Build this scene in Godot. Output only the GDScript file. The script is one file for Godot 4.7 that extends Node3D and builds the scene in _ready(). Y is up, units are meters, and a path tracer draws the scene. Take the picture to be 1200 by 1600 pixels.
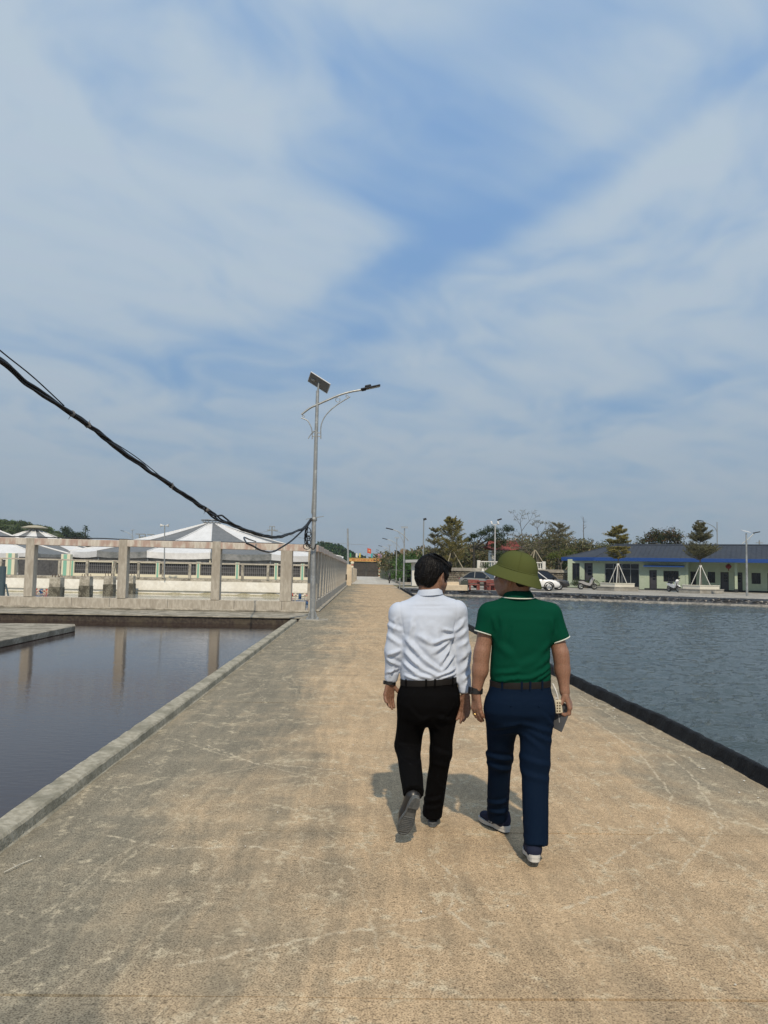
extends Node3D
# A concrete causeway between two ponds: two men walk away from the camera.
# x to the right, y up, the road runs along -z, units are metres.

var M := {}
var counts := {}
var rng := RandomNumberGenerator.new()

# ---------------------------------------------------------------- mesh builder
class MB:
	var v := PackedVector3Array()
	var n := PackedVector3Array()
	var t2 := PackedVector2Array()
	var t1 := PackedVector2Array()
	var c := PackedColorArray()
	var idx := PackedInt32Array()
	var tint := Color(1, 1, 1)
	var tinted := false

	func put(p: Vector3, nn: Vector3) -> int:
		v.append(p)
		n.append(nn)
		if tinted:
			c.append(tint)
		return v.size() - 1

	func tri(a: Vector3, b: Vector3, d: Vector3) -> void:      # counter-clockwise seen from outside
		var nn := (b - a).cross(d - a).normalized()
		var i := put(a, nn)
		put(b, nn)
		put(d, nn)
		idx.append_array(PackedInt32Array([i, i + 2, i + 1]))

	func quad(a: Vector3, b: Vector3, d: Vector3, e: Vector3) -> void:
		var nn := (d - a).cross(e - b).normalized()
		var i := put(a, nn)
		put(b, nn)
		put(d, nn)
		put(e, nn)
		idx.append_array(PackedInt32Array([i, i + 2, i + 1, i, i + 3, i + 2]))

	func box(ctr: Vector3, size: Vector3, bas := Basis(), bevel := 0.0) -> void:
		var h := size * 0.5
		var e := minf(bevel, minf(h.x, minf(h.y, h.z)) * 0.9)
		for ax in 3:
			var b := (ax + 1) % 3
			var d := (ax + 2) % 3
			for s in [-1.0, 1.0]:
				var q: Array[Vector3] = []
				for k in [[-1, -1], [1, -1], [1, 1], [-1, 1]]:
					var p := Vector3()
					p[ax] = s * h[ax]
					p[b] = k[0] * s * (h[b] - e)
					p[d] = k[1] * (h[d] - e)
					q.append(ctr + bas * p)
				quad(q[0], q[1], q[2], q[3])
		if e > 0.0:
			for ax in 3:                                         # edges along ax
				var b := (ax + 1) % 3
				var d := (ax + 2) % 3
				for sb in [-1.0, 1.0]:
					for sd in [-1.0, 1.0]:
						var q: Array[Vector3] = []
						for k in [[0, -1], [1, -1], [1, 1], [0, 1]]:
							var p := Vector3()
							p[ax] = k[1] * (h[ax] - e)
							p[b] = sb * (h[b] if k[0] == 0 else h[b] - e)
							p[d] = sd * (h[d] - e if k[0] == 0 else h[d])
							q.append(ctr + bas * p)
						if sb * sd > 0:
							quad(q[0], q[1], q[2], q[3])
						else:
							quad(q[3], q[2], q[1], q[0])
			for sx in [-1.0, 1.0]:
				for sy in [-1.0, 1.0]:
					for sz in [-1.0, 1.0]:
						var a := ctr + bas * Vector3(sx * h.x, sy * (h.y - e), sz * (h.z - e))
						var b2 := ctr + bas * Vector3(sx * (h.x - e), sy * h.y, sz * (h.z - e))
						var d2 := ctr + bas * Vector3(sx * (h.x - e), sy * (h.y - e), sz * h.z)
						if sx * sy * sz > 0:
							tri(a, b2, d2)
						else:
							tri(a, d2, b2)

	func bar(a: Vector3, b: Vector3, w: float, h: float, up := Vector3.UP, bevel := 0.0) -> void:
		var d := (b - a)
		var f := d.normalized()
		if absf(f.dot(up)) > 0.98:
			up = Vector3(0, 0, 1) if absf(f.z) < 0.9 else Vector3(1, 0, 0)
		var s := f.cross(up).normalized()
		var u := s.cross(f).normalized()
		box((a + b) * 0.5, Vector3(w, h, d.length()), Basis(s, u, -f), bevel)

	func tube(pts: Array, radii, sides := 8, caps := true) -> void:
		var m := pts.size()
		var prev := Vector3()
		var first := v.size()
		for i in m:
			var p: Vector3 = pts[i]
			var f: Vector3 = (pts[mini(i + 1, m - 1)] - pts[maxi(i - 1, 0)]).normalized()
			if i == 0:
				prev = f.cross(Vector3.UP if absf(f.y) < 0.9 else Vector3.RIGHT).normalized()
			prev = (prev - f * prev.dot(f)).normalized()
			var w := f.cross(prev)
			var r: float = radii if radii is float else radii[i]
			for k in sides:
				var an := TAU * k / sides
				var dn := prev * cos(an) + w * sin(an)
				put(p + dn * r, dn)
		for i in m - 1:
			for k in sides:
				var a := first + i * sides + k
				var b := first + i * sides + (k + 1) % sides
				idx.append_array(PackedInt32Array([a, b + sides, b, a, a + sides, b + sides]))
		if caps:
			for e in [0, m - 1]:
				var f2: Vector3 = (pts[0] - pts[1]).normalized() if e == 0 else (pts[m - 1] - pts[m - 2]).normalized()
				var ci := put(pts[e], f2)
				var ring := v.size()
				for k in sides:
					put(v[first + e * sides + k], f2)
				for k in sides:
					if e == 0:
						idx.append_array(PackedInt32Array([ci, ring + k, ring + (k + 1) % sides]))
					else:
						idx.append_array(PackedInt32Array([ci, ring + (k + 1) % sides, ring + k]))

	# profile: array of Vector2(radius, height), turned round the y axis of xf
	func lathe(prof: Array, sides: int, xf := Transform3D(), sx := 1.0, sz := 1.0, part := 1.0) -> void:
		var m := prof.size()
		var steps := sides
		for i in m - 1:
			var p0: Vector2 = prof[i]
			var p1: Vector2 = prof[i + 1]
			var nn := Vector2(p1.y - p0.y, p0.x - p1.x).normalized()
			var nb := nn
			var na := nn
			if i > 0:
				var q: Vector2 = prof[i] - prof[i - 1]
				var nq := Vector2(q.y, -q.x).normalized()
				if nq.dot(nn) > 0.6:
					na = (nn + nq).normalized()
			if i < m - 2:
				var q2: Vector2 = prof[i + 2] - prof[i + 1]
				var nq2 := Vector2(q2.y, -q2.x).normalized()
				if nq2.dot(nn) > 0.6:
					nb = (nn + nq2).normalized()
			var base := v.size()
			for k in steps + 1:
				var an := TAU * part * k / steps
				var cs := cos(an)
				var sn := sin(an)
				put(xf * Vector3(p0.x * cs * sx, p0.y, p0.x * sn * sz), (xf.basis * Vector3(na.x * cs / sx, na.y, na.x * sn / sz)).normalized())
				put(xf * Vector3(p1.x * cs * sx, p1.y, p1.x * sn * sz), (xf.basis * Vector3(nb.x * cs / sx, nb.y, nb.x * sn / sz)).normalized())
			for k in steps:
				var a := base + k * 2
				idx.append_array(PackedInt32Array([a, a + 2, a + 3, a, a + 3, a + 1]))

	# a closed outline in the local xy plane, given depth along local z (centred), placed by xf
	func extrude(poly: PackedVector2Array, depth: float, xf := Transform3D()) -> void:
		if Geometry2D.is_polygon_clockwise(poly):
			poly = poly.duplicate()
			poly.reverse()
		var h := depth * 0.5
		var tr := Geometry2D.triangulate_polygon(poly)
		for i in range(0, tr.size(), 3):
			var a := poly[tr[i]]
			var b := poly[tr[i + 1]]
			var d := poly[tr[i + 2]]
			if (b - a).cross(d - a) < 0:
				var s := b
				b = d
				d = s
			tri(xf * Vector3(a.x, a.y, h), xf * Vector3(b.x, b.y, h), xf * Vector3(d.x, d.y, h))
			tri(xf * Vector3(a.x, a.y, -h), xf * Vector3(d.x, d.y, -h), xf * Vector3(b.x, b.y, -h))
		for i in poly.size():
			var a := poly[i]
			var b := poly[(i + 1) % poly.size()]
			quad(xf * Vector3(a.x, a.y, -h), xf * Vector3(b.x, b.y, -h), xf * Vector3(b.x, b.y, h), xf * Vector3(a.x, a.y, h))

	func ball(ctr: Vector3, r: Vector3, seg := 10, rings := 6, bas := Basis()) -> void:
		var base := v.size()
		for j in rings + 1:
			var th := PI * j / rings
			for i in seg + 1:
				var ph := TAU * i / seg
				var d := Vector3(sin(th) * cos(ph), cos(th), sin(th) * sin(ph))
				put(ctr + bas * (d * r), (bas * (d / r)).normalized())
		for j in rings:
			for i in seg:
				var a := base + j * (seg + 1) + i
				var b := a + seg + 1
				idx.append_array(PackedInt32Array([a, b, a + 1, a + 1, b, b + 1]))

	# a grid of points, rows[j][i]; smooth
	func sheet(rows: Array) -> void:
		var hgt := rows.size()
		var wid: int = rows[0].size()
		var base := v.size()
		for j in hgt:
			for i in wid:
				var du: Vector3 = rows[j][mini(i + 1, wid - 1)] - rows[j][maxi(i - 1, 0)]
				var dv: Vector3 = rows[mini(j + 1, hgt - 1)][i] - rows[maxi(j - 1, 0)][i]
				put(rows[j][i], du.cross(dv).normalized())
		for j in hgt - 1:
			for i in wid - 1:
				var a := base + j * wid + i
				var b := a + wid
				idx.append_array(PackedInt32Array([a, b + 1, a + 1, a, b, b + 1]))

	func mesh() -> ArrayMesh:
		var arr := []
		arr.resize(Mesh.ARRAY_MAX)
		arr[Mesh.ARRAY_VERTEX] = v
		arr[Mesh.ARRAY_NORMAL] = n
		if t1.size() == v.size():
			arr[Mesh.ARRAY_TEX_UV] = t1
		if t2.size() == v.size():
			arr[Mesh.ARRAY_TEX_UV2] = t2
		if c.size() == v.size():
			arr[Mesh.ARRAY_COLOR] = c
		arr[Mesh.ARRAY_INDEX] = idx
		var am := ArrayMesh.new()
		am.add_surface_from_arrays(Mesh.PRIMITIVE_TRIANGLES, arr)
		return am

# ---------------------------------------------------------------- nodes
func numbered(base: String, parent: Node) -> String:
	var key := str(parent.get_instance_id()) + "/" + base
	var k: int = counts.get(key, -1) + 1
	counts[key] = k
	return base if k == 0 else "%s_%03d" % [base, k]

func tag(o: Node, label: String, category := "", group := "") -> Node:
	o.set_meta("label", label)
	if category != "":
		o.set_meta("category", category)
	if group != "":
		o.set_meta("group", group)
	return o

func thing(called: String, label: String, category: String, where := Vector3.ZERO, turn := 0.0, group := "") -> Node3D:
	var o := Node3D.new()
	o.name = numbered(called, self)
	add_child(o)
	o.position = where
	o.rotation.y = turn
	tag(o, label, category, group)
	return o

func part(called: String, b, mat: Material, parent: Node, label := "") -> MeshInstance3D:
	var o := MeshInstance3D.new()
	o.mesh = b.mesh() if b is MB else b
	o.material_override = mat
	o.name = numbered(called, parent)
	parent.add_child(o)
	if label != "":
		o.set_meta("label", label)
	return o

func single(called: String, b, mat: Material, label: String, category: String, group := "") -> MeshInstance3D:
	var o := part(called, b, mat, self)
	tag(o, label, category, group)
	return o

func struct_node(called: String, label := "") -> Node3D:
	var o := Node3D.new()
	o.name = numbered(called, self)
	add_child(o)
	o.set_meta("kind", "structure")
	if label != "":
		o.set_meta("label", label)
	return o

func struct(called: String, b, mat: Material, label := "") -> MeshInstance3D:
	var o := part(called, b, mat, self, label)
	o.set_meta("kind", "structure")
	return o

func stuff(o: Node) -> Node:
	o.set_meta("kind", "stuff")
	return o

func twin(o: Node3D, where: Vector3, turn: float, label: String, size := 1.0) -> Node3D:
	var r: Node3D = o.duplicate()
	var base := String(o.name)
	r.name = numbered(base, self)
	add_child(r)
	r.position = where
	r.rotation.y = turn
	r.scale = Vector3.ONE * size
	r.set_meta("label", label)
	return r

# ---------------------------------------------------------------- materials
func noise(freq: float, seed_: int, oct := 5, kind := FastNoiseLite.TYPE_SIMPLEX_SMOOTH, frac := FastNoiseLite.FRACTAL_FBM) -> FastNoiseLite:
	var f := FastNoiseLite.new()
	f.noise_type = kind
	f.frequency = freq
	f.seed = seed_
	f.fractal_type = frac
	f.fractal_octaves = oct
	return f

func lin(r: float, g: float, b: float) -> Color:
	return Color(r, g, b).linear_to_srgb()

func noise_tex(f: FastNoiseLite, size: int, stops = null, normal := false, strength := 4.0) -> NoiseTexture2D:
	var t := NoiseTexture2D.new()
	t.width = size
	t.height = size
	t.noise = f
	t.seamless = true
	t.seamless_blend_skirt = 0.3
	t.generate_mipmaps = false
	if normal:
		t.as_normal_map = true
		t.bump_strength = strength
	if stops != null:
		var g := Gradient.new()
		var off := PackedFloat32Array()
		var col := PackedColorArray()
		for s in stops:
			off.append(s[0])
			col.append(s[1])
		g.offsets = off
		g.colors = col
		t.color_ramp = g
	return t

func plain(col: Color, rough := 0.7, metal := 0.0, spec := 0.5) -> StandardMaterial3D:
	var m := StandardMaterial3D.new()
	m.albedo_color = col
	m.roughness = rough
	m.metallic = metal
	m.metallic_specular = spec
	return m

var reliefs := {}
func relief(freq: float) -> NoiseTexture2D:
	var key := snappedf(freq, 0.03)
	if not reliefs.has(key):
		reliefs[key] = noise_tex(noise(maxf(key, 0.03), 19, 4), 512)
	return reliefs[key]

# mottled solid: two tones over a noise, a second coarser wash of a third tone, fine relief; world triplanar
func mottled(a: Color, b: Color, wash: Color, wash_amount: float, tile: float, rough: float, relief_cm: float, seed_: int, size := 512, freq := 0.02) -> StandardMaterial3D:
	var m := StandardMaterial3D.new()
	m.albedo_texture = noise_tex(noise(freq, seed_, 6), size, [[0.3, a], [0.7, b]])
	m.roughness = rough
	m.uv1_triplanar = true
	m.uv1_world_triplanar = true
	m.uv1_scale = Vector3.ONE / tile
	if wash_amount > 0:
		m.detail_enabled = true
		m.detail_uv_layer = BaseMaterial3D.DETAIL_UV_2
		m.detail_blend_mode = BaseMaterial3D.BLEND_MODE_MIX
		var clear := wash
		clear.a = 0.0
		var full := wash
		full.a = wash_amount
		m.detail_albedo = noise_tex(noise(0.012, seed_ + 7, 6), size, [[0.42, clear], [0.66, full]])
		m.uv2_triplanar = true
		m.uv2_world_triplanar = true
		m.uv2_scale = Vector3.ONE / (tile * 2.7)
	if relief_cm > 0:
		m.heightmap_enabled = true
		m.heightmap_texture = relief(freq * 3.0)
		m.heightmap_scale = relief_cm
	return m

# ---------------------------------------------------------------- camera, sky, sun
func bump2(x: float, y: float, cx: float, cy: float, lx: float, ly: float, deg: float) -> float:
	var a := deg_to_rad(deg)
	var dx := x - cx
	var dy := y - cy
	var u := (dx * cos(a) + dy * sin(a)) / lx
	var w := (-dx * sin(a) + dy * cos(a)) / ly
	return exp(-(u * u + w * w))

func sky_picture() -> ImageTexture:
	# high thin cloud over a blue sky; what the clouds leave open is blue. Rows from the zenith down.
	var w := 2048
	var h := 1024
	var n_big := noise(0.55, 11, 4)
	var n_mid := noise(1.3, 23, 5)
	var n_fine := noise(3.6, 37, 5)
	var n_warp := noise(0.8, 51, 3)
	var bytes := PackedByteArray()
	bytes.resize(w * h * 3)
	bytes.fill(120)
	# openings in the cloud, in degrees of azimuth and elevation: middle, half-lengths, slope
	var gaps := [[6.5, 30.0, 9.0, 6.0, 15.0, 0.40], [9.0, 24.2, 17.0, 1.5, 22.0, 0.33], [1.0, 20.0, 8.0, 2.8, 40.0, 0.34], [-10.0, 13.0, 10.0, 2.0, -18.0, 0.30], [18.0, 11.5, 10.0, 1.1, 11.0, 0.30],
		[-20.0, 32.0, 6.0, 3.0, 20.0, 0.2], [26.0, 31.5, 7.0, 2.5, 35.0, 0.3], [15.0, 7.0, 12.0, 1.0, 4.0, 0.2], [-4.0, 16.5, 10.0, 1.2, 8.0, 0.2], [4.0, 36.0, 22.0, 3.0, 2.0, 0.25]]
	var thick := [[-20.0, 24.0, 12.0, 6.0, -8.0, 0.25], [20.0, 19.0, 12.0, 3.4, 20.0, 0.30], [18.0, 28.5, 12.0, 1.6, 22.0, 0.30], [-10.0, 30.0, 9.0, 3.0, -25.0, 0.2]]
	var i := 0
	for j in h / 2 + 8:
		var el := PI * 0.5 - (j + 0.5) / h * PI
		var eld := rad_to_deg(el)
		var y := maxf(sin(el), 0.0)
		var ce := cos(el)
		var near_h := exp(-maxf(eld, 0.0) / 6.0)
		for k in w:
			var az := (k + 0.5) / w * TAU
			var x := sin(az) * ce
			var z := -cos(az) * ce
			var s := 1.0 / (y + 0.13)
			var px := x * s
			var pz := z * s
			var wx := n_warp.get_noise_2d(px, pz)
			var qx := px * 0.8 + wx * 0.32 + pz * 0.25
			var qz := pz * 0.85 - wx * 0.25
			var cl := 0.73 + 0.32 * n_big.get_noise_2d(qx, qz) + 0.36 * n_mid.get_noise_2d(qx * 1.3, qz) + 0.30 * n_fine.get_noise_2d(qx * 1.4, qz)
			var azd := rad_to_deg(az if az < PI else az - TAU)
			if absf(azd) < 60.0 and eld < 60.0:
				for g in gaps:
					if absf(azd - g[0]) < 45.0 and absf(eld - g[1]) < 20.0:
						cl -= g[5] * bump2(azd + wx * 6.0, eld + wx * 3.0, g[0], g[1], g[2], g[3], g[4])
				for g in thick:
					if absf(azd - g[0]) < 35.0:
						cl += g[5] * bump2(azd + wx * 6.0, eld - wx * 3.0, g[0], g[1], g[2], g[3], g[4])
			cl = clampf(cl, 0.0, 1.0)
			cl = cl * cl * (3.0 - 2.0 * minf(cl, 1.0))
			# clear air: deep blue high up, paler and greyer low
			var lo := exp(-maxf(eld, 0.0) / 13.0)
			var r := lerpf(0.455, 0.545, lo)
			var gg := lerpf(0.600, 0.635, lo)
			var b := lerpf(0.785, 0.690, lo)
			r = lerpf(r, lerpf(0.688, 0.586, lo), cl)
			gg = lerpf(gg, lerpf(0.750, 0.642, lo), cl)
			b = lerpf(b, lerpf(0.808, 0.695, lo), cl)
			r = lerpf(r, 0.550, near_h * 0.9)
			gg = lerpf(gg, 0.600, near_h * 0.9)
			b = lerpf(b, 0.645, near_h * 0.9)
			bytes[i] = int(clampf(r * 255.0 + 0.5, 0, 255))
			bytes[i + 1] = int(clampf(gg * 255.0 + 0.5, 0, 255))
			bytes[i + 2] = int(clampf(b * 255.0 + 0.5, 0, 255))
			i += 3
	return ImageTexture.create_from_image(Image.create_from_data(w, h, false, Image.FORMAT_RGB8, bytes))

func make_light() -> void:
	var cam := Camera3D.new()
	cam.name = "camera"
	cam.position = Vector3(0, 1.6, 0)
	cam.rotation_degrees = Vector3(4.15, -1.15, 1.1)
	cam.fov = 67.38
	cam.near = 0.05
	cam.far = 3000.0
	add_child(cam)
	cam.current = true
	var env := Environment.new()
	env.background_mode = Environment.BG_SKY
	var sky := Sky.new()
	var sm := PanoramaSkyMaterial.new()
	sm.panorama = sky_picture()
	sm.energy_multiplier = 1.0
	sky.sky_material = sm
	env.sky = sky
	env.tonemap_mode = Environment.TONE_MAPPER_LINEAR
	env.tonemap_exposure = 1.1
	env.fog_enabled = true
	env.fog_density = 0.0002
	env.fog_light_color = Color(0.74, 0.79, 0.84)
	env.sdfgi_enabled = true
	env.ssao_enabled = true
	env.ssil_enabled = true
	var we := WorldEnvironment.new()
	we.name = "world_environment"
	we.environment = env
	add_child(we)
	var sun := DirectionalLight3D.new()
	sun.name = "sun"
	sun.light_energy = 0.93
	sun.light_color = Color(1.0, 0.93, 0.82)
	sun.light_angular_distance = 1.2
	sun.shadow_enabled = true
	# from behind the camera, a hair to the right, 46 degrees up
	sun.rotation_degrees = Vector3(-46.0, 3.0, 0.0)
	add_child(sun)

# ---------------------------------------------------------------- ground, road, ponds
const ROAD_L := -1.98
func road_right(z: float) -> float:          # the right-hand edge of the causeway
	var pts := [[8.0, 3.08], [-7.5, 3.07], [-11.0, 2.93], [-19.0, 2.74], [-63.0, 2.5], [-75.0, 2.45]]
	for i in pts.size() - 1:
		if z <= pts[i][0] and z >= pts[i + 1][0]:
			return lerpf(pts[i][1], pts[i + 1][1], inverse_lerp(pts[i][0], pts[i + 1][0], z))
	return 2.45

func stroke(img: Image, pts: Array, width: float, col: Color, alpha: float, rough: FastNoiseLite) -> void:
	# a worn line: small soft dabs along a polyline, broken up by noise
	for i in pts.size() - 1:
		var a: Vector2 = pts[i]
		var b: Vector2 = pts[i + 1]
		var steps := int(a.distance_to(b)) + 1
		for s in steps:
			var p := a.lerp(b, float(s) / steps)
			var k := rough.get_noise_2d(p.x * 2.0, p.y * 2.0) * 1.3 + 0.55
			if k < 0.15:
				continue
			p += Vector2(rough.get_noise_2d(p.y, 7.0), rough.get_noise_2d(p.x, 9.0)) * 4.0
			var r := int(ceil(width))
			for dy in range(-r, r + 1):
				for dx in range(-r, r + 1):
					var x := int(p.x) + dx
					var y := int(p.y) + dy
					if x < 0 or y < 0 or x >= img.get_width() or y >= img.get_height():
						continue
					var f := clampf(1.0 - Vector2(dx, dy).length() / (width + 0.3), 0, 1)
					if f > 0:
						img.set_pixel(x, y, img.get_pixel(x, y).lerp(col, f * alpha * minf(k, 1.0)))

func road_picture(w: int, h: int, x0: float, x1: float, z0: float, z1: float, seed_: int, strokes: int) -> ImageTexture:
	# stains, worn tracks, lime bloom and scratches on old concrete; x across, y along the road away from the camera
	var mx := w / (x1 - x0)                      # pixels per metre
	var mz := h / (z0 - z1)
	var n_low := noise(0.55, seed_, 4)            # in metres
	var n_mid := noise(2.6, seed_ + 1, 4)
	var n_str := noise(1.0, seed_ + 2, 4)
	var n_fine := noise(16.0, seed_ + 3, 3)
	var n_rid := noise(1.5, seed_ + 4, 4, FastNoiseLite.TYPE_SIMPLEX_SMOOTH, FastNoiseLite.FRACTAL_RIDGED)
	var n_grit := noise(46.0, seed_ + 5, 2)
	var n_vein := noise(3.2, seed_ + 6, 3, FastNoiseLite.TYPE_SIMPLEX_SMOOTH, FastNoiseLite.FRACTAL_RIDGED)
	var bytes := PackedByteArray()
	bytes.resize(w * h * 3)
	var i := 0
	for j in h:
		var z := z0 - (j + 0.5) / mz
		for k in w:
			var x := x0 + (k + 0.5) / mx
			var low := n_low.get_noise_2d(x, z * 0.6)
			var mid := n_mid.get_noise_2d(x, z)
			var st := n_str.get_noise_2d(x * 4.5 + low * 1.2, z * 0.55)        # lengthways wheel polish
			var cr := n_str.get_noise_2d(x * 0.5 + 40.0, z * 2.6)              # crossways screed bands
			var fine := n_fine.get_noise_2d(x, z)
			var grit := n_grit.get_noise_2d(x, z)
			var fine_st := n_str.get_noise_2d(x * 13.0 + low * 2.0, z * 0.5 + 20.0)
			# soil-tan where traffic carries earth, bare grey toward both edges
			var tan_ := smoothstep(-1.6, 0.25, x + low * 0.9 + mid * 0.28 + fine_st * 0.12) * (1.0 - 0.75 * smoothstep(1.9, 2.9, x + low * 0.9 + mid * 0.3))
			tan_ = clampf(tan_ + st * 0.22 + cr * 0.14, 0.0, 1.0)
			var v := 1.0 + 0.05 * low + 0.06 * mid + 0.06 * st + 0.055 * fine_st + 0.05 * cr + 0.09 * fine + 0.11 * grit
			var r := lerpf(0.575, 0.768, tan_) * v
			var g := lerpf(0.549, 0.672, tan_) * v
			var b := lerpf(0.485, 0.545, tan_) * v
			# pale lime bloom, in torn patches
			var lime := smoothstep(0.45, 0.95, n_rid.get_noise_2d(x * 1.2, z * 0.8) * 0.8 + fine * 0.45 + mid * 0.4) * 0.7
			# pale scuffed fibres
			var vein := smoothstep(0.52, 0.95, n_vein.get_noise_2d(x + mid * 0.12 + low * 0.3, z * 0.7 + fine * 0.05)) * smoothstep(-0.35, 0.45, n_mid.get_noise_2d(x * 0.5 + 9.0, z * 0.5)) * 0.6
			lime = clampf(lime + vein, 0.0, 0.75)
			r = lerpf(r, 0.86, lime)
			g = lerpf(g, 0.81, lime)
			b = lerpf(b, 0.70, lime)
			# dark pits, drawn out crossways
			var pit := smoothstep(0.30, 0.62, n_grit.get_noise_2d(x * 0.35 + 5.0, z) * 0.75 + fine * 0.4 + mid * 0.25) * 0.5
			r *= 1.0 - pit * 0.5
			g *= 1.0 - pit * 0.5
			b *= 1.0 - pit * 0.5
			bytes[i] = int(clampf(r * 255.0, 0, 255))
			bytes[i + 1] = int(clampf(g * 255.0, 0, 255))
			bytes[i + 2] = int(clampf(b * 255.0, 0, 255))
			i += 3
	var img := Image.create_from_data(w, h, false, Image.FORMAT_RGB8, bytes)
	var rr := RandomNumberGenerator.new()
	rr.seed = seed_
	var rough := noise(0.05, seed_ + 9, 3)
	var px := func(p: Vector2) -> Vector2: return Vector2((p.x - x0) * mx, (z0 - p.y) * mz)
	for s in strokes:
		var p := Vector2(rr.randf_range(x0, x1), rr.randf_range(z1, z0))
		var an := rr.randfn(PI * 0.5, 0.45)
		var cv := rr.randfn(0.0, 0.07)
		var pts := []
		for q in rr.randi_range(6, 28):
			pts.append(px.call(p))
			p += Vector2(cos(an), sin(an)) * 0.14
			an += cv * 0.5 + rr.randfn(0.0, 0.05)
		stroke(img, pts, rr.randf_range(0.7, 2.8), Color(0.86, 0.81, 0.71), rr.randf_range(0.08, 0.30), rough)
	# the long wheel arcs that sweep towards the right-hand edge, and some clear scratches
	var arcs := [[Vector2(1.3, -4.3), Vector2(1.9, -4.9), Vector2(2.25, -5.7), Vector2(2.45, -6.9), Vector2(2.5, -8.6)], [Vector2(1.7, -4.2), Vector2(2.3, -5.0), Vector2(2.62, -6.2), Vector2(2.75, -7.8), Vector2(2.78, -10.0)],
		[Vector2(0.55, -3.4), Vector2(0.42, -3.75), Vector2(0.5, -4.1), Vector2(0.4, -4.4)], [Vector2(-0.75, -3.2), Vector2(-0.1, -3.5), Vector2(0.5, -3.75)], [Vector2(-1.5, -4.7), Vector2(-1.1, -4.5), Vector2(-0.6, -4.55), Vector2(0.0, -4.2)],
		[Vector2(-1.4, -7.0), Vector2(-0.9, -6.4), Vector2(-0.2, -6.2)], [Vector2(0.95, -3.75), Vector2(1.15, -3.9), Vector2(1.3, -4.0)]]
	for a in arcs:
		var pts := []
		for p in a:
			pts.append(px.call(p))
		stroke(img, pts, 2.2, Color(0.86, 0.81, 0.71), 0.62, rough)
	return ImageTexture.create_from_image(img)

func road_material(picture: Texture2D) -> StandardMaterial3D:
	var m := StandardMaterial3D.new()
	m.albedo_texture = noise_tex(noise(0.13, 71, 4), 1024, [[0.22, Color(0.64, 0.63, 0.62)], [0.45, Color(0.92, 0.92, 0.92)], [0.75, Color(1, 1, 1)]])
	m.roughness = 0.93
	m.metallic_specular = 0.35
	m.uv1_triplanar = true
	m.uv1_world_triplanar = true
	m.uv1_scale = Vector3.ONE / 1.5
	m.detail_enabled = true
	m.detail_uv_layer = BaseMaterial3D.DETAIL_UV_2
	m.detail_blend_mode = BaseMaterial3D.BLEND_MODE_MUL
	m.detail_albedo = picture
	m.heightmap_enabled = true
	m.heightmap_texture = noise_tex(noise(0.2, 83, 3), 1024)
	m.heightmap_scale = 0.22
	return m

func road_slab(z0: float, z1: float, x0: float, x1a: float, x1b: float, fz0: float, fz1: float, seed_: int, rgt: bool) -> MB:
	# one cast slab between two joints: a gently uneven top with broken edges, and sides
	var b := MB.new()
	var nz := maxi(4, int(absf(z1 - z0) / 0.35))
	var nx := 12
	var nn := noise(0.6, seed_, 3)
	var rows := []
	for j in nz + 1:
		var z := lerpf(z0, z1, float(j) / nz)
		var row := []
		for i in nx + 1:
			var x := lerpf(x0, road_right(z) if rgt else lerpf(x1a, x1b, float(j) / nz), float(i) / nx)
			var edge := 0.004 if (j == 0 or j == nz) else 0.0
			row.append(Vector3(x, nn.get_noise_2d(x, z) * 0.008 - 0.004 - edge, z))
		rows.append(row)
	b.sheet(rows)
	for e in [[rows[0], 1], [rows[nz], -1]]:
		var row: Array = e[0]
		for i in nx:
			var a: Vector3 = row[i]
			var d: Vector3 = row[i + 1]
			if e[1] > 0:
				b.quad(a + Vector3.DOWN * 0.12, d + Vector3.DOWN * 0.12, d, a)
			else:
				b.quad(d + Vector3.DOWN * 0.12, a + Vector3.DOWN * 0.12, a, d)
	for p in b.v:
		b.t2.append(Vector2((p.x + 2.1) / 5.3, (p.z - fz0) / (fz1 - fz0)))
	return b

func water_material(col: Color, rough: float, tile: float, depth: float, seed_: int, stretch := Vector3.ONE) -> StandardMaterial3D:
	var m := plain(col, rough, 0.0, 0.37)
	m.uv1_triplanar = true
	m.uv1_world_triplanar = true
	m.uv1_scale = stretch / tile
	m.heightmap_enabled = true
	m.heightmap_texture = noise_tex(noise(0.016, seed_, 5), 1024)
	m.heightmap_scale = depth
	return m

func bank_point(s: float) -> Vector3:          # the edge of the far bank, from its corner by the road to the right
	var p := [Vector3(2.5, 0, -63.0), Vector3(27.2, 0, -51.2), Vector3(75.0, 0, -27.0)]
	var l0: float = p[0].distance_to(p[1])
	if s < l0:
		return p[0].lerp(p[1], s / l0)
	return p[1].lerp(p[2], (s - l0) / p[1].distance_to(p[2]))

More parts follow.
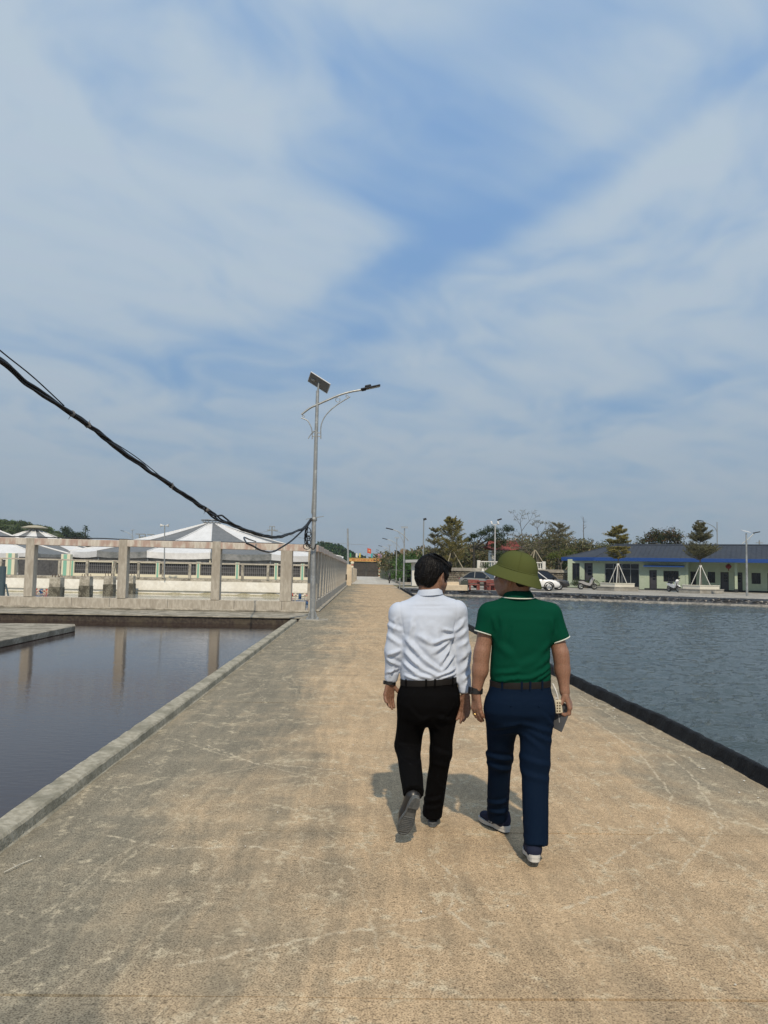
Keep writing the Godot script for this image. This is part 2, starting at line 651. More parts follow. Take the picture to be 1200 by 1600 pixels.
func make_ground() -> void:
	# the land itself: sheets round the ponds, out to the horizon
	var g := MB.new()
	var y := -0.03
	var far := 1600.0
	g.quad(Vector3(-far, y, -46.9), Vector3(-1.9, y, -46.9), Vector3(-1.9, y, -far), Vector3(-far, y, -far))
	g.quad(Vector3(-1.9, y, -63.2), Vector3(2.5, y, -63.2), Vector3(2.5, y, -far), Vector3(-1.9, y, -far))
	g.quad(Vector3(2.5, y, -63.2), Vector3(27.2, y, -51.4), Vector3(27.2, y, -far), Vector3(2.5, y, -far))
	g.quad(Vector3(27.2, y, -51.4), Vector3(75.0, y, -27.2), Vector3(75.0, y, -far), Vector3(27.2, y, -far))
	g.quad(Vector3(75.0, y, far), Vector3(far, y, far), Vector3(far, y, -far), Vector3(75.0, y, -far))
	g.quad(Vector3(-far, y, far), Vector3(75.0, y, far), Vector3(75.0, y, 10.0), Vector3(-far, y, 10.0))
	g.quad(Vector3(-far, y, 10.0), Vector3(-60.0, y, 10.0), Vector3(-60.0, y, -46.9), Vector3(-far, y, -46.9))
	M.soil = mottled(lin(0.13, 0.12, 0.07), lin(0.22, 0.19, 0.12), lin(0.08, 0.10, 0.04), 0.8, 9.0, 0.95, 0.0, 5)
	struct("ground", g, M.soil)

	# the causeway: slabs with open joints over a dark bed
	var near_pic := road_picture(1024, 2048, -2.1, 3.2, 0.0, -15.0, 101, 240)
	var far_pic := road_picture(512, 1024, -2.1, 3.2, -15.0, -75.0, 202, 90)
	M.road_near = road_material(near_pic)
	M.road_far = road_material(far_pic)
	var bed := MB.new()
	bed.box(Vector3(0.3, -0.45, -33.0), Vector3(4.4, 0.8, 86.0))
	M.joint = plain(lin(0.06, 0.05, 0.04), 0.95)
	var road := struct_node("road", "old concrete causeway road stained tan and grey")
	part("bed", bed, M.joint, road)
	var joints := [9.0, 4.6, -0.8, -3.0, -4.82, -9.2, -15.0, -20.6, -26.4, -32.0, -38.0, -44.0, -50.0, -56.0, -62.0, -68.0, -74.0]
	for i in joints.size() - 1:
		var zf: float = joints[i]
		var nearer := zf > -14.9
		var b := road_slab(zf - (0.006 if i != 4 else 0.0025), joints[i + 1] + (0.006 if i != 3 else 0.0025), ROAD_L, 0, 0, 0.0 if nearer else -15.0, -15.0 if nearer else -75.0, 300 + i, true)
		part("slab", b, M.road_near if nearer else M.road_far, road)
	# fresh pale concrete beyond, wider, up to the gate, and a branch to the right along the bank
	M.new_concrete = mottled(lin(0.46, 0.45, 0.42), lin(0.58, 0.57, 0.53), lin(0.36, 0.33, 0.28), 0.7, 6.0, 0.9, 0.1, 17)
	var nr := MB.new()
	nr.quad(Vector3(-1.45, 0.0, -74.0), Vector3(6.0, 0.0, -74.0), Vector3(3.2, 0.0, -137.0), Vector3(-2.9, 0.0, -137.0))
	struct("pale_road", nr, M.new_concrete, "pale fresh concrete road running up to the gate")
	var ap := MB.new()
	ap.quad(Vector3(2.48, -0.008, -63.0), Vector3(27.2, -0.008, -51.2), Vector3(33.0, -0.008, -62.0), Vector3(7.5, -0.008, -75.6))
	ap.quad(Vector3(27.2, -0.008, -51.2), Vector3(75.0, -0.008, -27.0), Vector3(78.0, -0.008, -40.0), Vector3(33.0, -0.008, -62.0))
	ap.quad(Vector3(7.5, -0.008, -75.6), Vector3(33.0, -0.008, -62.0), Vector3(40.0, -0.008, -72.0), Vector3(10.0, -0.008, -82.0))
	M.apron = mottled(lin(0.30, 0.29, 0.26), lin(0.42, 0.40, 0.36), lin(0.2, 0.18, 0.15), 0.6, 5.0, 0.92, 0.1, 19)
	struct("pavement", ap, M.apron, "concrete yard in front of the green building")

	# left-hand kerb, cast in place: uneven top, chipped arris
	M.kerb = mottled(lin(0.29, 0.27, 0.21), lin(0.42, 0.395, 0.32), lin(0.16, 0.155, 0.115), 0.6, 1.1, 0.95, 0.5, 29, 512, 0.03)
	M.kerb_side = M.kerb
	var kerb := struct_node("kerb", "low mossy concrete kerb between the causeway and the dark pond")
	var kn := noise(1.7, 77, 3)
	var kf := noise(9.0, 78, 2)
	var ends := [9.0, 3.0, 0.2, -2.4, -5.1, -7.9, -10.6, -13.4, -16.2, -19.1, -22.2]
	for i in ends.size() - 1:
		var b := MB.new()
		var rows := []
		var steps := int((ends[i] - ends[i + 1]) / 0.09)
		for j in steps + 1:
			var z := lerpf(ends[i] - 0.0008, ends[i + 1] + 0.0008, float(j) / steps)
			var e := kn.get_noise_2d(z, 0.0) * 0.006 + kf.get_noise_2d(z, 3.0) * 0.005
			var e2 := kn.get_noise_2d(z, 30.0) * 0.007 + kf.get_noise_2d(z, 33.0) * 0.004
			var ht := 0.082 + kf.get_noise_2d(z, 60.0) * 0.006
			var foot := 0.012 + kf.get_noise_2d(z, 90.0) * 0.008
			rows.append([Vector3(-2.155 + e2, -0.55, z), Vector3(-2.155 + e2, ht - 0.012, z), Vector3(-2.145 + e2, ht, z), Vector3(-2.08, ht + kn.get_noise_2d(z, 50.0) * 0.006, z), Vector3(-2.003 + e, ht - 0.004, z), Vector3(-1.99 + e, ht - 0.018, z), Vector3(-1.985 + e * 0.5, 0.004, z), Vector3(-1.975 + foot, -0.015, z)])
		for k in 7:
			var strip := []
			for row in rows:
				strip.append([row[k], row[k + 1]])
			b.sheet(strip)
		part("kerb_stone", b, M.kerb, kerb)

	# chips of lime and grit swept against the liner, and a stray twig
	var chips := MB.new()
	var cr := RandomNumberGenerator.new()
	cr.seed = 44
	for i in 46:
		var z := -4.6 - pow(cr.randf(), 1.6) * 7.0
		var x := road_right(z) - 0.06 - absf(cr.randfn(0.0, 0.14))
		var s := cr.randf_range(0.004, 0.016)
		chips.box(Vector3(x, 0.003, z), Vector3(s * cr.randf_range(0.6, 2.2), 0.005, s), Basis(Vector3.UP, cr.randf() * TAU), 0.001)
	for i in 60:
		var z := -2.6 - cr.randf() * 8.0
		var s := cr.randf_range(0.003, 0.008)
		chips.box(Vector3(cr.randf_range(-1.9, 2.6), 0.003, z), Vector3(s * 1.4, 0.004, s), Basis(Vector3.UP, cr.randf() * TAU), 0.001)
	var dbr := part("debris", chips, plain(lin(0.62, 0.60, 0.54), 0.9), self, "white chips and grit scattered on the road, most along the black liner")
	stuff(dbr)
	var tw0 := MB.new()
	tw0.tube(arc_points([Vector3(-1.83, 0.006, -4.10), Vector3(-1.80, 0.010, -4.17), Vector3(-1.79, 0.006, -4.22), Vector3(-1.76, 0.008, -4.27)], 8), 0.003, 5)
	tw0.tube([Vector3(-1.80, 0.008, -4.17), Vector3(-1.83, 0.012, -4.20)], [0.002, 0.001], 4)
	single("twig", tw0, plain(lin(0.55, 0.52, 0.44), 0.8), "small pale twig lying on the road near the kerb at lower left", "twig")

	# the dark pond on the left: retaining edges and its brown water
	M.tank_ledge = mottled(lin(0.27, 0.25, 0.20), lin(0.40, 0.37, 0.31), lin(0.14, 0.13, 0.10), 0.7, 1.6, 0.95, 0.4, 31)
	M.tank_wall = mottled(lin(0.030, 0.022, 0.018), lin(0.07, 0.055, 0.042), lin(0.10, 0.085, 0.055), 0.5, 1.2, 0.7, 0.4, 33)
	var ledge := MB.new()
	ledge.box(Vector3(-18.0, -0.026, -25.7), Vector3(32.1, 0.036, 3.0), Basis(), 0.008)
	struct("ledge", ledge, M.tank_ledge, "concrete ledge along the far edge of the dark pond")
	var tw := MB.new()
	tw.box(Vector3(-18.0, -0.66, -25.75), Vector3(32.0, 1.23, 3.0))
	struct("pond_wall", tw, M.tank_wall, "dark stained wall of the pond below the ledge")
	M.dark_water = water_material(lin(0.030, 0.017, 0.015), 0.03, 2.2, 0.13, 41, Vector3(0.55, 1, 1.5))
	var dw := MB.new()
	dw.quad(Vector3(-60, -0.235, 10), Vector3(-2.1, -0.235, 10), Vector3(-2.1, -0.235, -24.4), Vector3(-60, -0.235, -24.4))
	struct("pond_water", dw, M.dark_water, "still brown pond water left of the causeway")
	var wk := MB.new()
	wk.box(Vector3(-8.85, -0.155, -6.0), Vector3(2.35, 0.15, 29.2), Basis(), 0.012)
	wk.extrude(PackedVector2Array([Vector2(-10.025, -20.6), Vector2(-7.675, -20.6), Vector2(-7.9, -21.15), Vector2(-10.025, -21.0)]), 0.15, Transform3D(Basis(Vector3(1, 0, 0), Vector3(0, 0, 1), Vector3(0, -1, 0)), Vector3(0, -0.155, 0)))
	struct("walkway", wk, M.tank_ledge, "concrete walkway slab reaching into the dark pond")

	# the big pond on the right
	M.pond_water = water_material(lin(0.027, 0.042, 0.039), 0.05, 1.3, 1.0, 43, Vector3(0.8, 1, 1.6))
	var rw := MB.new()
	var w1 := noise(0.75, 141, 2)
	var w2 := noise(3.2, 142, 3)
	for q in [[2.9, 30.1, 10.0, -42.2, 0.085], [30.1, 79.9, 10.0, -42.2, 0.3], [2.1, 30.1, -42.2, -64.0, 0.2], [30.1, 79.9, -42.2, -58.0, 0.3]]:
		var st: float = q[4]
		var grid := []
		for j in int((q[2] - q[3]) / st) + 2:
			var z: float = q[2] - j * st
			var row := []
			for i in int((q[1] - q[0]) / st) + 2:
				var x: float = q[0] + i * st
				row.append(Vector3(x, -0.5 + 0.034 * w1.get_noise_2d(x * 0.7, z * 1.2) + 0.022 * w2.get_noise_2d(x * 0.65, z * 1.25), z))
			grid.append(row)
		rw.sheet(grid)
	struct("lake_water", rw, M.pond_water, "rippled grey green water of the large pond on the right")
	# black pond liner folded over the kerb on the right edge
	M.liner = mottled(lin(0.006, 0.006, 0.007), lin(0.012, 0.012, 0.013), lin(0.03, 0.03, 0.03), 0.3, 0.9, 0.62, 0.8, 47)
	M.liner.metallic_specular = 0.25
	var ln := MB.new()
	var ln1 := noise(2.2, 91, 3)
	var ln2 := noise(8.0, 92, 3)
	var rows := []
	for j in 1200:
		var z := 8.0 - j * 0.0592
		var x := road_right(z)
		var fold := pow(maxf(0.0, ln2.get_noise_2d(z * 0.5, 5.0) * 2.0), 2.0) * 0.03
		var e := ln1.get_noise_2d(z, 0.0) * 0.02
		var t := 0.115 + ln1.get_noise_2d(z, 12.0) * 0.014
		rows.append([Vector3(x - 0.03 + e * 0.7, -0.012, z), Vector3(x + e * 0.5 - fold, 0.02, z), Vector3(x + 0.022 + e - fold, t - 0.012, z), Vector3(x + 0.045 + e, t, z), Vector3(x + 0.075 + e, t - 0.004, z), Vector3(x + 0.11 + e, t - 0.045 + fold, z), Vector3(x + 0.5 + e, -0.38 + e, z), Vector3(x + 1.4, -1.1, z)])
	ln.sheet(rows)
	struct("pond_liner", ln, M.liner, "black plastic liner folded over the kerb along the right edge of the causeway")
	# far bank: liner with torn white lime over a pale beach
	M.bank = plain(lin(0.014, 0.014, 0.016), 0.36, 0.0, 0.85)       # glossy sheet: its crumples catch the sun
	M.beach = mottled(lin(0.18, 0.17, 0.15), lin(0.42, 0.39, 0.34), lin(0.05, 0.05, 0.05), 0.6, 2.0, 0.9, 0.3, 67)
	var bk := MB.new()
	var be := MB.new()
	var ed := MB.new()
	var up := []
	var low := []
	var cap := []
	var u := -1.0
	var ln3 := noise(4.6, 93, 3)
	while u < 80.0:
		var p := bank_point(maxf(u, 0.0)) if u >= 0 else bank_point(0.0) + Vector3(-0.9, 0, -0.4)
		var out := Vector3(0.43, 0, 0.9)
		var e := ln1.get_noise_2d(u, 70.0)
		var e2 := ln2.get_noise_2d(u * 0.5, 75.0)
		var band := []
		for k in 33:                                               # slack sheet: it has slid down into rolls and crumples
			var f := k / 32.0
			var roll := 0.0
			for q in 3:
				var mid_f := 0.40 + 0.17 * q + 0.09 * ln1.get_noise_2d(u * 0.45, 210.0 + 9.0 * q) + 0.03 * ln3.get_noise_2d(u * 0.5, 230.0 + q)
				var big := maxf(0.0, 0.50 + 1.1 * ln1.get_noise_2d(u * 0.22, 250.0 + 7.0 * q) + 0.8 * ln3.get_noise_2d(u * 0.55, 260.0 + 5.0 * q))
				roll += 0.15 * minf(big, 1.1) * exp(-pow((f - mid_f) / 0.055, 2.0))
			var wr := minf(roll, 0.2) + 0.010 * ln2.get_noise_2d(u, f * 3.0)
			band.append(p + out * (0.1 + 0.95 * f) + Vector3.DOWN * (0.37 * pow(f, 0.85)) + Vector3(0.06, 0.72, 0.69) * wr)
		up.append(band)
		low.append([p + out * (0.95 + e * 0.15) + Vector3.DOWN * 0.362, p + out * (1.5 + e2 * 0.1) + Vector3.DOWN * 0.40, p + out * (1.8 + e * 0.2) + Vector3.DOWN * 0.48, p + out * 2.3 + Vector3.DOWN * 0.75])
		cap.append([p - out * 0.35 + Vector3.UP * 0.004, p + out * 0.1 + Vector3.UP * 0.006, p + out * 0.12 + Vector3.DOWN * 0.05])
		u += 0.06
	bk.sheet(up)
	be.sheet(low)
	ed.sheet(cap)
	struct("bank_liner", bk, M.bank, "black bank liner flecked with white lime across the pond")
	struct("bank_beach", be, M.beach, "pale wet concrete strip at the foot of the far bank")
	struct("bank_edge", ed, M.new_concrete, "pale concrete edge on top of the far bank")


# ---------------------------------------------------------------- left side: concrete frames, basin, pond houses, tents
func pillar(b: MB, x: float, z: float, w: float, d: float, y0: float, y1: float) -> void:
	b.box(Vector3(x, (y0 + y1) * 0.5, z), Vector3(w, y1 - y0, d), Basis(), 0.012)

func make_left() -> void:
	M.conc = mottled(lin(0.38, 0.35, 0.30), lin(0.47, 0.44, 0.385), lin(0.28, 0.25, 0.205), 0.45, 2.2, 0.93, 0.3, 51)
	M.conc_pink = mottled(lin(0.54, 0.50, 0.44), lin(0.64, 0.60, 0.54), lin(0.36, 0.20, 0.16), 0.6, 1.8, 0.93, 0.3, 52)
	for mm in [M.conc, M.conc_pink]:
		mm.uv1_scale = Vector3(0.9, 0.28, 0.9)                     # rain has streaked it downwards
		mm.uv2_scale = Vector3(0.4, 0.12, 0.4)
	M.conc_old = mottled(lin(0.32, 0.30, 0.25), lin(0.46, 0.43, 0.37), lin(0.10, 0.09, 0.075), 0.6, 1.6, 0.95, 0.3, 53)
	M.stained = mottled(lin(0.10, 0.095, 0.075), lin(0.20, 0.19, 0.15), lin(0.045, 0.04, 0.03), 0.8, 0.9, 0.85, 0.3, 54)
	M.white_wall = mottled(lin(0.74, 0.73, 0.68), lin(0.82, 0.81, 0.76), lin(0.6, 0.57, 0.48), 0.35, 3.0, 0.85, 0.0, 55)
	M.cream = plain(lin(0.70, 0.66, 0.52), 0.8)
	M.mint = plain(lin(0.22, 0.46, 0.36), 0.75)
	M.grille = plain(lin(0.17, 0.175, 0.19), 0.6)
	M.dark_net = mottled(lin(0.055, 0.057, 0.064), lin(0.085, 0.087, 0.094), lin(0.1, 0.1, 0.1), 0.3, 2.5, 0.8, 0.0, 56)
	M.galv = mottled(lin(0.36, 0.38, 0.39), lin(0.50, 0.52, 0.52), lin(0.26, 0.27, 0.27), 0.5, 0.6, 0.45, 0.0, 57, 256)
	M.galv.metallic = 0.55
	M.steel = plain(lin(0.30, 0.32, 0.33), 0.5, 0.4)
	M.black = plain(lin(0.012, 0.012, 0.013), 0.5)
	M.rust = plain(lin(0.10, 0.06, 0.04), 0.8)

	# front frame: parapet, pillars, top beam (runs across, square to the road)
	var fr := thing("concrete_frame", "bare concrete post and beam frame facing the camera behind the dark pond", "concrete frame", Vector3(0, 0, -27.05))
	var x0 := -18.6
	var cuts := [-18.6, -16.0, -13.3, -10.2, -8.9, -6.9, -4.6, -2.95, -2.13]
	for i in cuts.size() - 1:                                  # the parapet was cast in lengths
		var b := MB.new()
		b.box(Vector3((cuts[i] + cuts[i + 1]) * 0.5, 0.165, 0.0), Vector3(cuts[i + 1] - cuts[i] - 0.008, 0.41, 0.30), Basis(), 0.012)
		part("parapet_block", b, M.conc, fr)
	var skirt := MB.new()
	skirt.box(Vector3(-10.3, 0.03, 0.19), Vector3(16.6, 0.075, 0.10), Basis(), 0.02)
	part("plinth", skirt, M.conc_old, fr)
	for px in [-18.25, -15.0, -11.7, -8.5, -5.27]:
		var b := MB.new()
		pillar(b, px, 0.0, 0.30, 0.34, 0.37, 2.40)
		part("pillar", b, M.conc, fr)
	var wide := MB.new()
	pillar(wide, -2.83, -0.02, 0.40, 0.36, 0.37, 2.36)
	part("pillar", wide, M.conc, fr)
	var bm := MB.new()
	var xs := [-18.6, -8.42, -2.96, -1.72]
	for i in 3:
		var b := MB.new()
		b.box(Vector3((xs[i] + xs[i + 1]) * 0.5, 2.285 - i * 0.025, 0.005), Vector3(xs[i + 1] - xs[i] - 0.006, 0.235, 0.32), Basis(Vector3(0, 0, 1), -0.006), 0.012)
		part("beam", b, M.conc_pink, fr)

	# road frame: the same, running away along the road
	var rf := thing("concrete_frame", "long concrete post and beam frame running away along the left of the road", "concrete frame", Vector3(-1.93, 0, -27.3))
	var z := 0.0
	var q := 0
	while z > -38.0:
		var b := MB.new()
		b.box(Vector3(0, 0.17, z - 2.0), Vector3(0.28, 0.42, 3.99), Basis(), 0.012)
		part("parapet_block", b, M.conc, rf)
		var b2 := MB.new()
		b2.box(Vector3(0.0, 2.255 - q * 0.028, z - 2.0), Vector3(0.30, 0.22, 3.994), Basis(Vector3(1, 0, 0), 0.0035), 0.012)
		part("beam", b2, M.conc_pink, rf)
		z -= 4.0
		q += 1
	q = 0
	z = -0.9
	while z > -39.6:
		var b := MB.new()
		pillar(b, -0.05, z, 0.36, 0.42, 0.385, 2.16 + z * 0.007)
		part("pillar", b, M.conc, rf)
		z -= 2.0
		q += 1
	var sk := MB.new()
	sk.box(Vector3(0.2, 0.035, -19.5), Vector3(0.14, 0.07, 39.0), Basis(), 0.02)
	part("plinth", sk, M.conc_old, rf)
	var jb := MB.new()
	jb.box(Vector3(0.2, 0.75, -36.2), Vector3(0.1, 0.5, 0.4), Basis(), 0.01)
	single("switch_box", jb, M.black, "small black switch box on the side of the long concrete frame", "switch box").position = Vector3(-1.93, 0, -27.3)
	# cream wall further along
	var cw := thing("garden_wall", "smooth cream wall beyond the end of the concrete frame by the road", "wall", Vector3(-1.62, 0, -67.4))
	M.cream_wall = mottled(lin(0.62, 0.52, 0.38), lin(0.70, 0.60, 0.46), lin(0.5, 0.42, 0.32), 0.4, 4.0, 0.85, 0.0, 58)
	for i in 5:
		var b := MB.new()
		b.box(Vector3(-0.02 + i * 0.05, 0.82 - i * 0.03, -3.1 - i * 6.2), Vector3(0.22, 1.64 - i * 0.06, 6.19), Basis(), 0.02)
		part("wall_panel", b, M.cream_wall, cw)
	var cp := MB.new()
	cp.box(Vector3(0, 0.9, -0.1), Vector3(0.42, 1.85, 0.42), Basis(), 0.02)
	part("end_post", cp, M.cream_wall, cw)

	# the white basin behind the front frame
	var bw := MB.new()
	bw.quad(Vector3(-40, -0.25, -27.2), Vector3(-2.05, -0.25, -27.2), Vector3(-2.05, -0.25, -47), Vector3(-40, -0.25, -47))
	M.milky = water_material(lin(0.50, 0.49, 0.44), 0.04, 5.0, 0.2, 59)
	struct("basin_water", bw, M.milky, "pale still water of the white basin")
	var wl := MB.new()
	wl.box(Vector3(-21, 0.03, -47.2), Vector3(38, 1.06, 0.4))
	struct("basin_wall", wl, M.white_wall, "white rendered wall at the back of the basin")
	var cap := MB.new()
	cap.box(Vector3(-21, 0.64, -47.65), Vector3(38, 0.18, 1.1), Basis(), 0.01)
	struct("basin_coping", cap, M.conc_old, "weathered concrete coping on the white basin wall")
	var tide := MB.new()
	var tn := noise(0.8, 95, 3)
	var rows := []
	for j in 130:
		var x := -39.5 + j * 0.29
		var t := 0.05 + maxf(0, tn.get_noise_2d(x, 0)) * 0.22
		rows.append([Vector3(x, -0.26, -46.94), Vector3(x, -0.25 + t, -46.985), Vector3(x, -0.25 + t, -47.0)])
	tide.sheet(rows)
	M.scum = mottled(lin(0.30, 0.28, 0.20), lin(0.42, 0.40, 0.30), lin(0.2, 0.2, 0.12), 0.5, 1.5, 0.9, 0.0, 60)
	struct("scum_line", tide, M.scum, "greenish scum band at the waterline of the white basin")
	var terr := MB.new()
	terr.box(Vector3(-31.2, 0.2, -78.0), Vector3(58.0, 1.0, 60.4))
	struct("terrace", terr, M.apron, "raised concrete terrace under the round pond tents")
	# stub piers standing in the basin, one behind another
	var pw := ["nearest", "second", "third", "farthest"]
	for i in 5:
		var px: float = [-14.75, -14.45, -14.24, -14.05, -17.95][i]
		var pz: float = [-37.0, -40.0, -43.0, -46.0, -37.5][i]
		var p := thing("pier", ("stub concrete pier with rebar ends, stained below, %s of the row in the white basin" % pw[i]) if i < 4 else "stub concrete pier standing alone left of the others in the white basin", "pier", Vector3(px, 0, pz), 0.0, "piers in the white basin")
		var b := MB.new()
		b.box(Vector3(0, 0.62, 0), Vector3(0.52, 0.46, 0.52), Basis(), 0.012)
		part("shaft", b, M.conc_old, p)
		var b2 := MB.new()
		b2.box(Vector3(0, 0.05, 0), Vector3(0.56, 0.68, 0.56), Basis(), 0.02)
		part("footing", b2, M.stained, p)
		for k in 4:
			var b3 := MB.new()
			var o := Vector3([-0.2, -0.07, 0.08, 0.2][k], 0.83, 0.1 - 0.06 * k)
			b3.tube([o, o + Vector3(rng.randf_range(-0.04, 0.04), 0.16, 0.0)], 0.018, 5)
			part("rebar", b3, M.rust, p)
	# slim posts and rail on the basin coping
	var rl := thing("railing", "slim concrete posts with a thin top rail along the back of the white basin", "railing", Vector3(0, 0.73, -47.1))
	var pxs := [-22.2, -20.3, -18.66, -17.0, -15.47, -13.9, -12.4, -10.8, -9.2, -7.6, -6.05, -4.6, -3.1]
	for i in pxs.size():
		var b := MB.new()
		var lean := 0.14 if i == 4 else 0.0
		b.bar(Vector3(pxs[i], -0.02, 0), Vector3(pxs[i] + lean, 0.97, 0), 0.15, 0.15, Vector3.BACK, 0.01)
		part("post", b, M.conc_old, rl)
	var rb := MB.new()
	rb.bar(Vector3(-24.5, 1.01, 0.005), Vector3(-2.4, 0.90, 0.005), 0.16, 0.085, Vector3.UP, 0.01)
	part("rail", rb, M.conc, rl)

	# pond house front: cream plinth, dark barred panels, green-striped piers
	var ph := thing("pond_house_front", "cream and mint green wall with dark barred openings below the pond tents", "wall", Vector3(0, 0.7, -50.0))
	var pl := MB.new()
	pl.box(Vector3(-11.0, 0.09, 0), Vector3(17.0, 0.18, 0.24), Basis(), 0.01)
	part("plinth", pl, M.cream, ph)
	var pl2 := MB.new()
	pl2.box(Vector3(-24.4, 0.09, 0), Vector3(2.4, 0.18, 0.24), Basis(), 0.01)
	part("plinth", pl2, M.cream, ph)
	var hd := MB.new()
	hd.box(Vector3(-11.0, 0.95, 0), Vector3(17.0, 0.10, 0.22), Basis(), 0.01)
	part("lintel", hd, M.cream, ph)
	var bx := [-19.0, -16.3, -13.5, -10.9, -8.4, -5.9, -4.2, -2.5]
	for i in bx.size() - 1:
		var a: float = bx[i] + 0.13
		var e: float = bx[i + 1] - 0.13
		var pn := MB.new()
		pn.box(Vector3((a + e) * 0.5, 0.54, -0.09), Vector3(e - a, 0.72, 0.04))
		var pane := part("panel", pn, M.dark_net, ph)
		var gb := MB.new()
		var x := a + 0.06
		while x < e:
			gb.box(Vector3(x, 0.54, 0.02), Vector3(0.022, 0.72, 0.022))
			x += 0.13
		gb.box(Vector3((a + e) * 0.5, 0.72, 0.035), Vector3(e - a, 0.025, 0.012))
		gb.box(Vector3((a + e) * 0.5, 0.40, 0.035), Vector3(e - a, 0.025, 0.012))
		stuff(part("bars", gb, M.grille, pane))
	for i in 7:
		var b := MB.new()
		var h := 1.05
		b.box(Vector3(bx[i] + (0.0 if i else 0.05), h * 0.5, 0.01), Vector3(0.24, h, 0.27), Basis(), 0.01)
		var pp := part("pilaster", b, M.cream, ph)
		var s := MB.new()
		s.box(Vector3(bx[i] + (0.0 if i else 0.05), h * 0.5, 0.15), Vector3(0.12, h - 0.02, 0.02), Basis(), 0.004)
		part("green_stripe", s, M.mint, pp)
	for px in [-22.86, -19.35]:
		var b := MB.new()
		b.box(Vector3(px, 0.69, 0.06), Vector3(0.58, 1.38, 0.44), Basis(), 0.012)
		var pp := part("pier", b, M.cream, ph)
		var s := MB.new()
		s.box(Vector3(px - 0.02, 0.69, 0.285), Vector3(0.22, 1.36, 0.02), Basis(), 0.004)
		part("green_stripe", s, M.mint, pp)
	for i in 4:                                                  # grey translucent sheets between the big piers
		var b := MB.new()
		b.box(Vector3(-22.15 + i * 0.66, 0.58, -0.12 - 0.03 * (i % 2)), Vector3(0.655, 1.16, 0.03))
		part("sheet_panel", b, M.dark_net, ph)
	var dk := MB.new()
	dk.box(Vector3(-24.5, 0.55, -0.1), Vector3(2.4, 0.6, 0.05))
	part("panel", dk, M.dark_net, ph)

	tent("round_tent", "large round pond tent with grey and white wedge roof and open lattice crown", Vector3(-15.2, 0.7, -75.0), 13.0, 2.55, 5.55, 16, 0.98, true, 0.6)
	tent("round_tent", "smaller round pond tent with a flat beige cap below the green hill", Vector3(-39.6, 0.7, -92.0), 8.2, 2.75, 5.35, 16, 0.5, false, 0.35)
	tent("round_tent", "grey and white pond tent cut by the left edge of the frame", Vector3(-33.6, 0.7, -64.5), 8.6, 2.25, 5.0, 12, 0.55, false, 0.5)

	# paddle aerators floating in the basin
	aerator(Vector3(-3.25, -0.25, -37.6), 0.25, "blue floating paddlewheel aerator with red paddles, in the basin beside the lamp post", 0.8)
	aerator(Vector3(-16.0, -0.25, -38.3), -0.5, "blue paddlewheel aerator half hidden behind the left concrete pillar", 0.75)
	var bp := MB.new()
	bp.tube([Vector3(-15.45, -0.3, -33.0), Vector3(-15.45, 1.35, -33.0)], 0.13, 10)
	bp.tube([Vector3(-15.3, 0.6, -33.0), Vector3(-15.0, -0.3, -32.9)], 0.035, 6)
	single("standpipe", bp, plain(lin(0.05, 0.08, 0.10), 0.5), "dark blue grey standpipe with a slanted stay at the left edge of the basin", "pipe")

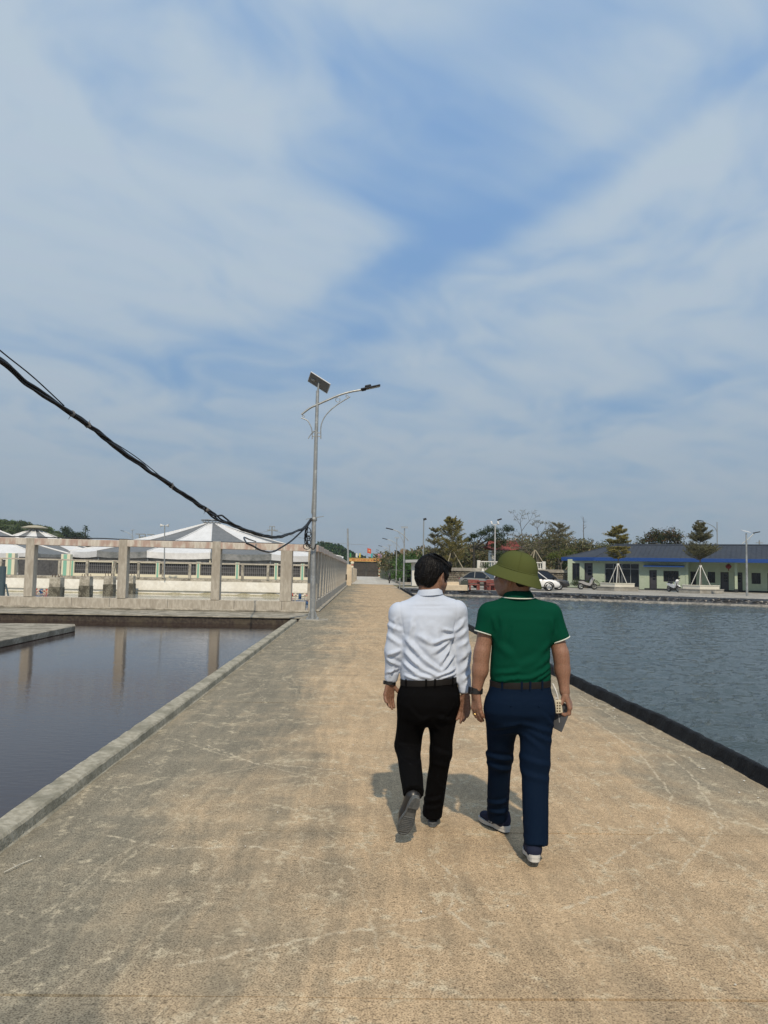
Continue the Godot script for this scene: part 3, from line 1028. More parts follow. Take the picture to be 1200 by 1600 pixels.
func tent(called: String, label: String, at: Vector3, r: float, eave: float, apex: float, sides: int, turn: float, lattice: bool, crown: float) -> void:
	var t := thing(called, label, "tent", at, turn, "round pond tents")
	if not M.has("tent_white"):
		M.tent_white = mottled(lin(0.68, 0.69, 0.70), lin(0.76, 0.77, 0.78), lin(0.55, 0.55, 0.55), 0.35, 4.0, 0.55, 0.0, 61)
		M.tent_grey = mottled(lin(0.115, 0.125, 0.135), lin(0.165, 0.175, 0.185), lin(0.2, 0.2, 0.2), 0.3, 4.0, 0.6, 0.0, 62)
		M.side_film = mottled(lin(0.14, 0.15, 0.15), lin(0.22, 0.23, 0.23), lin(0.4, 0.4, 0.4), 0.4, 3.0, 0.35, 0.0, 64)
		M.beige = plain(lin(0.40, 0.37, 0.28), 0.8)
	var y0 := eave - at.y
	var y1 := apex - at.y
	for i in sides:
		var a0 := TAU * i / sides
		var a1 := TAU * (i + 1) / sides
		var e0 := Vector3(cos(a0) * r, y0, sin(a0) * r)
		var e1 := Vector3(cos(a1) * r, y0, sin(a1) * r)
		var c0 := Vector3(cos(a0) * crown, y1, sin(a0) * crown)
		var c1 := Vector3(cos(a1) * crown, y1, sin(a1) * crown)
		var b := MB.new()
		var rows := []                                          # membrane, sagging a little between the ribs
		for j in 9:
			var f := j / 8.0
			var row := []
			for k in 5:
				var g := k / 4.0
				var p := e0.lerp(e1, g).lerp(c0.lerp(c1, g), f)
				p.y -= 0.10 * (1.0 - f) * sin(PI * g) + 0.22 * sin(PI * f)
				row.append(p)
			rows.append(row)
		b.sheet(rows)
		var mat: Material = M.tent_white if i % 2 == 0 else M.tent_grey
		var pn := part("roof_panel", b, mat, t)
		var vl := MB.new()
		var vr := []
		for k in 5:
			var p := e0.lerp(e1, k / 4.0) + Vector3.DOWN * 0.1 * sin(PI * k / 4.0)
			vr.append([p + Vector3.DOWN * 0.5, p])
		vl.sheet(vr)
		part("valance", vl, M.tent_white if i % 2 == 0 else M.side_film, pn)
		var rib := MB.new()
		var rp := []
		for j in 9:
			var f := j / 8.0
			rp.append(e0.lerp(c0, f) + Vector3.UP * (0.03 - 0.22 * sin(PI * f)))
		rib.tube(rp, 0.05, 5)
		part("rib", rib, M.tent_white, t)
		var sw := MB.new()
		var w0 := e0 * 0.97
		var w1 := e1 * 0.97
		sw.quad(Vector3(w1.x, 0, w1.z), Vector3(w0.x, 0, w0.z), Vector3(w0.x, y0 - 0.05, w0.z), Vector3(w1.x, y0 - 0.05, w1.z))
		part("side_sheet", sw, M.side_film, t)
		var po := MB.new()
		po.tube([Vector3(e0.x * 0.985, 0, e0.z * 0.985), Vector3(e0.x * 0.985, y0, e0.z * 0.985)], 0.06, 6)
		part("post", po, M.cream if i % 3 == 0 else M.steel, t)
	var cr := MB.new()
	if lattice:
		for hh in [0.12, 0.34]:
			var ring := []
			for k in 17:
				ring.append(Vector3(cos(TAU * k / 16) * (crown + 0.55 * hh * 2.4), y1 + hh, sin(TAU * k / 16) * (crown + 0.55 * hh * 2.4)))
			cr.tube(ring, 0.035, 5, false)
		for k in 16:
			var a := TAU * k / 16
			cr.tube([Vector3(cos(a) * crown, y1 - 0.1, sin(a) * crown), Vector3(cos(a) * (crown + 0.45), y1 + 0.34, sin(a) * (crown + 0.45))], 0.03, 4)
			cr.tube([Vector3(cos(a) * (crown + 0.45), y1 + 0.34, sin(a) * (crown + 0.45)), Vector3(0, y1 + 0.3, 0)], 0.025, 4)
		part("crown_ring", cr, M.steel, t)
	else:
		cr.lathe([Vector2(crown + 1.1, y1 + 0.12), Vector2(crown + 1.15, y1 + 0.2), Vector2(crown + 0.4, y1 + 0.42), Vector2(0.01, y1 + 0.5)], 16)
		cr.lathe([Vector2(0.01, y1 + 0.1), Vector2(crown + 1.1, y1 + 0.12)], 16)
		cr.lathe([Vector2(crown * 0.9, y1 - 0.2), Vector2(crown * 0.9, y1 + 0.12)], 12)
		part("cap", cr, M.beige, t)

func aerator(at: Vector3, turn: float, label: String, k: float) -> void:
	var t := thing("aerator", label, "aerator", at, turn, "paddlewheel aerators in the basin")
	t.scale = Vector3.ONE * k
	if not M.has("float_blue"):
		M.float_blue = plain(lin(0.015, 0.07, 0.19), 0.5)
		M.paddle_red = plain(lin(0.55, 0.09, 0.06), 0.5)
		M.paddle_white = plain(lin(0.7, 0.62, 0.52), 0.5)
	for s in [-1, 1]:
		var f := MB.new()
		f.ball(Vector3(0, 0.08, 0.34 * s), Vector3(0.72, 0.15, 0.15), 12, 8)
		part("float", f, M.float_blue, t)
	var fr := MB.new()
	fr.bar(Vector3(-0.4, 0.24, -0.45), Vector3(-0.4, 0.24, 0.45), 0.05, 0.03)
	fr.bar(Vector3(0.4, 0.24, -0.45), Vector3(0.4, 0.24, 0.45), 0.05, 0.03)
	fr.tube([Vector3(-0.75, 0.34, 0), Vector3(0.75, 0.34, 0)], 0.02, 6)
	part("frame", fr, M.steel, t)
	var mo := MB.new()
	mo.lathe([Vector2(0.01, 0.3), Vector2(0.09, 0.3), Vector2(0.10, 0.56), Vector2(0.06, 0.64), Vector2(0.01, 0.66)], 12)
	mo.box(Vector3(0, 0.5, 0.13), Vector3(0.1, 0.1, 0.08), Basis(), 0.01)
	part("motor", mo, M.float_blue, t)
	for sx in [-0.5, -0.28, 0.28, 0.5]:
		var w := MB.new()
		for a in 8:
			var d := Vector3(0, cos(TAU * a / 8), sin(TAU * a / 8))
			w.bar(Vector3(sx, 0.34, 0) + d * 0.02, Vector3(sx, 0.34, 0) + d * 0.25, 0.02, 0.02)
			w.box(Vector3(sx, 0.34, 0) + d * 0.27, Vector3(0.13, 0.12, 0.02), Basis(Vector3(1, 0, 0), TAU * a / 8))
		part("paddle_wheel", w, M.paddle_red if absf(sx) > 0.4 else M.paddle_white, t)

# ---------------------------------------------------------------- lamps, poles, cables
func arc_points(list: Array, n: int) -> Array:
	# a smooth curve through the listed points
	var c := Curve3D.new()
	for i in list.size():
		var d: Vector3 = (list[mini(i + 1, list.size() - 1)] - list[maxi(i - 1, 0)]) / 6.0
		c.add_point(list[i], -d, d)
	var out := []
	var l := c.get_baked_length()
	for i in n + 1:
		out.append(c.sample_baked(l * i / n, true))
	return out

func make_lamp() -> void:
	var t := thing("street_lamp", "tall galvanised solar street lamp with a curved arm at the near pond corner", "street lamp", Vector3(-1.63, 0, -23.4))
	var p := MB.new()
	p.tube([Vector3(0, 0.01, 0), Vector3(-0.03, 2.3, 0), Vector3(-0.03, 5.4, 0), Vector3(-0.02, 7.0, 0)], [0.083, 0.072, 0.058, 0.05], 16)
	part("pole", p, M.galv, t)
	var p2 := MB.new()                                           # conduit strapped along it
	p2.tube(arc_points([Vector3(-0.10, 3.2, 0.06), Vector3(-0.075, 3.9, 0.07), Vector3(-0.06, 5.0, 0.06), Vector3(-0.05, 5.6, 0.06)], 12), 0.022, 6)
	part("conduit", p2, M.steel, t)
	var base := MB.new()
	base.box(Vector3(0, 0.012, 0), Vector3(0.36, 0.02, 0.36), Basis(), 0.004)
	for s in [[-1, -1], [1, -1], [-1, 1], [1, 1]]:
		base.lathe([Vector2(0.035, 0.02), Vector2(0.03, 0.065), Vector2(0.001, 0.07)], 8, Transform3D(Basis(), Vector3(s[0] * 0.15, 0, s[1] * 0.13)))
		base.bar(Vector3(s[0] * 0.13, 0.06, s[1] * 0.11), Vector3(s[0] * 0.06, 0.25, s[1] * 0.05), 0.01, 0.05)
	part("base_plate", base, M.galv, t)
	var foot := MB.new()
	foot.box(Vector3(0.05, -0.005, 0.1), Vector3(0.85, 0.03, 0.8), Basis(), 0.01)
	part("footing", foot, M.tank_ledge, t)
	# arm, brackets, rings: in the plane across the road
	var o := Vector3(-1.63, 0, -23.4)
	var arm := MB.new()
	arm.tube(arc_points([Vector3(-2.128, 6.246, -23.38) - o, Vector3(-1.878, 6.451, -23.38) - o, Vector3(-1.625, 6.577, -23.38) - o, Vector3(-1.274, 6.745, -23.38) - o, Vector3(-0.943, 6.893, -23.38) - o, Vector3(-0.59, 7.002, -23.38) - o, Vector3(-0.2, 7.075, -23.38) - o], 20), 0.032, 10)
	part("arm", arm, M.galv, t)
	var br := MB.new()
	br.tube(arc_points([Vector3(-2.125, 6.146, -23.38) - o, Vector3(-1.946, 6.071, -23.38) - o, Vector3(-1.802, 5.815, -23.38) - o, Vector3(-1.774, 5.498, -23.38) - o], 14), 0.018, 6)
	br.tube(arc_points([Vector3(-1.509, 5.504, -23.38) - o, Vector3(-1.51, 5.941, -23.38) - o, Vector3(-1.361, 6.264, -23.38) - o, Vector3(-1.073, 6.55, -23.38) - o, Vector3(-0.645, 6.84, -23.38) - o], 18), 0.018, 6)
	for yy in [5.69, 5.58]:
		br.tube([Vector3(-1.76, yy, -23.38) - o, Vector3(-1.505, yy, -23.38) - o], 0.013, 5)
	br.tube(arc_points([Vector3(-1.90, 5.50, -23.36) - o, Vector3(-1.80, 5.66, -23.36) - o, Vector3(-1.73, 5.74, -23.36) - o, Vector3(-1.66, 5.745, -23.36) - o], 8), 0.016, 5)
	for rg in [[Vector3(-1.02, 6.735, -23.38), 0.07], [Vector3(-0.74, 6.86, -23.38), 0.035], [Vector3(-2.06, 6.2, -23.38), 0.03]]:
		var pts := []
		for k in 17:
			pts.append(rg[0] - o + Vector3(cos(TAU * k / 16) * rg[1], sin(TAU * k / 16) * rg[1], 0))
		br.tube(pts, 0.011, 5, false)
	part("bracket", br, M.galv, t)
	var hd := MB.new()
	var dir := Vector3(0.97, 0.235, 0).normalized()
	var hb := Basis(dir, Vector3(-dir.y, dir.x, 0), Vector3(0, 0, 1))
	hd.box(Vector3(-0.02, 7.14, -23.38) - o, Vector3(0.62, 0.045, 0.24), hb, 0.018)
	hd.box(Vector3(-0.10, 7.18, -23.38) - o, Vector3(0.20, 0.06, 0.2), hb, 0.02)
	hd.bar(Vector3(-0.30, 7.06, -23.38) - o, Vector3(-0.16, 7.095, -23.38) - o, 0.09, 0.09, Vector3.UP, 0.01)
	var head := part("lamp_head", hd, plain(lin(0.03, 0.035, 0.045), 0.45), t)
	var ln := MB.new()
	ln.box(Vector3(0.10, 7.143, -23.38) - o, Vector3(0.34, 0.012, 0.16), hb, 0.004)
	part("lens", ln, plain(lin(0.35, 0.37, 0.38), 0.2), head)
	# solar panel, tipped to the sun
	var l := Vector3(0.6, -0.376, 0.03)
	var s := Vector3(-0.117, -0.208, -0.34)
	s = s - l * (s.dot(l) / l.length_squared())
	var nrm := l.cross(s).normalized()
	if nrm.y < 0:
		nrm = -nrm
	var pb := Basis(l.normalized(), nrm, l.normalized().cross(nrm))
	var pc := Vector3(0.02, 7.26, 0)
	var sp := MB.new()
	sp.box(pc, Vector3(0.70, 0.012, 0.41), pb)
	var pan := part("solar_panel", sp, plain(lin(0.20, 0.20, 0.20), 0.6), t)
	var fm := MB.new()
	for e in [[0.0, 0.205, 0.72, 0.02], [0.0, -0.205, 0.72, 0.02]]:
		fm.box(pc + pb * Vector3(e[0], 0.0, e[1]), Vector3(e[2], 0.035, e[3]), pb, 0.003)
	for e in [-0.355, 0.355]:
		fm.box(pc + pb * Vector3(e, 0.0, 0), Vector3(0.02, 0.0352, 0.39), pb, 0.003)
	part("frame", fm, plain(lin(0.66, 0.67, 0.68), 0.35, 0.3), pan)
	var cl := MB.new()
	cl.box(pc + pb * Vector3(0, 0.009, 0), Vector3(0.68, 0.006, 0.39), pb)
	part("cell_sheet", cl, plain(lin(0.01, 0.015, 0.05), 0.2), pan)
	var jb := MB.new()
	jb.box(pc + pb * Vector3(-0.2, -0.02, -0.02), Vector3(0.12, 0.03, 0.08), pb, 0.004)
	jb.tube([Vector3(-0.02, 6.95, 0), pc + pb * Vector3(0, -0.01, 0)], 0.03, 8)
	part("mount", jb, M.galv, pan)
	var br2 := MB.new()                                           # cross bar, clamp
	br2.bar(Vector3(-0.27, 3.02, 0.10), Vector3(0.27, 3.13, 0.02), 0.03, 0.02)
	br2.lathe([Vector2(0.085, 2.98), Vector2(0.095, 3.0), Vector2(0.095, 3.06), Vector2(0.085, 3.08)], 14, Transform3D(Basis(), Vector3(-0.03, 0, 0)))
	part("cross_bar", br2, M.steel, t)

func make_cables() -> void:
	M.cable = plain(lin(0.010, 0.011, 0.014), 0.42)
	M.tape = plain(lin(0.20, 0.19, 0.18), 0.8)
	var t := thing("cable_bundle", "thick twisted bundle of black cables sagging from upper left to the lamp post", "cable", Vector3.ZERO)
	var path := arc_points([Vector3(-7.3, 5.9, -6.2), Vector3(-6.44, 5.22, -9.05), Vector3(-6.03, 4.90, -10.22), Vector3(-5.60, 4.61, -11.50), Vector3(-5.42, 4.39, -12.00), Vector3(-5.24, 4.24, -12.55), Vector3(-5.03, 4.07, -13.19), Vector3(-4.79, 3.84, -13.89), Vector3(-4.58, 3.61, -14.53), Vector3(-4.27, 3.36, -15.44), Vector3(-3.85, 2.99, -16.73), Vector3(-3.49, 2.70, -17.81), Vector3(-3.09, 2.48, -19.04), Vector3(-2.57, 2.36, -20.64), Vector3(-2.19, 2.52, -21.87), Vector3(-1.90, 2.75, -22.77), Vector3(-1.735, 3.03, -23.28)], 260)
	var wig := noise(0.9, 33, 2)
	for s in 4:
		var pts := []
		var rad := []
		for i in path.size():
			var f := float(i) / path.size()
			var p: Vector3 = path[i]
			var dir: Vector3 = (path[mini(i + 1, path.size() - 1)] - path[maxi(i - 1, 0)]).normalized()
			var sd := dir.cross(Vector3.UP).normalized()
			var up := sd.cross(dir)
			var a := i * 0.16 + TAU * s / 4.0 + wig.get_noise_2d(i * 0.05, s * 9.0) * 1.5
			var open := 1.0 + 2.0 * exp(-pow((f - 0.685) / 0.02, 2.0)) * (0.6 if s == 0 else 1.0)
			var rr := (0.027 if f < 0.9 else 0.02) * open
			pts.append(p + (sd * cos(a) + up * sin(a)) * rr + up * 0.015 * wig.get_noise_2d(i * 0.12, 3.0))
			rad.append(lerpf(0.026, 0.019, f))
		var b := MB.new()
		b.tube(pts, rad, 7)
		part("cable", b, M.cable, t)
	for f in [0.40, 0.425, 0.575, 0.655]:
		var b := MB.new()
		var i := int(f * 260)
		var dir: Vector3 = (path[i + 1] - path[i - 1]).normalized()
		var rg := []
		for k in 5:
			rg.append(path[i] + dir * (k - 2) * 0.015)
		b.tube(rg, [0.048, 0.056, 0.058, 0.055, 0.048], 10)
		for w in 3:
			b.tube([path[i], path[i] + Vector3(rng.randf_range(-0.08, 0.1), rng.randf_range(-0.12, 0.1), 0.05)], 0.005, 4)
		part("tape_wrap", b, M.tape, t)
	var ms := MB.new()
	ms.tube(arc_points([Vector3(-7.35, 6.7, -6.2), Vector3(-6.48, 5.73, -9.05), Vector3(-6.06, 5.28, -10.22), Vector3(-5.61, 4.76, -11.50), Vector3(-5.39, 4.53, -12.13), Vector3(-5.15, 4.21, -12.85)], 40), 0.011, 6)
	ms.tube(arc_points([Vector3(-4.78, 3.85, -13.9), Vector3(-4.48, 3.62, -14.82), Vector3(-4.10, 3.22, -15.9)], 20), 0.009, 6)
	part("messenger_wire", ms, M.cable, t)
	# loose loops where the cables meet the post
	var lp := thing("cable_coil", "tangle of small black cable loops tied to the lamp post", "cable", Vector3(-1.75, 0, -23.3))
	for k in 6:
		var b := MB.new()
		var pts := []
		var c := Vector3(-0.07 + 0.03 * sin(k * 2.1), 2.62 - 0.085 * k, 0.05 + 0.03 * cos(k * 1.7))
		for q in 15:
			var a := TAU * q / 14
			pts.append(c + Vector3(cos(a) * (0.09 + 0.02 * sin(k * 3.0)), sin(a) * (0.11 + 0.03 * cos(k * 2.0)), 0.04 * sin(a + k)))
		b.tube(pts, 0.013, 5, false)
		part("loop", b, M.cable, lp)
	var dn := MB.new()
	dn.tube(arc_points([Vector3(0.02, 3.02, 0.0), Vector3(-0.09, 2.8, 0.05), Vector3(-0.16, 2.55, 0.05), Vector3(-0.10, 2.3, 0.05), Vector3(0.04, 2.15, 0.05), Vector3(0.13, 2.12, 0.06), Vector3(0.18, 2.28, 0.04)], 24), 0.022, 6)
	dn.tube(arc_points([Vector3(0.05, 3.03, 0.05), Vector3(-0.05, 2.9, 0.1), Vector3(-0.10, 2.5, 0.08), Vector3(-0.02, 2.2, 0.08), Vector3(0.10, 2.10, 0.1)], 20), 0.016, 6)
	part("tail", dn, M.cable, lp)
	var lo := MB.new()
	lo.tube(arc_points([Vector3(-3.02, 2.14, -19.2), Vector3(-2.92, 2.09, -19.55), Vector3(-2.77, 1.99, -20.01), Vector3(-2.56, 1.965, -20.64), Vector3(-2.38, 2.11, -21.24), Vector3(-2.18, 2.31, -21.87), Vector3(-1.97, 2.60, -22.54), Vector3(-1.83, 2.80, -23.01), Vector3(-1.73, 3.01, -23.33)], 40), 0.024, 7)
	lo.tube(arc_points([Vector3(-3.02, 2.14, -19.2), Vector3(-3.3, 2.33, -20.5), Vector3(-3.7, 2.40, -24.0), Vector3(-3.9, 2.42, -26.8)], 20), 0.022, 7)
	single("loose_cable", lo, M.cable, "single black cable drooping in a loop below the bundle left of the lamp post", "cable")
	var bc := MB.new()
	var pts := []
	for i in 70:
		var x := -18.6 + i * 0.242
		pts.append(Vector3(x, (2.425 if x < -8.42 else 2.40 if x < -2.96 else 2.375) + wig.get_noise_2d(x * 1.5, 50.0) * 0.012 - (x + 10.0) * 0.003, -26.92))
	bc.tube(pts, 0.02, 6)
	single("beam_cable", bc, M.cable, "thin black cable lying along the top of the front concrete beam", "cable")

# a lamp of the row along the far road: pole, long arm to the left, solar panel
func row_lamp(at: Vector3, h: float, arm: float, label: String, category := "street lamp") -> Node3D:
	var t := thing("street_lamp", label, category, at, 0.0, "solar lamps along the far road")
	var p := MB.new()
	p.tube([Vector3(0, 0, 0), Vector3(0, h, 0)], [0.07, 0.04], 8)
	part("pole", p, M.galv, t)
	var a := MB.new()
	a.tube(arc_points([Vector3(0.3, h * 0.80, 0), Vector3(0, h * 0.88, 0), Vector3(-arm * 0.5, h * 0.95, 0), Vector3(-arm, h * 0.985, 0)], 10), 0.03, 6)
	a.tube(arc_points([Vector3(0.05, h * 0.68, 0), Vector3(-0.1, h * 0.8, 0), Vector3(-arm * 0.45, h * 0.93, 0)], 8), 0.018, 5)
	part("arm", a, M.galv, t)
	var hd := MB.new()
	hd.box(Vector3(-arm - 0.15, h * 0.99, 0), Vector3(0.55, 0.07, 0.22), Basis(Vector3(0, 0, 1), -0.2), 0.02)
	part("lamp_head", hd, M.black, t)
	var s := MB.new()
	s.box(Vector3(0, h + 0.1, 0), Vector3(0.5, 0.03, 0.4), Basis(Vector3(1, 0, 0), 0.35), 0.005)
	part("solar_panel", s, M.steel, t)
	return t

func make_poles() -> void:
	row_lamp(Vector3(2.66, 0, -56.3), 4.5, 0.95, "thin solar lamp at the corner of the black bank, nearest of its row")
	var pos := [Vector3(3.0, 0, -80.0), Vector3(2.95, 0, -105.0), Vector3(2.9, 0, -130.0), Vector3(3.2, 0, -160.0)]
	var nm := ["second solar lamp of the row to the gate, beside the hedge", "third solar lamp of the row to the gate, beside the hedge", "fourth solar lamp of the row, close to the gate", "fifth and farthest solar lamp of the row, behind the gate"]
	for i in 4:
		row_lamp(pos[i], [4.65, 4.6, 4.6, 4.9][i], 1.1, nm[i])
	var sp := MB.new()
	sp.tube([Vector3(0, 0, 0), Vector3(-0.22, 6.4, 0)], [0.16, 0.10], 8)
	single("power_pole", sp, M.galv, "plain grey pole at the far end of the cream wall, left of the gate", "pole").position = Vector3(-2.35, 0, -96.0)
	var rl := MB.new()
	rl.tube([Vector3(0, 0, 0), Vector3(0, 0.75, 0)], 0.05, 8)
	rl.tube([Vector3(0, 0.75, 0), Vector3(0, 0.85, 0)], 0.065, 8)
	single("bollard", rl, M.steel, "short grey post at the corner of the black pond bank", "bollard").position = Vector3(2.44, 0, -57.8)
	# tall pole with a single floodlight
	var tp := thing("light_pole", "tall slim pole with one floodlight, left of the first tiered tree", "light pole", Vector3(5.42, 0, -75.0))
	var a := MB.new()
	a.tube([Vector3.ZERO, Vector3(0, 6.3, 0)], [0.08, 0.05], 8)
	part("pole", a, M.steel, tp)
	var f := MB.new()
	f.box(Vector3(0.1, 6.42, 0.05), Vector3(0.32, 0.2, 0.14), Basis(Vector3(0, 0, 1), 0.25), 0.02)
	part("floodlight", f, M.black, tp)
	# pole with two floodlights
	var fl := thing("light_pole", "white pole with two floodlights beside the parked cars", "light pole", Vector3(10.38, 0, -62.6))
	a = MB.new()
	a.tube([Vector3.ZERO, Vector3(0, 5.3, 0)], [0.06, 0.045], 8)
	a.bar(Vector3(-0.35, 5.28, 0), Vector3(0.35, 5.32, 0), 0.05, 0.05)
	part("pole", a, plain(lin(0.5, 0.5, 0.5), 0.5), fl)
	for s in [-1, 1]:
		f = MB.new()
		f.box(Vector3(0.27 * s - 0.04, 5.45, 0.08), Vector3(0.13, 0.26, 0.1), Basis(Vector3(0, 0, 1), 0.35), 0.02)
		part("floodlight", f, plain(lin(0.75, 0.76, 0.78), 0.3), fl)
	f = MB.new()
	f.box(Vector3(0.35, 5.72, 0.0), Vector3(0.36, 0.12, 0.26), Basis(Vector3(0, 0, 1), 0.3), 0.02)
	f.tube([Vector3(0.15, 5.35, 0), Vector3(0.3, 5.68, 0)], 0.02, 5)
	part("camera_box", f, M.black, fl)
	# solar lamp in front of the green building
	var sl := thing("street_lamp", "solar street lamp on the bank in front of the green building", "street lamp", Vector3(28.8, 0, -57.9))
	a = MB.new()
	a.tube([Vector3.ZERO, Vector3(0, 4.75, 0)], [0.09, 0.055], 10)
	a.tube(arc_points([Vector3(-0.3, 3.95, 0), Vector3(0, 4.2, 0), Vector3(0.45, 4.6, 0), Vector3(0.62, 4.75, 0)], 10), 0.03, 6)
	a.tube(arc_points([Vector3(-0.02, 3.5, 0), Vector3(0.06, 3.9, 0), Vector3(0.3, 4.35, 0)], 8), 0.02, 5)
	part("pole", a, M.galv, sl)
	f = MB.new()
	f.box(Vector3(0.8, 4.83, 0), Vector3(0.5, 0.07, 0.22), Basis(Vector3(0, 0, 1), 0.2), 0.02)
	part("lamp_head", f, M.black, sl)
	f = MB.new()
	f.box(Vector3(-0.02, 4.9, 0), Vector3(0.66, 0.03, 0.42), Basis(Vector3(0, 0, 1), -0.2).rotated(Vector3(1, 0, 0), 0.3), 0.006)
	part("solar_panel", f, plain(lin(0.5, 0.52, 0.54), 0.3), sl)
	var rlp := thing("street_lamp", "lamp post with a long arm rising behind the roof of the green building", "street lamp", Vector3(39.0, 0, -85.0))
	a = MB.new()
	a.tube([Vector3.ZERO, Vector3(0, 7.4, 0)], [0.08, 0.05], 8)
	a.tube(arc_points([Vector3(0.0, 6.3, 0), Vector3(-0.4, 6.9, 0), Vector3(-1.6, 7.45, 0)], 10), 0.035, 6)
	part("pole", a, M.steel, rlp)
	f = MB.new()
	f.box(Vector3(-1.85, 7.52, 0), Vector3(0.6, 0.08, 0.2), Basis(Vector3(0, 0, 1), -0.12), 0.02)
	part("lamp_head", f, M.black, rlp)
	var ep := MB.new()
	ep.tube([Vector3.ZERO, Vector3(0, 5.6, 0)], [0.1, 0.07], 6)
	ep.bar(Vector3(-0.4, 5.3, 0), Vector3(0.4, 5.3, 0), 0.08, 0.08)
	single("power_pole", ep, M.steel, "power pole just inside the right edge of the frame beyond the roof", "pole").position = Vector3(45.3, 0, -88.0)
	# left side: speaker pole, antenna pole, power structure, hedge lamp
	var spk := thing("loudspeaker_pole", "slim pole with small horn loudspeakers behind the front frame", "pole", Vector3(-12.25, 0.7, -46.8))
	a = MB.new()
	a.tube([Vector3.ZERO, Vector3(-0.1, 3.2, 0)], 0.035, 6)
	part("pole", a, M.steel, spk)
	f = MB.new()
	for s in [-1, 1]:
		f.lathe([Vector2(0.02, 0), Vector2(0.05, 0.1), Vector2(0.11, 0.22), Vector2(0.09, 0.22), Vector2(0.001, 0.1)], 10, Transform3D(Basis(Vector3(0, 0, 1), -s * PI * 0.5), Vector3(-0.1 + 0.03 * s, 3.2, 0)))
	part("horn", f, plain(lin(0.55, 0.56, 0.56), 0.5), spk)
	var an := MB.new()
	an.tube([Vector3(0, 0, 0), Vector3(0, 7.6, 0)], [0.16, 0.12], 6)
	an.bar(Vector3(-0.75, 7.1, 0), Vector3(0.9, 7.1, 0), 0.16, 0.16)
	an.bar(Vector3(-0.4, 7.7, 0), Vector3(0.4, 7.7, 0), 0.12, 0.12)
	for x in [-0.4, 0.0, 0.4]:
		an.bar(Vector3(x, 7.1, 0), Vector3(x, 7.7, 0), 0.07, 0.07)
	single("power_pole", an, M.steel, "power pole with cross arms behind the large round tent", "pole").position = Vector3(-15.0, 0, -120.0)
	var wr := MB.new()
	wr.tube(arc_points([Vector3(-15.0, 7.1, -120), Vector3(-21.0, 5.9, -120), Vector3(-27.5, 6.2, -122)], 12), 0.025, 4)
	wr.tube(arc_points([Vector3(-15.0, 7.1, -120), Vector3(-8.0, 5.6, -122), Vector3(0.0, 5.2, -124)], 12), 0.025, 4)
	single("power_wire", wr, M.steel, "thin power wires strung from the pole behind the large tent", "wire")
	var sub := MB.new()
	for x in [-0.1, 1.05, 2.2]:
		sub.tube([Vector3(x, 0, 0), Vector3(x, 7.2, 0)], 0.10, 6)
	for x in [0.0, 0.5, 1.0, 1.8, 2.2]:
		sub.box(Vector3(x, 6.6, 0), Vector3(0.3, 0.4, 0.3), Basis(), 0.03)
	sub.bar(Vector3(-0.8, 7.2, 0), Vector3(1.0, 7.2, 0), 0.18, 0.18)
	sub.bar(Vector3(1.4, 7.15, 0), Vector3(2.8, 7.15, 0), 0.18, 0.18)
	sub.bar(Vector3(-0.1, 6.3, 0), Vector3(2.3, 6.3, 0), 0.14, 0.14)
	single("transformer_frame", sub, M.steel, "small transformer frame on poles seen over the front beam", "power pole").position = Vector3(-44.3, 0, -150.0)
	row_lamp(Vector3(-36.6, 0, -120.0), 6.6, 1.4, "distant lamp post leaning over the front beam at left, behind the tents")

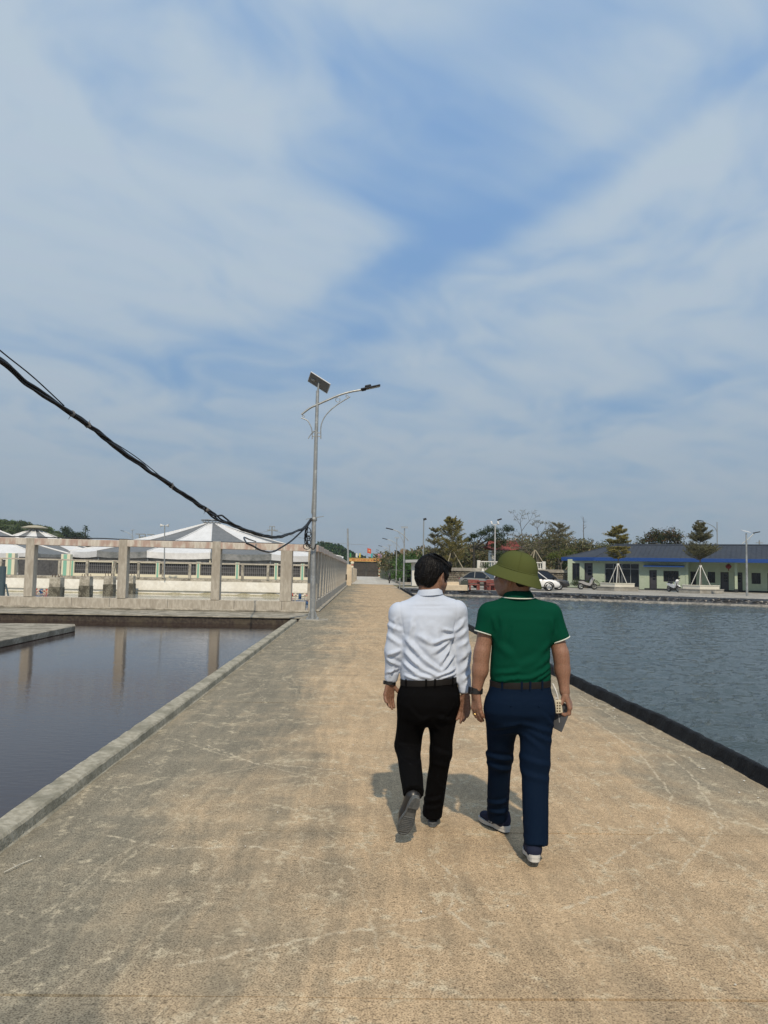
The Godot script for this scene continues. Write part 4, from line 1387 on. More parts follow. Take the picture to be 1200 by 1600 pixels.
# ---------------------------------------------------------------- gate, hedge, small house, stone wall
func make_gate() -> void:
	var t := thing("entrance_gate", "gate with yellow lettered beam, flags and dark double doors at the road's end", "gate", Vector3(0, 0, -135.0))
	M.gate_yellow = plain(lin(0.60, 0.36, 0.11), 0.7)
	M.gate_red = plain(lin(0.32, 0.03, 0.02), 0.7)
	M.gate_dark = mottled(lin(0.035, 0.033, 0.03), lin(0.06, 0.055, 0.05), lin(0.08, 0.06, 0.05), 0.3, 3.0, 0.7, 0.0, 65)
	for s in [-1, 1]:
		var b := MB.new()
		b.box(Vector3(-0.25 + 2.42 * s, 1.3, 0), Vector3(0.42, 2.6, 0.42), Basis(), 0.03)
		b.box(Vector3(-0.25 + 2.42 * s, 2.35, 0), Vector3(0.6, 0.25, 0.55), Basis(), 0.03)
		var po := part("gate_post", b, M.cream, t)
		var st := MB.new()
		for k in 4:
			st.box(Vector3(-0.25 + 2.42 * s, 0.25 + k * 0.58, 0.0), Vector3(0.45, 0.22, 0.45), Basis(Vector3(0, 0, 1), 0.0), 0.01)
		part("red_band", st, M.gate_red, po)
	var b := MB.new()
	b.box(Vector3(-0.3, 2.86, 0), Vector3(5.9, 0.52, 0.35), Basis(), 0.03)
	b.box(Vector3(-0.3, 3.15, 0), Vector3(6.2, 0.10, 0.5), Basis(), 0.02)
	var beam := part("sign_beam", b, M.gate_yellow, t)
	var tx := MB.new()                                           # the lettering is too far to read: strokes in six words
	var x := -2.75
	var lr := RandomNumberGenerator.new()
	lr.seed = 8
	for wlen in [4, 3, 5, 3, 5, 4]:
		for k in wlen:
			tx.box(Vector3(x, 2.86, 0.18), Vector3(0.05, 0.24, 0.02))
			tx.box(Vector3(x + 0.06, 2.86 + [0.1, -0.1, 0.0][lr.randi() % 3], 0.18), Vector3(0.08, 0.045, 0.02))
			if lr.randf() < 0.6:
				tx.box(Vector3(x + 0.11, 2.86, 0.18), Vector3(0.045, 0.24, 0.02))
			x += 0.185
		x += 0.14
	part("lettering", tx, M.gate_red, beam)
	for s in [-1, 1]:
		var d := MB.new()
		d.box(Vector3(-0.25 + 1.1 * s, 1.27, -0.1), Vector3(2.17, 2.5, 0.06), Basis(), 0.01)
		for k in 9:
			d.box(Vector3(-0.25 + 1.1 * s - 0.98 + k * 0.245, 1.27, -0.05), Vector3(0.05, 2.5, 0.06))
		d.box(Vector3(-0.25 + 1.1 * s, 1.05, -0.04), Vector3(2.17, 0.1, 0.07))
		part("gate_door", d, M.gate_dark, t)
	var cols := [lin(0.05, 0.30, 0.10), lin(0.6, 0.62, 0.6), lin(0.6, 0.5, 0.05), lin(0.55, 0.10, 0.06), lin(0.02, 0.42, 0.42), lin(0.65, 0.32, 0.40), lin(0.45, 0.35, 0.55)]
	for i in 7:
		var fx: float = [-2.9, -2.1, -1.25, -0.1, 0.85, 1.75, 2.5][i]
		var big := i == 3
		var st := MB.new()
		var hh := 1.85 if big else 0.95
		st.tube([Vector3(fx, 3.15, 0), Vector3(fx, 3.15 + hh, 0)], 0.02, 5)
		var pole := part("flag_staff", st, M.steel, t)
		var fg := MB.new()
		var rows := []
		for j in 6:
			var row := []
			for k in 6:
				var wf := (0.95 if big else 0.42) * k / 5.0
				row.append(Vector3(fx + wf * (0.8 if i % 2 else -0.6) * (1.0 if not big else 0.9), 3.15 + hh - (0.85 if big else 0.75) * (1.0 - j / 5.0) - wf * 0.18, 0.06 * sin(k * 1.4 + i)))
			rows.append(row)
		fg.sheet(rows)
		var flag := part("flag", fg, plain(cols[i], 0.8), pole)
		if big:
			var str_ := PackedVector2Array()
			for k in 10:
				var a := PI * 0.5 + PI * k / 5.0
				var r := 0.2 if k % 2 == 0 else 0.08
				str_.append(Vector2(cos(a), sin(a)) * r)
			var sm := MB.new()
			sm.extrude(str_, 0.16, Transform3D(Basis(), Vector3(fx + 0.36, 4.48, 0.0)))
			part("star", sm, plain(lin(0.75, 0.5, 0.2), 0.8), pole)

func make_wall_and_house() -> void:
	# rubble wall with a smooth coping; it bounds the raised garden
	var a := Vector3(5.6, 0, -77.6)
	var e := Vector3(21.0, 0, -77.6)
	var t := thing("stone_wall", "rubble stone retaining wall with pale coping behind the parked cars", "wall", a)
	M.rubble = mottled(lin(0.10, 0.09, 0.07), lin(0.26, 0.23, 0.19), lin(0.34, 0.31, 0.26), 0.5, 0.8, 0.95, 0.6, 66)
	M.mortar = plain(lin(0.20, 0.19, 0.16), 0.95)
	var core := MB.new()
	core.box(Vector3(7.7, 0.72, -0.2), Vector3(15.4, 1.44, 0.5))
	part("core", core, M.mortar, t)
	var st := MB.new()
	st.tinted = true
	var r := RandomNumberGenerator.new()
	r.seed = 5
	var y := 0.02
	while y < 1.4:
		var x := r.randf_range(0, 0.2)
		var hh := r.randf_range(0.16, 0.26)
		while x < 15.3:
			var w := r.randf_range(0.18, 0.42)
			var g := r.randf_range(0.4, 1.5)
			st.tint = Color(g, g * r.randf_range(0.9, 1.0), g * r.randf_range(0.8, 0.95))
			st.box(Vector3(x + w * 0.5, minf(y + hh * 0.5, 1.36), 0.04 + r.randf() * 0.04), Vector3(w - 0.025, hh - 0.025, 0.12), Basis(Vector3(0, 0, 1), r.randf_range(-0.12, 0.12)), 0.04)
			x += w
		y += hh
	var rub: StandardMaterial3D = M.rubble.duplicate()
	rub.vertex_color_use_as_albedo = true
	stuff(part("stones", st, rub, t))
	var cp := MB.new()
	for i in 5:
		cp.box(Vector3(1.54 + i * 3.08, 1.58, -0.1), Vector3(3.07, 0.32, 0.75), Basis(), 0.02)
	part("coping", cp, M.apron, t)
	var gd := MB.new()
	gd.quad(Vector3(4.0, 1.42, -77.9), Vector3(26.0, 1.42, -77.9), Vector3(30.0, 1.5, -120.0), Vector3(2.0, 1.5, -120.0))
	gd.quad(Vector3(4.0, -0.1, -77.9), Vector3(4.0, 1.42, -77.9), Vector3(2.0, 1.5, -120.0), Vector3(2.0, -0.1, -120.0))
	gd.quad(Vector3(21.0, -0.1, -77.85), Vector3(27.0, -0.1, -77.85), Vector3(27.0, 1.42, -77.9), Vector3(21.0, 1.42, -77.9))
	struct("terrain", gd, M.soil, "raised garden ground behind the stone wall")
	# white statue-like post cap plant pot on the wall face
	var vs := MB.new()
	vs.lathe([Vector2(0.02, 0.0), Vector2(0.16, 0.02), Vector2(0.07, 0.2), Vector2(0.22, 0.42), Vector2(0.12, 0.6), Vector2(0.15, 0.72), Vector2(0.05, 0.92), Vector2(0.005, 1.0)], 10)
	single("garden_ornament", vs, plain(lin(0.72, 0.71, 0.66), 0.7), "small white garden ornament in front of the stone wall above the silver car", "ornament").position = Vector3(11.5, 0.75, -76.6)
	var pd := MB.new()
	pd.box(Vector3(0, 0.375, 0), Vector3(0.45, 0.75, 0.45), Basis(), 0.02)
	single("pedestal", pd, M.apron, "plain pedestal under the white garden ornament", "pedestal").position = Vector3(11.5, 0, -76.6)
	# balustrade
	var bl := thing("balustrade", "white balustrade with turned balusters on the garden edge below the red-roofed shrine", "balustrade", Vector3(12.0, 1.45, -84.0))
	var wp := plain(lin(0.66, 0.66, 0.64), 0.7)
	for x in [0.15, 7.3]:
		var b := MB.new()
		b.box(Vector3(x, 0.58, 0), Vector3(0.36, 1.16, 0.36), Basis(), 0.02)
		part("end_post", b, wp, bl)
	for yy in [0.34, 1.02]:
		var b := MB.new()
		b.box(Vector3(3.72, yy, 0), Vector3(6.75, 0.13, 0.2), Basis(), 0.02)
		part("rail", b, wp, bl)
	for i in 25:
		var b := MB.new()
		b.lathe([Vector2(0.05, 0.40), Vector2(0.09, 0.55), Vector2(0.045, 0.75), Vector2(0.06, 0.96)], 8, Transform3D(Basis(), Vector3(0.5 + i * 0.268, 0, 0)))
		part("baluster", b, wp, bl)
	# little shrine with an upturned red roof
	var sh := thing("shrine", "small white shrine with an upturned red tiled roof, half behind the pith helmet", "building", Vector3(16.0, 1.5, -92.0))
	var b := MB.new()
	b.box(Vector3(-1.1, 1.2, 0), Vector3(0.5, 2.4, 2.2), Basis(), 0.02)
	b.box(Vector3(1.3, 1.2, 0), Vector3(0.5, 2.4, 2.2), Basis(), 0.02)
	b.box(Vector3(0.1, 2.25, 0), Vector3(2.4, 0.35, 2.19), Basis(), 0.02)
	b.box(Vector3(0.1, 1.2, -0.95), Vector3(2.4, 2.4, 0.2))
	part("wall", b, wp, sh)
	b = MB.new()
	b.box(Vector3(0.1, 1.03, 0.7), Vector3(1.88, 2.06, 0.08), Basis(), 0.01)
	part("door", b, plain(lin(0.02, 0.02, 0.022), 0.4), sh)
	b = MB.new()
	b.box(Vector3(0.55, 1.0, 0.8), Vector3(0.12, 2.0, 0.12), Basis(), 0.01)
	part("column", b, wp, sh)
	M.roof_red = mottled(lin(0.17, 0.035, 0.03), lin(0.26, 0.06, 0.05), lin(0.14, 0.04, 0.035), 0.4, 0.8, 0.8, 0.4, 68)
	b = MB.new()
	for s in [-1.0, 1.0]:
		var rows := []
		for j in 7:
			var f := j / 6.0
			var row := []
			for k in 9:
				var g := k / 4.0 - 1.0
				row.append(Vector3(0.1 + g * (2.1 - 0.5 * f), 2.45 + 1.15 * pow(f, 1.4) + 0.35 * pow(absf(g), 4.0) * (1.0 - f * 0.6), s * (1.7 * (1.0 - f) + 0.05)))
			rows.append(row)
		b.sheet(rows)
	part("roof", b, M.roof_red, sh)
	b = MB.new()
	b.tube(arc_points([Vector3(-1.6, 3.95, 0), Vector3(-1.3, 3.66, 0), Vector3(0.1, 3.6, 0), Vector3(1.5, 3.66, 0), Vector3(1.8, 3.95, 0)], 14), 0.1, 6)
	for s in [-1.0, 1.0]:
		b.tube(arc_points([Vector3(0.1 + 1.5 * s, 3.5, 0.1), Vector3(0.1 + 1.8 * s, 2.95, 0.9), Vector3(0.1 + 2.2 * s, 2.86, 1.7), Vector3(0.1 + 2.4 * s, 3.1, 1.9)], 10), 0.07, 6)
	part("ridge", b, plain(lin(0.5, 0.45, 0.4), 0.8), sh)
	# gatehouse
	var gh := thing("guard_booth", "white guard booth with a projecting grey canopy behind the dark-haired man's head", "building", Vector3(4.6, 0, -70.5))
	b = MB.new()
	b.box(Vector3(0.1, 1.06, 0), Vector3(1.3, 2.12, 1.4), Basis(), 0.02)
	part("wall", b, wp, gh)
	b = MB.new()
	b.box(Vector3(-0.05, 2.26, 0.3), Vector3(2.3, 0.26, 2.2), Basis(Vector3(0, 0, 1), 0.04), 0.02)
	part("roof", b, plain(lin(0.36, 0.38, 0.40), 0.6), gh)
	b = MB.new()
	b.box(Vector3(0.3, 1.3, 0.71), Vector3(0.5, 0.7, 0.03), Basis(), 0.005)
	part("window", b, plain(lin(0.03, 0.035, 0.04), 0.2), gh)
	# low cream planters by the bank
	b = MB.new()
	b.box(Vector3(0, 0.21, 0), Vector3(3.2, 0.42, 0.5), Basis(), 0.02)
	b.box(Vector3(-0.1, 0.52, -0.25), Vector3(2.2, 0.24, 0.4), Basis(), 0.02)
	single("low_wall", b, M.cream_wall, "low stepped cream wall beside the red garden seats", "wall").position = Vector3(5.9, 0, -57.7)
	b = MB.new()
	b.box(Vector3(0, 0.36, 0), Vector3(0.5, 0.72, 0.35), Basis(), 0.02)
	b.lathe([Vector2(0.11, 0), Vector2(0.11, 0.02), Vector2(0.02, 0.02)], 10, Transform3D(Basis(Vector3(1, 0, 0), PI * 0.5), Vector3(0.02, 0.45, 0.18)))
	single("pump_box", b, plain(lin(0.05, 0.06, 0.05), 0.7), "small dark pump box between the cream wall and the red seats", "pump").position = Vector3(7.6, 0, -60.0)
	# red stone garden table and seats
	M.red_stone = mottled(lin(0.16, 0.035, 0.03), lin(0.26, 0.07, 0.055), lin(0.3, 0.15, 0.12), 0.4, 0.5, 0.6, 0.0, 69)
	for i in 4:
		var bx: float = [8.35, 9.05, 9.75, 10.0][i]
		var bz: float = [-60.3, -60.7, -60.2, -61.2][i]
		var s := thing("stone_bench" if i != 1 else "stone_table", ["red stone garden bench, leftmost of the set on the far bank", "red stone garden table in the middle of the set on the far bank", "red stone garden bench right of the stone table", "red stone garden bench behind the white light pole"][i], "garden seat" if i != 1 else "table", Vector3(bx, 0, bz), 0.3 * i, "red stone garden seats")
		var hh := 0.72 if i == 1 else 0.46
		b = MB.new()
		b.box(Vector3(0, hh - 0.05, 0), Vector3(1.0 if i == 1 else 0.85, 0.1, 0.8 if i == 1 else 0.36), Basis(), 0.02)
		part("seat" if i != 1 else "tabletop", b, M.red_stone, s)
		for q in [-0.3, 0.3]:
			b = MB.new()
			b.box(Vector3(q, (hh - 0.1) * 0.5, 0), Vector3(0.13, hh - 0.1, 0.34), Basis(), 0.02)
			part("leg", b, M.red_stone, s)
		if i != 1:
			b = MB.new()
			b.box(Vector3(0, 0.66, -0.16), Vector3(0.85, 0.3, 0.08), Basis(), 0.02)
			part("backrest", b, M.red_stone, s)

# ---------------------------------------------------------------- green building
func make_building() -> void:
	var A := Vector3(20.03, 0, -75.89)
	var dir := Vector3(0.8757, 0, 0.4829)
	var turn := atan2(-dir.z, dir.x)
	var t := thing("pond_office", "long single-storey pale green building with grey roof and blue eaves across the pond", "building", A, turn)
	# local x along the front, z out of the front towards the pond
	M.green_wall = mottled(lin(0.36, 0.44, 0.33), lin(0.41, 0.49, 0.38), lin(0.46, 0.52, 0.43), 0.35, 4.0, 0.85, 0.0, 70)
	M.blue_eave = plain(lin(0.006, 0.055, 0.25), 0.6)
	M.roof_grey = mottled(lin(0.024, 0.034, 0.054), lin(0.036, 0.047, 0.070), lin(0.05, 0.060, 0.078), 0.3, 5.0, 0.9, 0.0, 72)
	M.glass_dark = plain(lin(0.010, 0.014, 0.022), 0.08)
	M.frame_dark = plain(lin(0.02, 0.022, 0.028), 0.5)
	M.plinth_dark = plain(lin(0.02, 0.025, 0.03), 0.8)
	var L := 30.0
	var D := 7.0
	var rec := -1.6                                              # the veranda part stands back
	var b := MB.new()
	# wall with real openings: piers between, strips above and below
	var opens := [[0.25, 0.98, 0.72, 2.42], [1.45, 2.25, 0.05, 2.44], [3.4, 6.62, 0.05, 2.46], [7.54, 8.21, 0.02, 1.86], [8.8, 10.15, 0.80, 1.82]]
	var x := 0.0
	for o in opens:
		b.box(Vector3((x + o[0]) * 0.5, 1.4, -0.1), Vector3(o[0] - x, 2.8, 0.2))
		b.box(Vector3((o[0] + o[1]) * 0.5, (o[3] + 2.8) * 0.5, -0.1), Vector3(o[1] - o[0], 2.8 - o[3], 0.2))
		if o[2] > 0.3:
			b.box(Vector3((o[0] + o[1]) * 0.5, o[2] * 0.5, -0.1), Vector3(o[1] - o[0], o[2], 0.2))
		x = o[1]
	b.box(Vector3((x + 10.85) * 0.5, 1.4, -0.1), Vector3(10.85 - x, 2.8, 0.2))
	b.box(Vector3(10.75, 1.4, rec * 0.5 - 0.1), Vector3(0.2, 2.8, -rec - 0.2))
	b.box(Vector3(-0.1, 1.4, -D * 0.5), Vector3(0.2, 2.8, D))
	b.box(Vector3(L * 0.5, 1.4, -D), Vector3(L, 2.8, 0.2))
	b.box(Vector3(L + 0.1, 1.4, -D * 0.5), Vector3(0.2, 2.8, D))
	var k := 1.045                                               # the recessed wall lies a little farther off
	var opens2 := [[11.0, 11.5, 0.05, 1.80], [12.5, 13.15, 0.78, 1.80], [13.6, 14.3, 0.02, 1.80], [14.75, 15.45, 0.02, 1.80], [16.2, 16.95, 0.78, 1.78], [17.5, 19.9, 0.05, 1.78], [21.5, 22.3, 0.02, 1.85], [23.5, 25.0, 0.8, 1.8]]
	x = 10.85
	for o in opens2:
		b.box(Vector3((x + o[0]) * 0.5, 1.4, rec - 0.1), Vector3(o[0] - x, 2.8, 0.2))
		b.box(Vector3((o[0] + o[1]) * 0.5, (o[3] + 2.8) * 0.5, rec - 0.1), Vector3(o[1] - o[0], 2.8 - o[3], 0.2))
		if o[2] > 0.3:
			b.box(Vector3((o[0] + o[1]) * 0.5, o[2] * 0.5, rec - 0.1), Vector3(o[1] - o[0], o[2], 0.2))
		x = o[1]
	b.box(Vector3((x + L) * 0.5, 1.4, rec - 0.1), Vector3(L - x, 2.8, 0.2))
	part("wall", b, M.green_wall, t)
	# windows and doors: frame and panes set back in the openings
	var kinds := ["window", "door", "window", "door", "window"]
	var kinds2 := ["window", "window", "door", "door", "window", "window", "door", "window"]
	for pass_ in 2:
		var list: Array = opens if pass_ == 0 else opens2
		for i in list.size():
			var o: Array = list[i]
			var kd: String = kinds[i] if pass_ == 0 else kinds2[i]
			var z := -0.13 if pass_ == 0 else rec - 0.13
			var w: float = o[1] - o[0]
			var hh: float = o[3] - o[2]
			var cx: float = (o[0] + o[1]) * 0.5
			var fr := MB.new()
			var f := 0.06
			fr.box(Vector3(o[0] + f * 0.5, o[2] + hh * 0.5, z), Vector3(f, hh, 0.08))
			fr.box(Vector3(o[1] - f * 0.5, o[2] + hh * 0.5, z), Vector3(f, hh, 0.08))
			fr.box(Vector3(cx, o[3] - f * 0.5, z), Vector3(w - 2 * f, f, 0.08))
			fr.box(Vector3(cx, o[2] + f * 0.5, z), Vector3(w - 2 * f, f, 0.08))
			var n := 1
			if kd == "window":
				n = 3 if w > 1.0 else 2
				if w > 3.0:
					n = 4
				for q in range(1, n):
					fr.box(Vector3(o[0] + w * q / n, o[2] + hh * 0.5, z), Vector3(0.05, hh - 2 * f, 0.07))
				if w > 2.0:
					fr.box(Vector3(cx, o[2] + hh * 0.78, z - 0.001), Vector3(w - 2 * f, 0.05, 0.06))
			var node := part(kd, fr, M.frame_dark if not (w > 3.0) else M.steel, t)
			if kd == "window":
				for q in n:
					var pn := MB.new()
					pn.box(Vector3(o[0] + w * (q + 0.5) / n, o[2] + hh * 0.5, z - 0.03), Vector3(w / n - 0.02, hh - 0.04, 0.012))
					part("pane", pn, M.glass_dark, node)
			else:
				var pn := MB.new()
				pn.box(Vector3(cx, o[2] + hh * 0.5, z - 0.02), Vector3(w - 2 * f, hh - f, 0.05), Basis(), 0.004)
				for q in 3:
					pn.box(Vector3(cx, o[2] + hh * (0.16 + 0.06 * q), z + 0.012), Vector3(w - 0.28, 0.05, 0.02))
				part("leaf", pn, plain(lin(0.045, 0.045, 0.055), 0.5), node)
				for q in 3:
					pn = MB.new()
					pn.box(Vector3(cx + 0.08, o[2] + hh * (0.55 + 0.14 * q), z + 0.01), Vector3(w * 0.4, hh * 0.1, 0.012))
					part("pane", pn, M.glass_dark, node)
	b = MB.new()
	b.box(Vector3(9.1, 0.07, 0.012), Vector3(4.0, 0.17, 0.03))
	b.box(Vector3(20.4, 0.07, rec + 0.012), Vector3(19.0, 0.17, 0.03))
	b.box(Vector3(6.0, -0.02, 0.4), Vector3(13.0, 0.1, 1.0))
	part("plinth", b, M.plinth_dark, t)
	for px in [10.86, 15.0, 19.4, 24.0]:
		b = MB.new()
		b.box(Vector3(px, 1.42, -0.08), Vector3(0.24, 2.7, 0.24), Basis(), 0.01)
		var po := part("veranda_post", b, M.green_wall, t)
		b = MB.new()
		b.box(Vector3(px, 0.13, -0.08), Vector3(0.30, 0.32, 0.30), Basis(), 0.01)
		part("post_foot", b, M.plinth_dark, po)
	# eaves: blue fascia round a shallow hipped roof; the left end is canted
	var e0 := Vector3(-0.9, 2.95, -D - 0.3)
	var e1 := Vector3(-0.95, 2.95, -0.6)
	var e2 := Vector3(2.6, 2.95, 0.95)
	var e3 := Vector3(L + 0.9, 2.95, 0.95)
	var e4 := Vector3(L + 0.9, 2.95, -D - 0.3)
	var r0 := Vector3(3.9, 4.32, -3.0)
	var r1 := Vector3(L - 3.0, 4.32, -3.0)
	b = MB.new()
	b.quad(e2, e3, r1, r0)
	b.tri(e1, e2, r0)
	b.tri(e0, e1, r0)
	b.quad(e4, e0, r0, r1)
	b.tri(e3, e4, r1)
	var roof := part("roof", b, M.roof_grey, t)
	var rb := MB.new()
	var xx := 2.8
	while xx < L + 0.8:
		var f := clampf((xx - e2.x) / (r0.x - e2.x), 0.0, 1.0)
		var g := clampf((e3.x - xx) / (e3.x - r1.x), 0.0, 1.0)
		var m := minf(f, g)
		rb.bar(Vector3(xx, 2.965, 0.95), Vector3(xx, 2.965 + 1.37 * m, 0.95 - 3.95 * m), 0.035, 0.03)
		xx += 0.42
	stuff(part("seams", rb, M.roof_grey, roof))
	b = MB.new()
	b.tube([r0 + Vector3.UP * 0.02, r1 + Vector3.UP * 0.02], 0.09, 8)
	b.tube([e2, r0], 0.07, 6)
	b.tube([e1, r0], 0.07, 6)
	part("ridge_cap", b, M.roof_grey, roof)
	b = MB.new()
	for pr in [[e0, e1], [e1, e2], [e2, e3], [e3, e4]]:
		b.bar(pr[0] + Vector3(0, -0.13, 0), pr[1] + Vector3(0, -0.13, 0), 0.12, 0.34, Vector3.UP, 0.01)
	part("fascia", b, M.blue_eave, t)
	b = MB.new()
	b.quad(Vector3(-0.9, 2.76, -0.5), Vector3(2.6, 2.76, 0.93), Vector3(L + 0.8, 2.76, 0.93), Vector3(L + 0.8, 2.76, -2.0))
	b.tri(Vector3(-0.9, 2.76, -0.5), Vector3(L + 0.8, 2.76, -2.0), Vector3(-0.9, 2.76, -2.0))
	part("soffit", b, M.green_wall, t)
	b = MB.new()
	b.box(Vector3(8.9, 2.28, 0.33), Vector3(3.6, 0.05, 0.7), Basis(Vector3(1, 0, 0), 0.12), 0.01)
	b.box(Vector3(8.9, 2.22, 0.68), Vector3(3.6, 0.10, 0.03))
	part("awning", b, M.blue_eave, t)
	b = MB.new()
	b.lathe([Vector2(0.02, 0.44), Vector2(0.14, 0.40), Vector2(0.25, 0.26), Vector2(0.25, 0.16), Vector2(0.14, 0.02), Vector2(0.02, 0.0)], 14)
	b.tube([Vector3(0, 0, 0), Vector3(0, -0.18, 0)], 0.04, 6)
	b.tube([Vector3(0, 0.44, 0), Vector3(0, 0.66, 0)], 0.012, 4)
	var lt := single("lantern", b, plain(lin(0.16, 0.012, 0.016), 0.7), "round red paper lantern hanging under the blue eaves", "lantern")
	lt.position = A + dir * 14.39 + Vector3(0, 2.1, 0)
	b = MB.new()
	b.box(Vector3(0, 0, 0), Vector3(0.1, 0.12, 0.2), Basis(), 0.02)
	var sl := part("wall_lamp", b, plain(lin(0.6, 0.6, 0.6), 0.4), t)
	sl.position = Vector3(2.75, 2.6, 0.12)

# hexagonal planter with a staked tree
func planter(at: Vector3, turn: float, label: String) -> Node3D:
	var t := thing("planter", label, "planter", at, turn, "white planters in front of the green building")
	for st in [[1.62, 0.0, 0.34], [1.32, 0.34, 0.66]]:
		var b := MB.new()
		var poly := PackedVector2Array()
		for k in 8:                                                # a square with its corners cut off
			var a := TAU * (floorf(k / 2.0) + 0.5) / 4.0 + (-0.16 if k % 2 == 0 else 0.16)
			poly.append(Vector2(cos(a), sin(a)) * st[0] * 1.1)
		b.extrude(poly, st[2] - st[1] - 0.05, Transform3D(Basis(Vector3(1, 0, 0), -PI * 0.5), Vector3(0, (st[1] + st[2] - 0.05) * 0.5, 0)))
		b.extrude(Geometry2D.offset_polygon(poly, 0.04)[0], 0.05, Transform3D(Basis(Vector3(1, 0, 0), -PI * 0.5), Vector3(0, st[2] - 0.025, 0)))
		part("step", b, M.apron if st[1] == 0.0 else M.planter_white, t)
	var so := MB.new()
	so.lathe([Vector2(1.0, 0.662), Vector2(0.01, 0.69)], 12)
	part("earth", so, M.soil, t)
	return t

func stakes(at: Vector3, label: String, h: float, spread: float, thick: float, mat: Material) -> void:
	var t := thing("tree_stakes", label, "tree stakes", at, 0.0, "stakes propping young trees")
	for k in 4:
		var a := TAU * k / 4 + 0.5
		var b := MB.new()
		b.tube([Vector3(cos(a) * spread, 0, sin(a) * spread), Vector3(cos(a) * 0.07, h, sin(a) * 0.07)], thick, 6)
		part("stake", b, mat, t)
	var c := MB.new()
	c.tube([Vector3(0, h - 0.1, 0), Vector3(0, h + 0.08, 0)], 0.13, 8)
	part("collar", c, mat, t)

# ---------------------------------------------------------------- vehicles
func wheel(t: Node3D, at: Vector3, r: float, w: float, rim_mat: Material) -> void:
	var b := MB.new()
	var xf := Transform3D(Basis(Vector3(1, 0, 0), PI * 0.5), at)
	b.lathe([Vector2(r * 0.62, -w * 0.5), Vector2(r * 0.92, -w * 0.5), Vector2(r, -w * 0.32), Vector2(r, w * 0.32), Vector2(r * 0.92, w * 0.5), Vector2(r * 0.62, w * 0.5), Vector2(r * 0.62, -w * 0.5)], 22, xf)
	var tyre := part("wheel", b, M.black, t)
	b = MB.new()
	for s in [-1.0, 1.0]:
		b.lathe([Vector2(r * 0.64, s * w * 0.42), Vector2(r * 0.56, s * w * 0.40), Vector2(r * 0.5, s * w * 0.3)], 18, xf)
		for k in 5:
			var a := TAU * k / 5
			b.bar(at + Vector3(cos(a) * r * 0.1, sin(a) * r * 0.1, s * w * 0.36), at + Vector3(cos(a) * r * 0.58, sin(a) * r * 0.58, s * w * 0.38), 0.07, 0.03, Vector3.BACK)
		b.lathe([Vector2(0.001, s * w * 0.4), Vector2(r * 0.14, s * w * 0.38), Vector2(r * 0.14, s * w * 0.2)], 10, xf)
	part("rim", b, rim_mat, tyre)

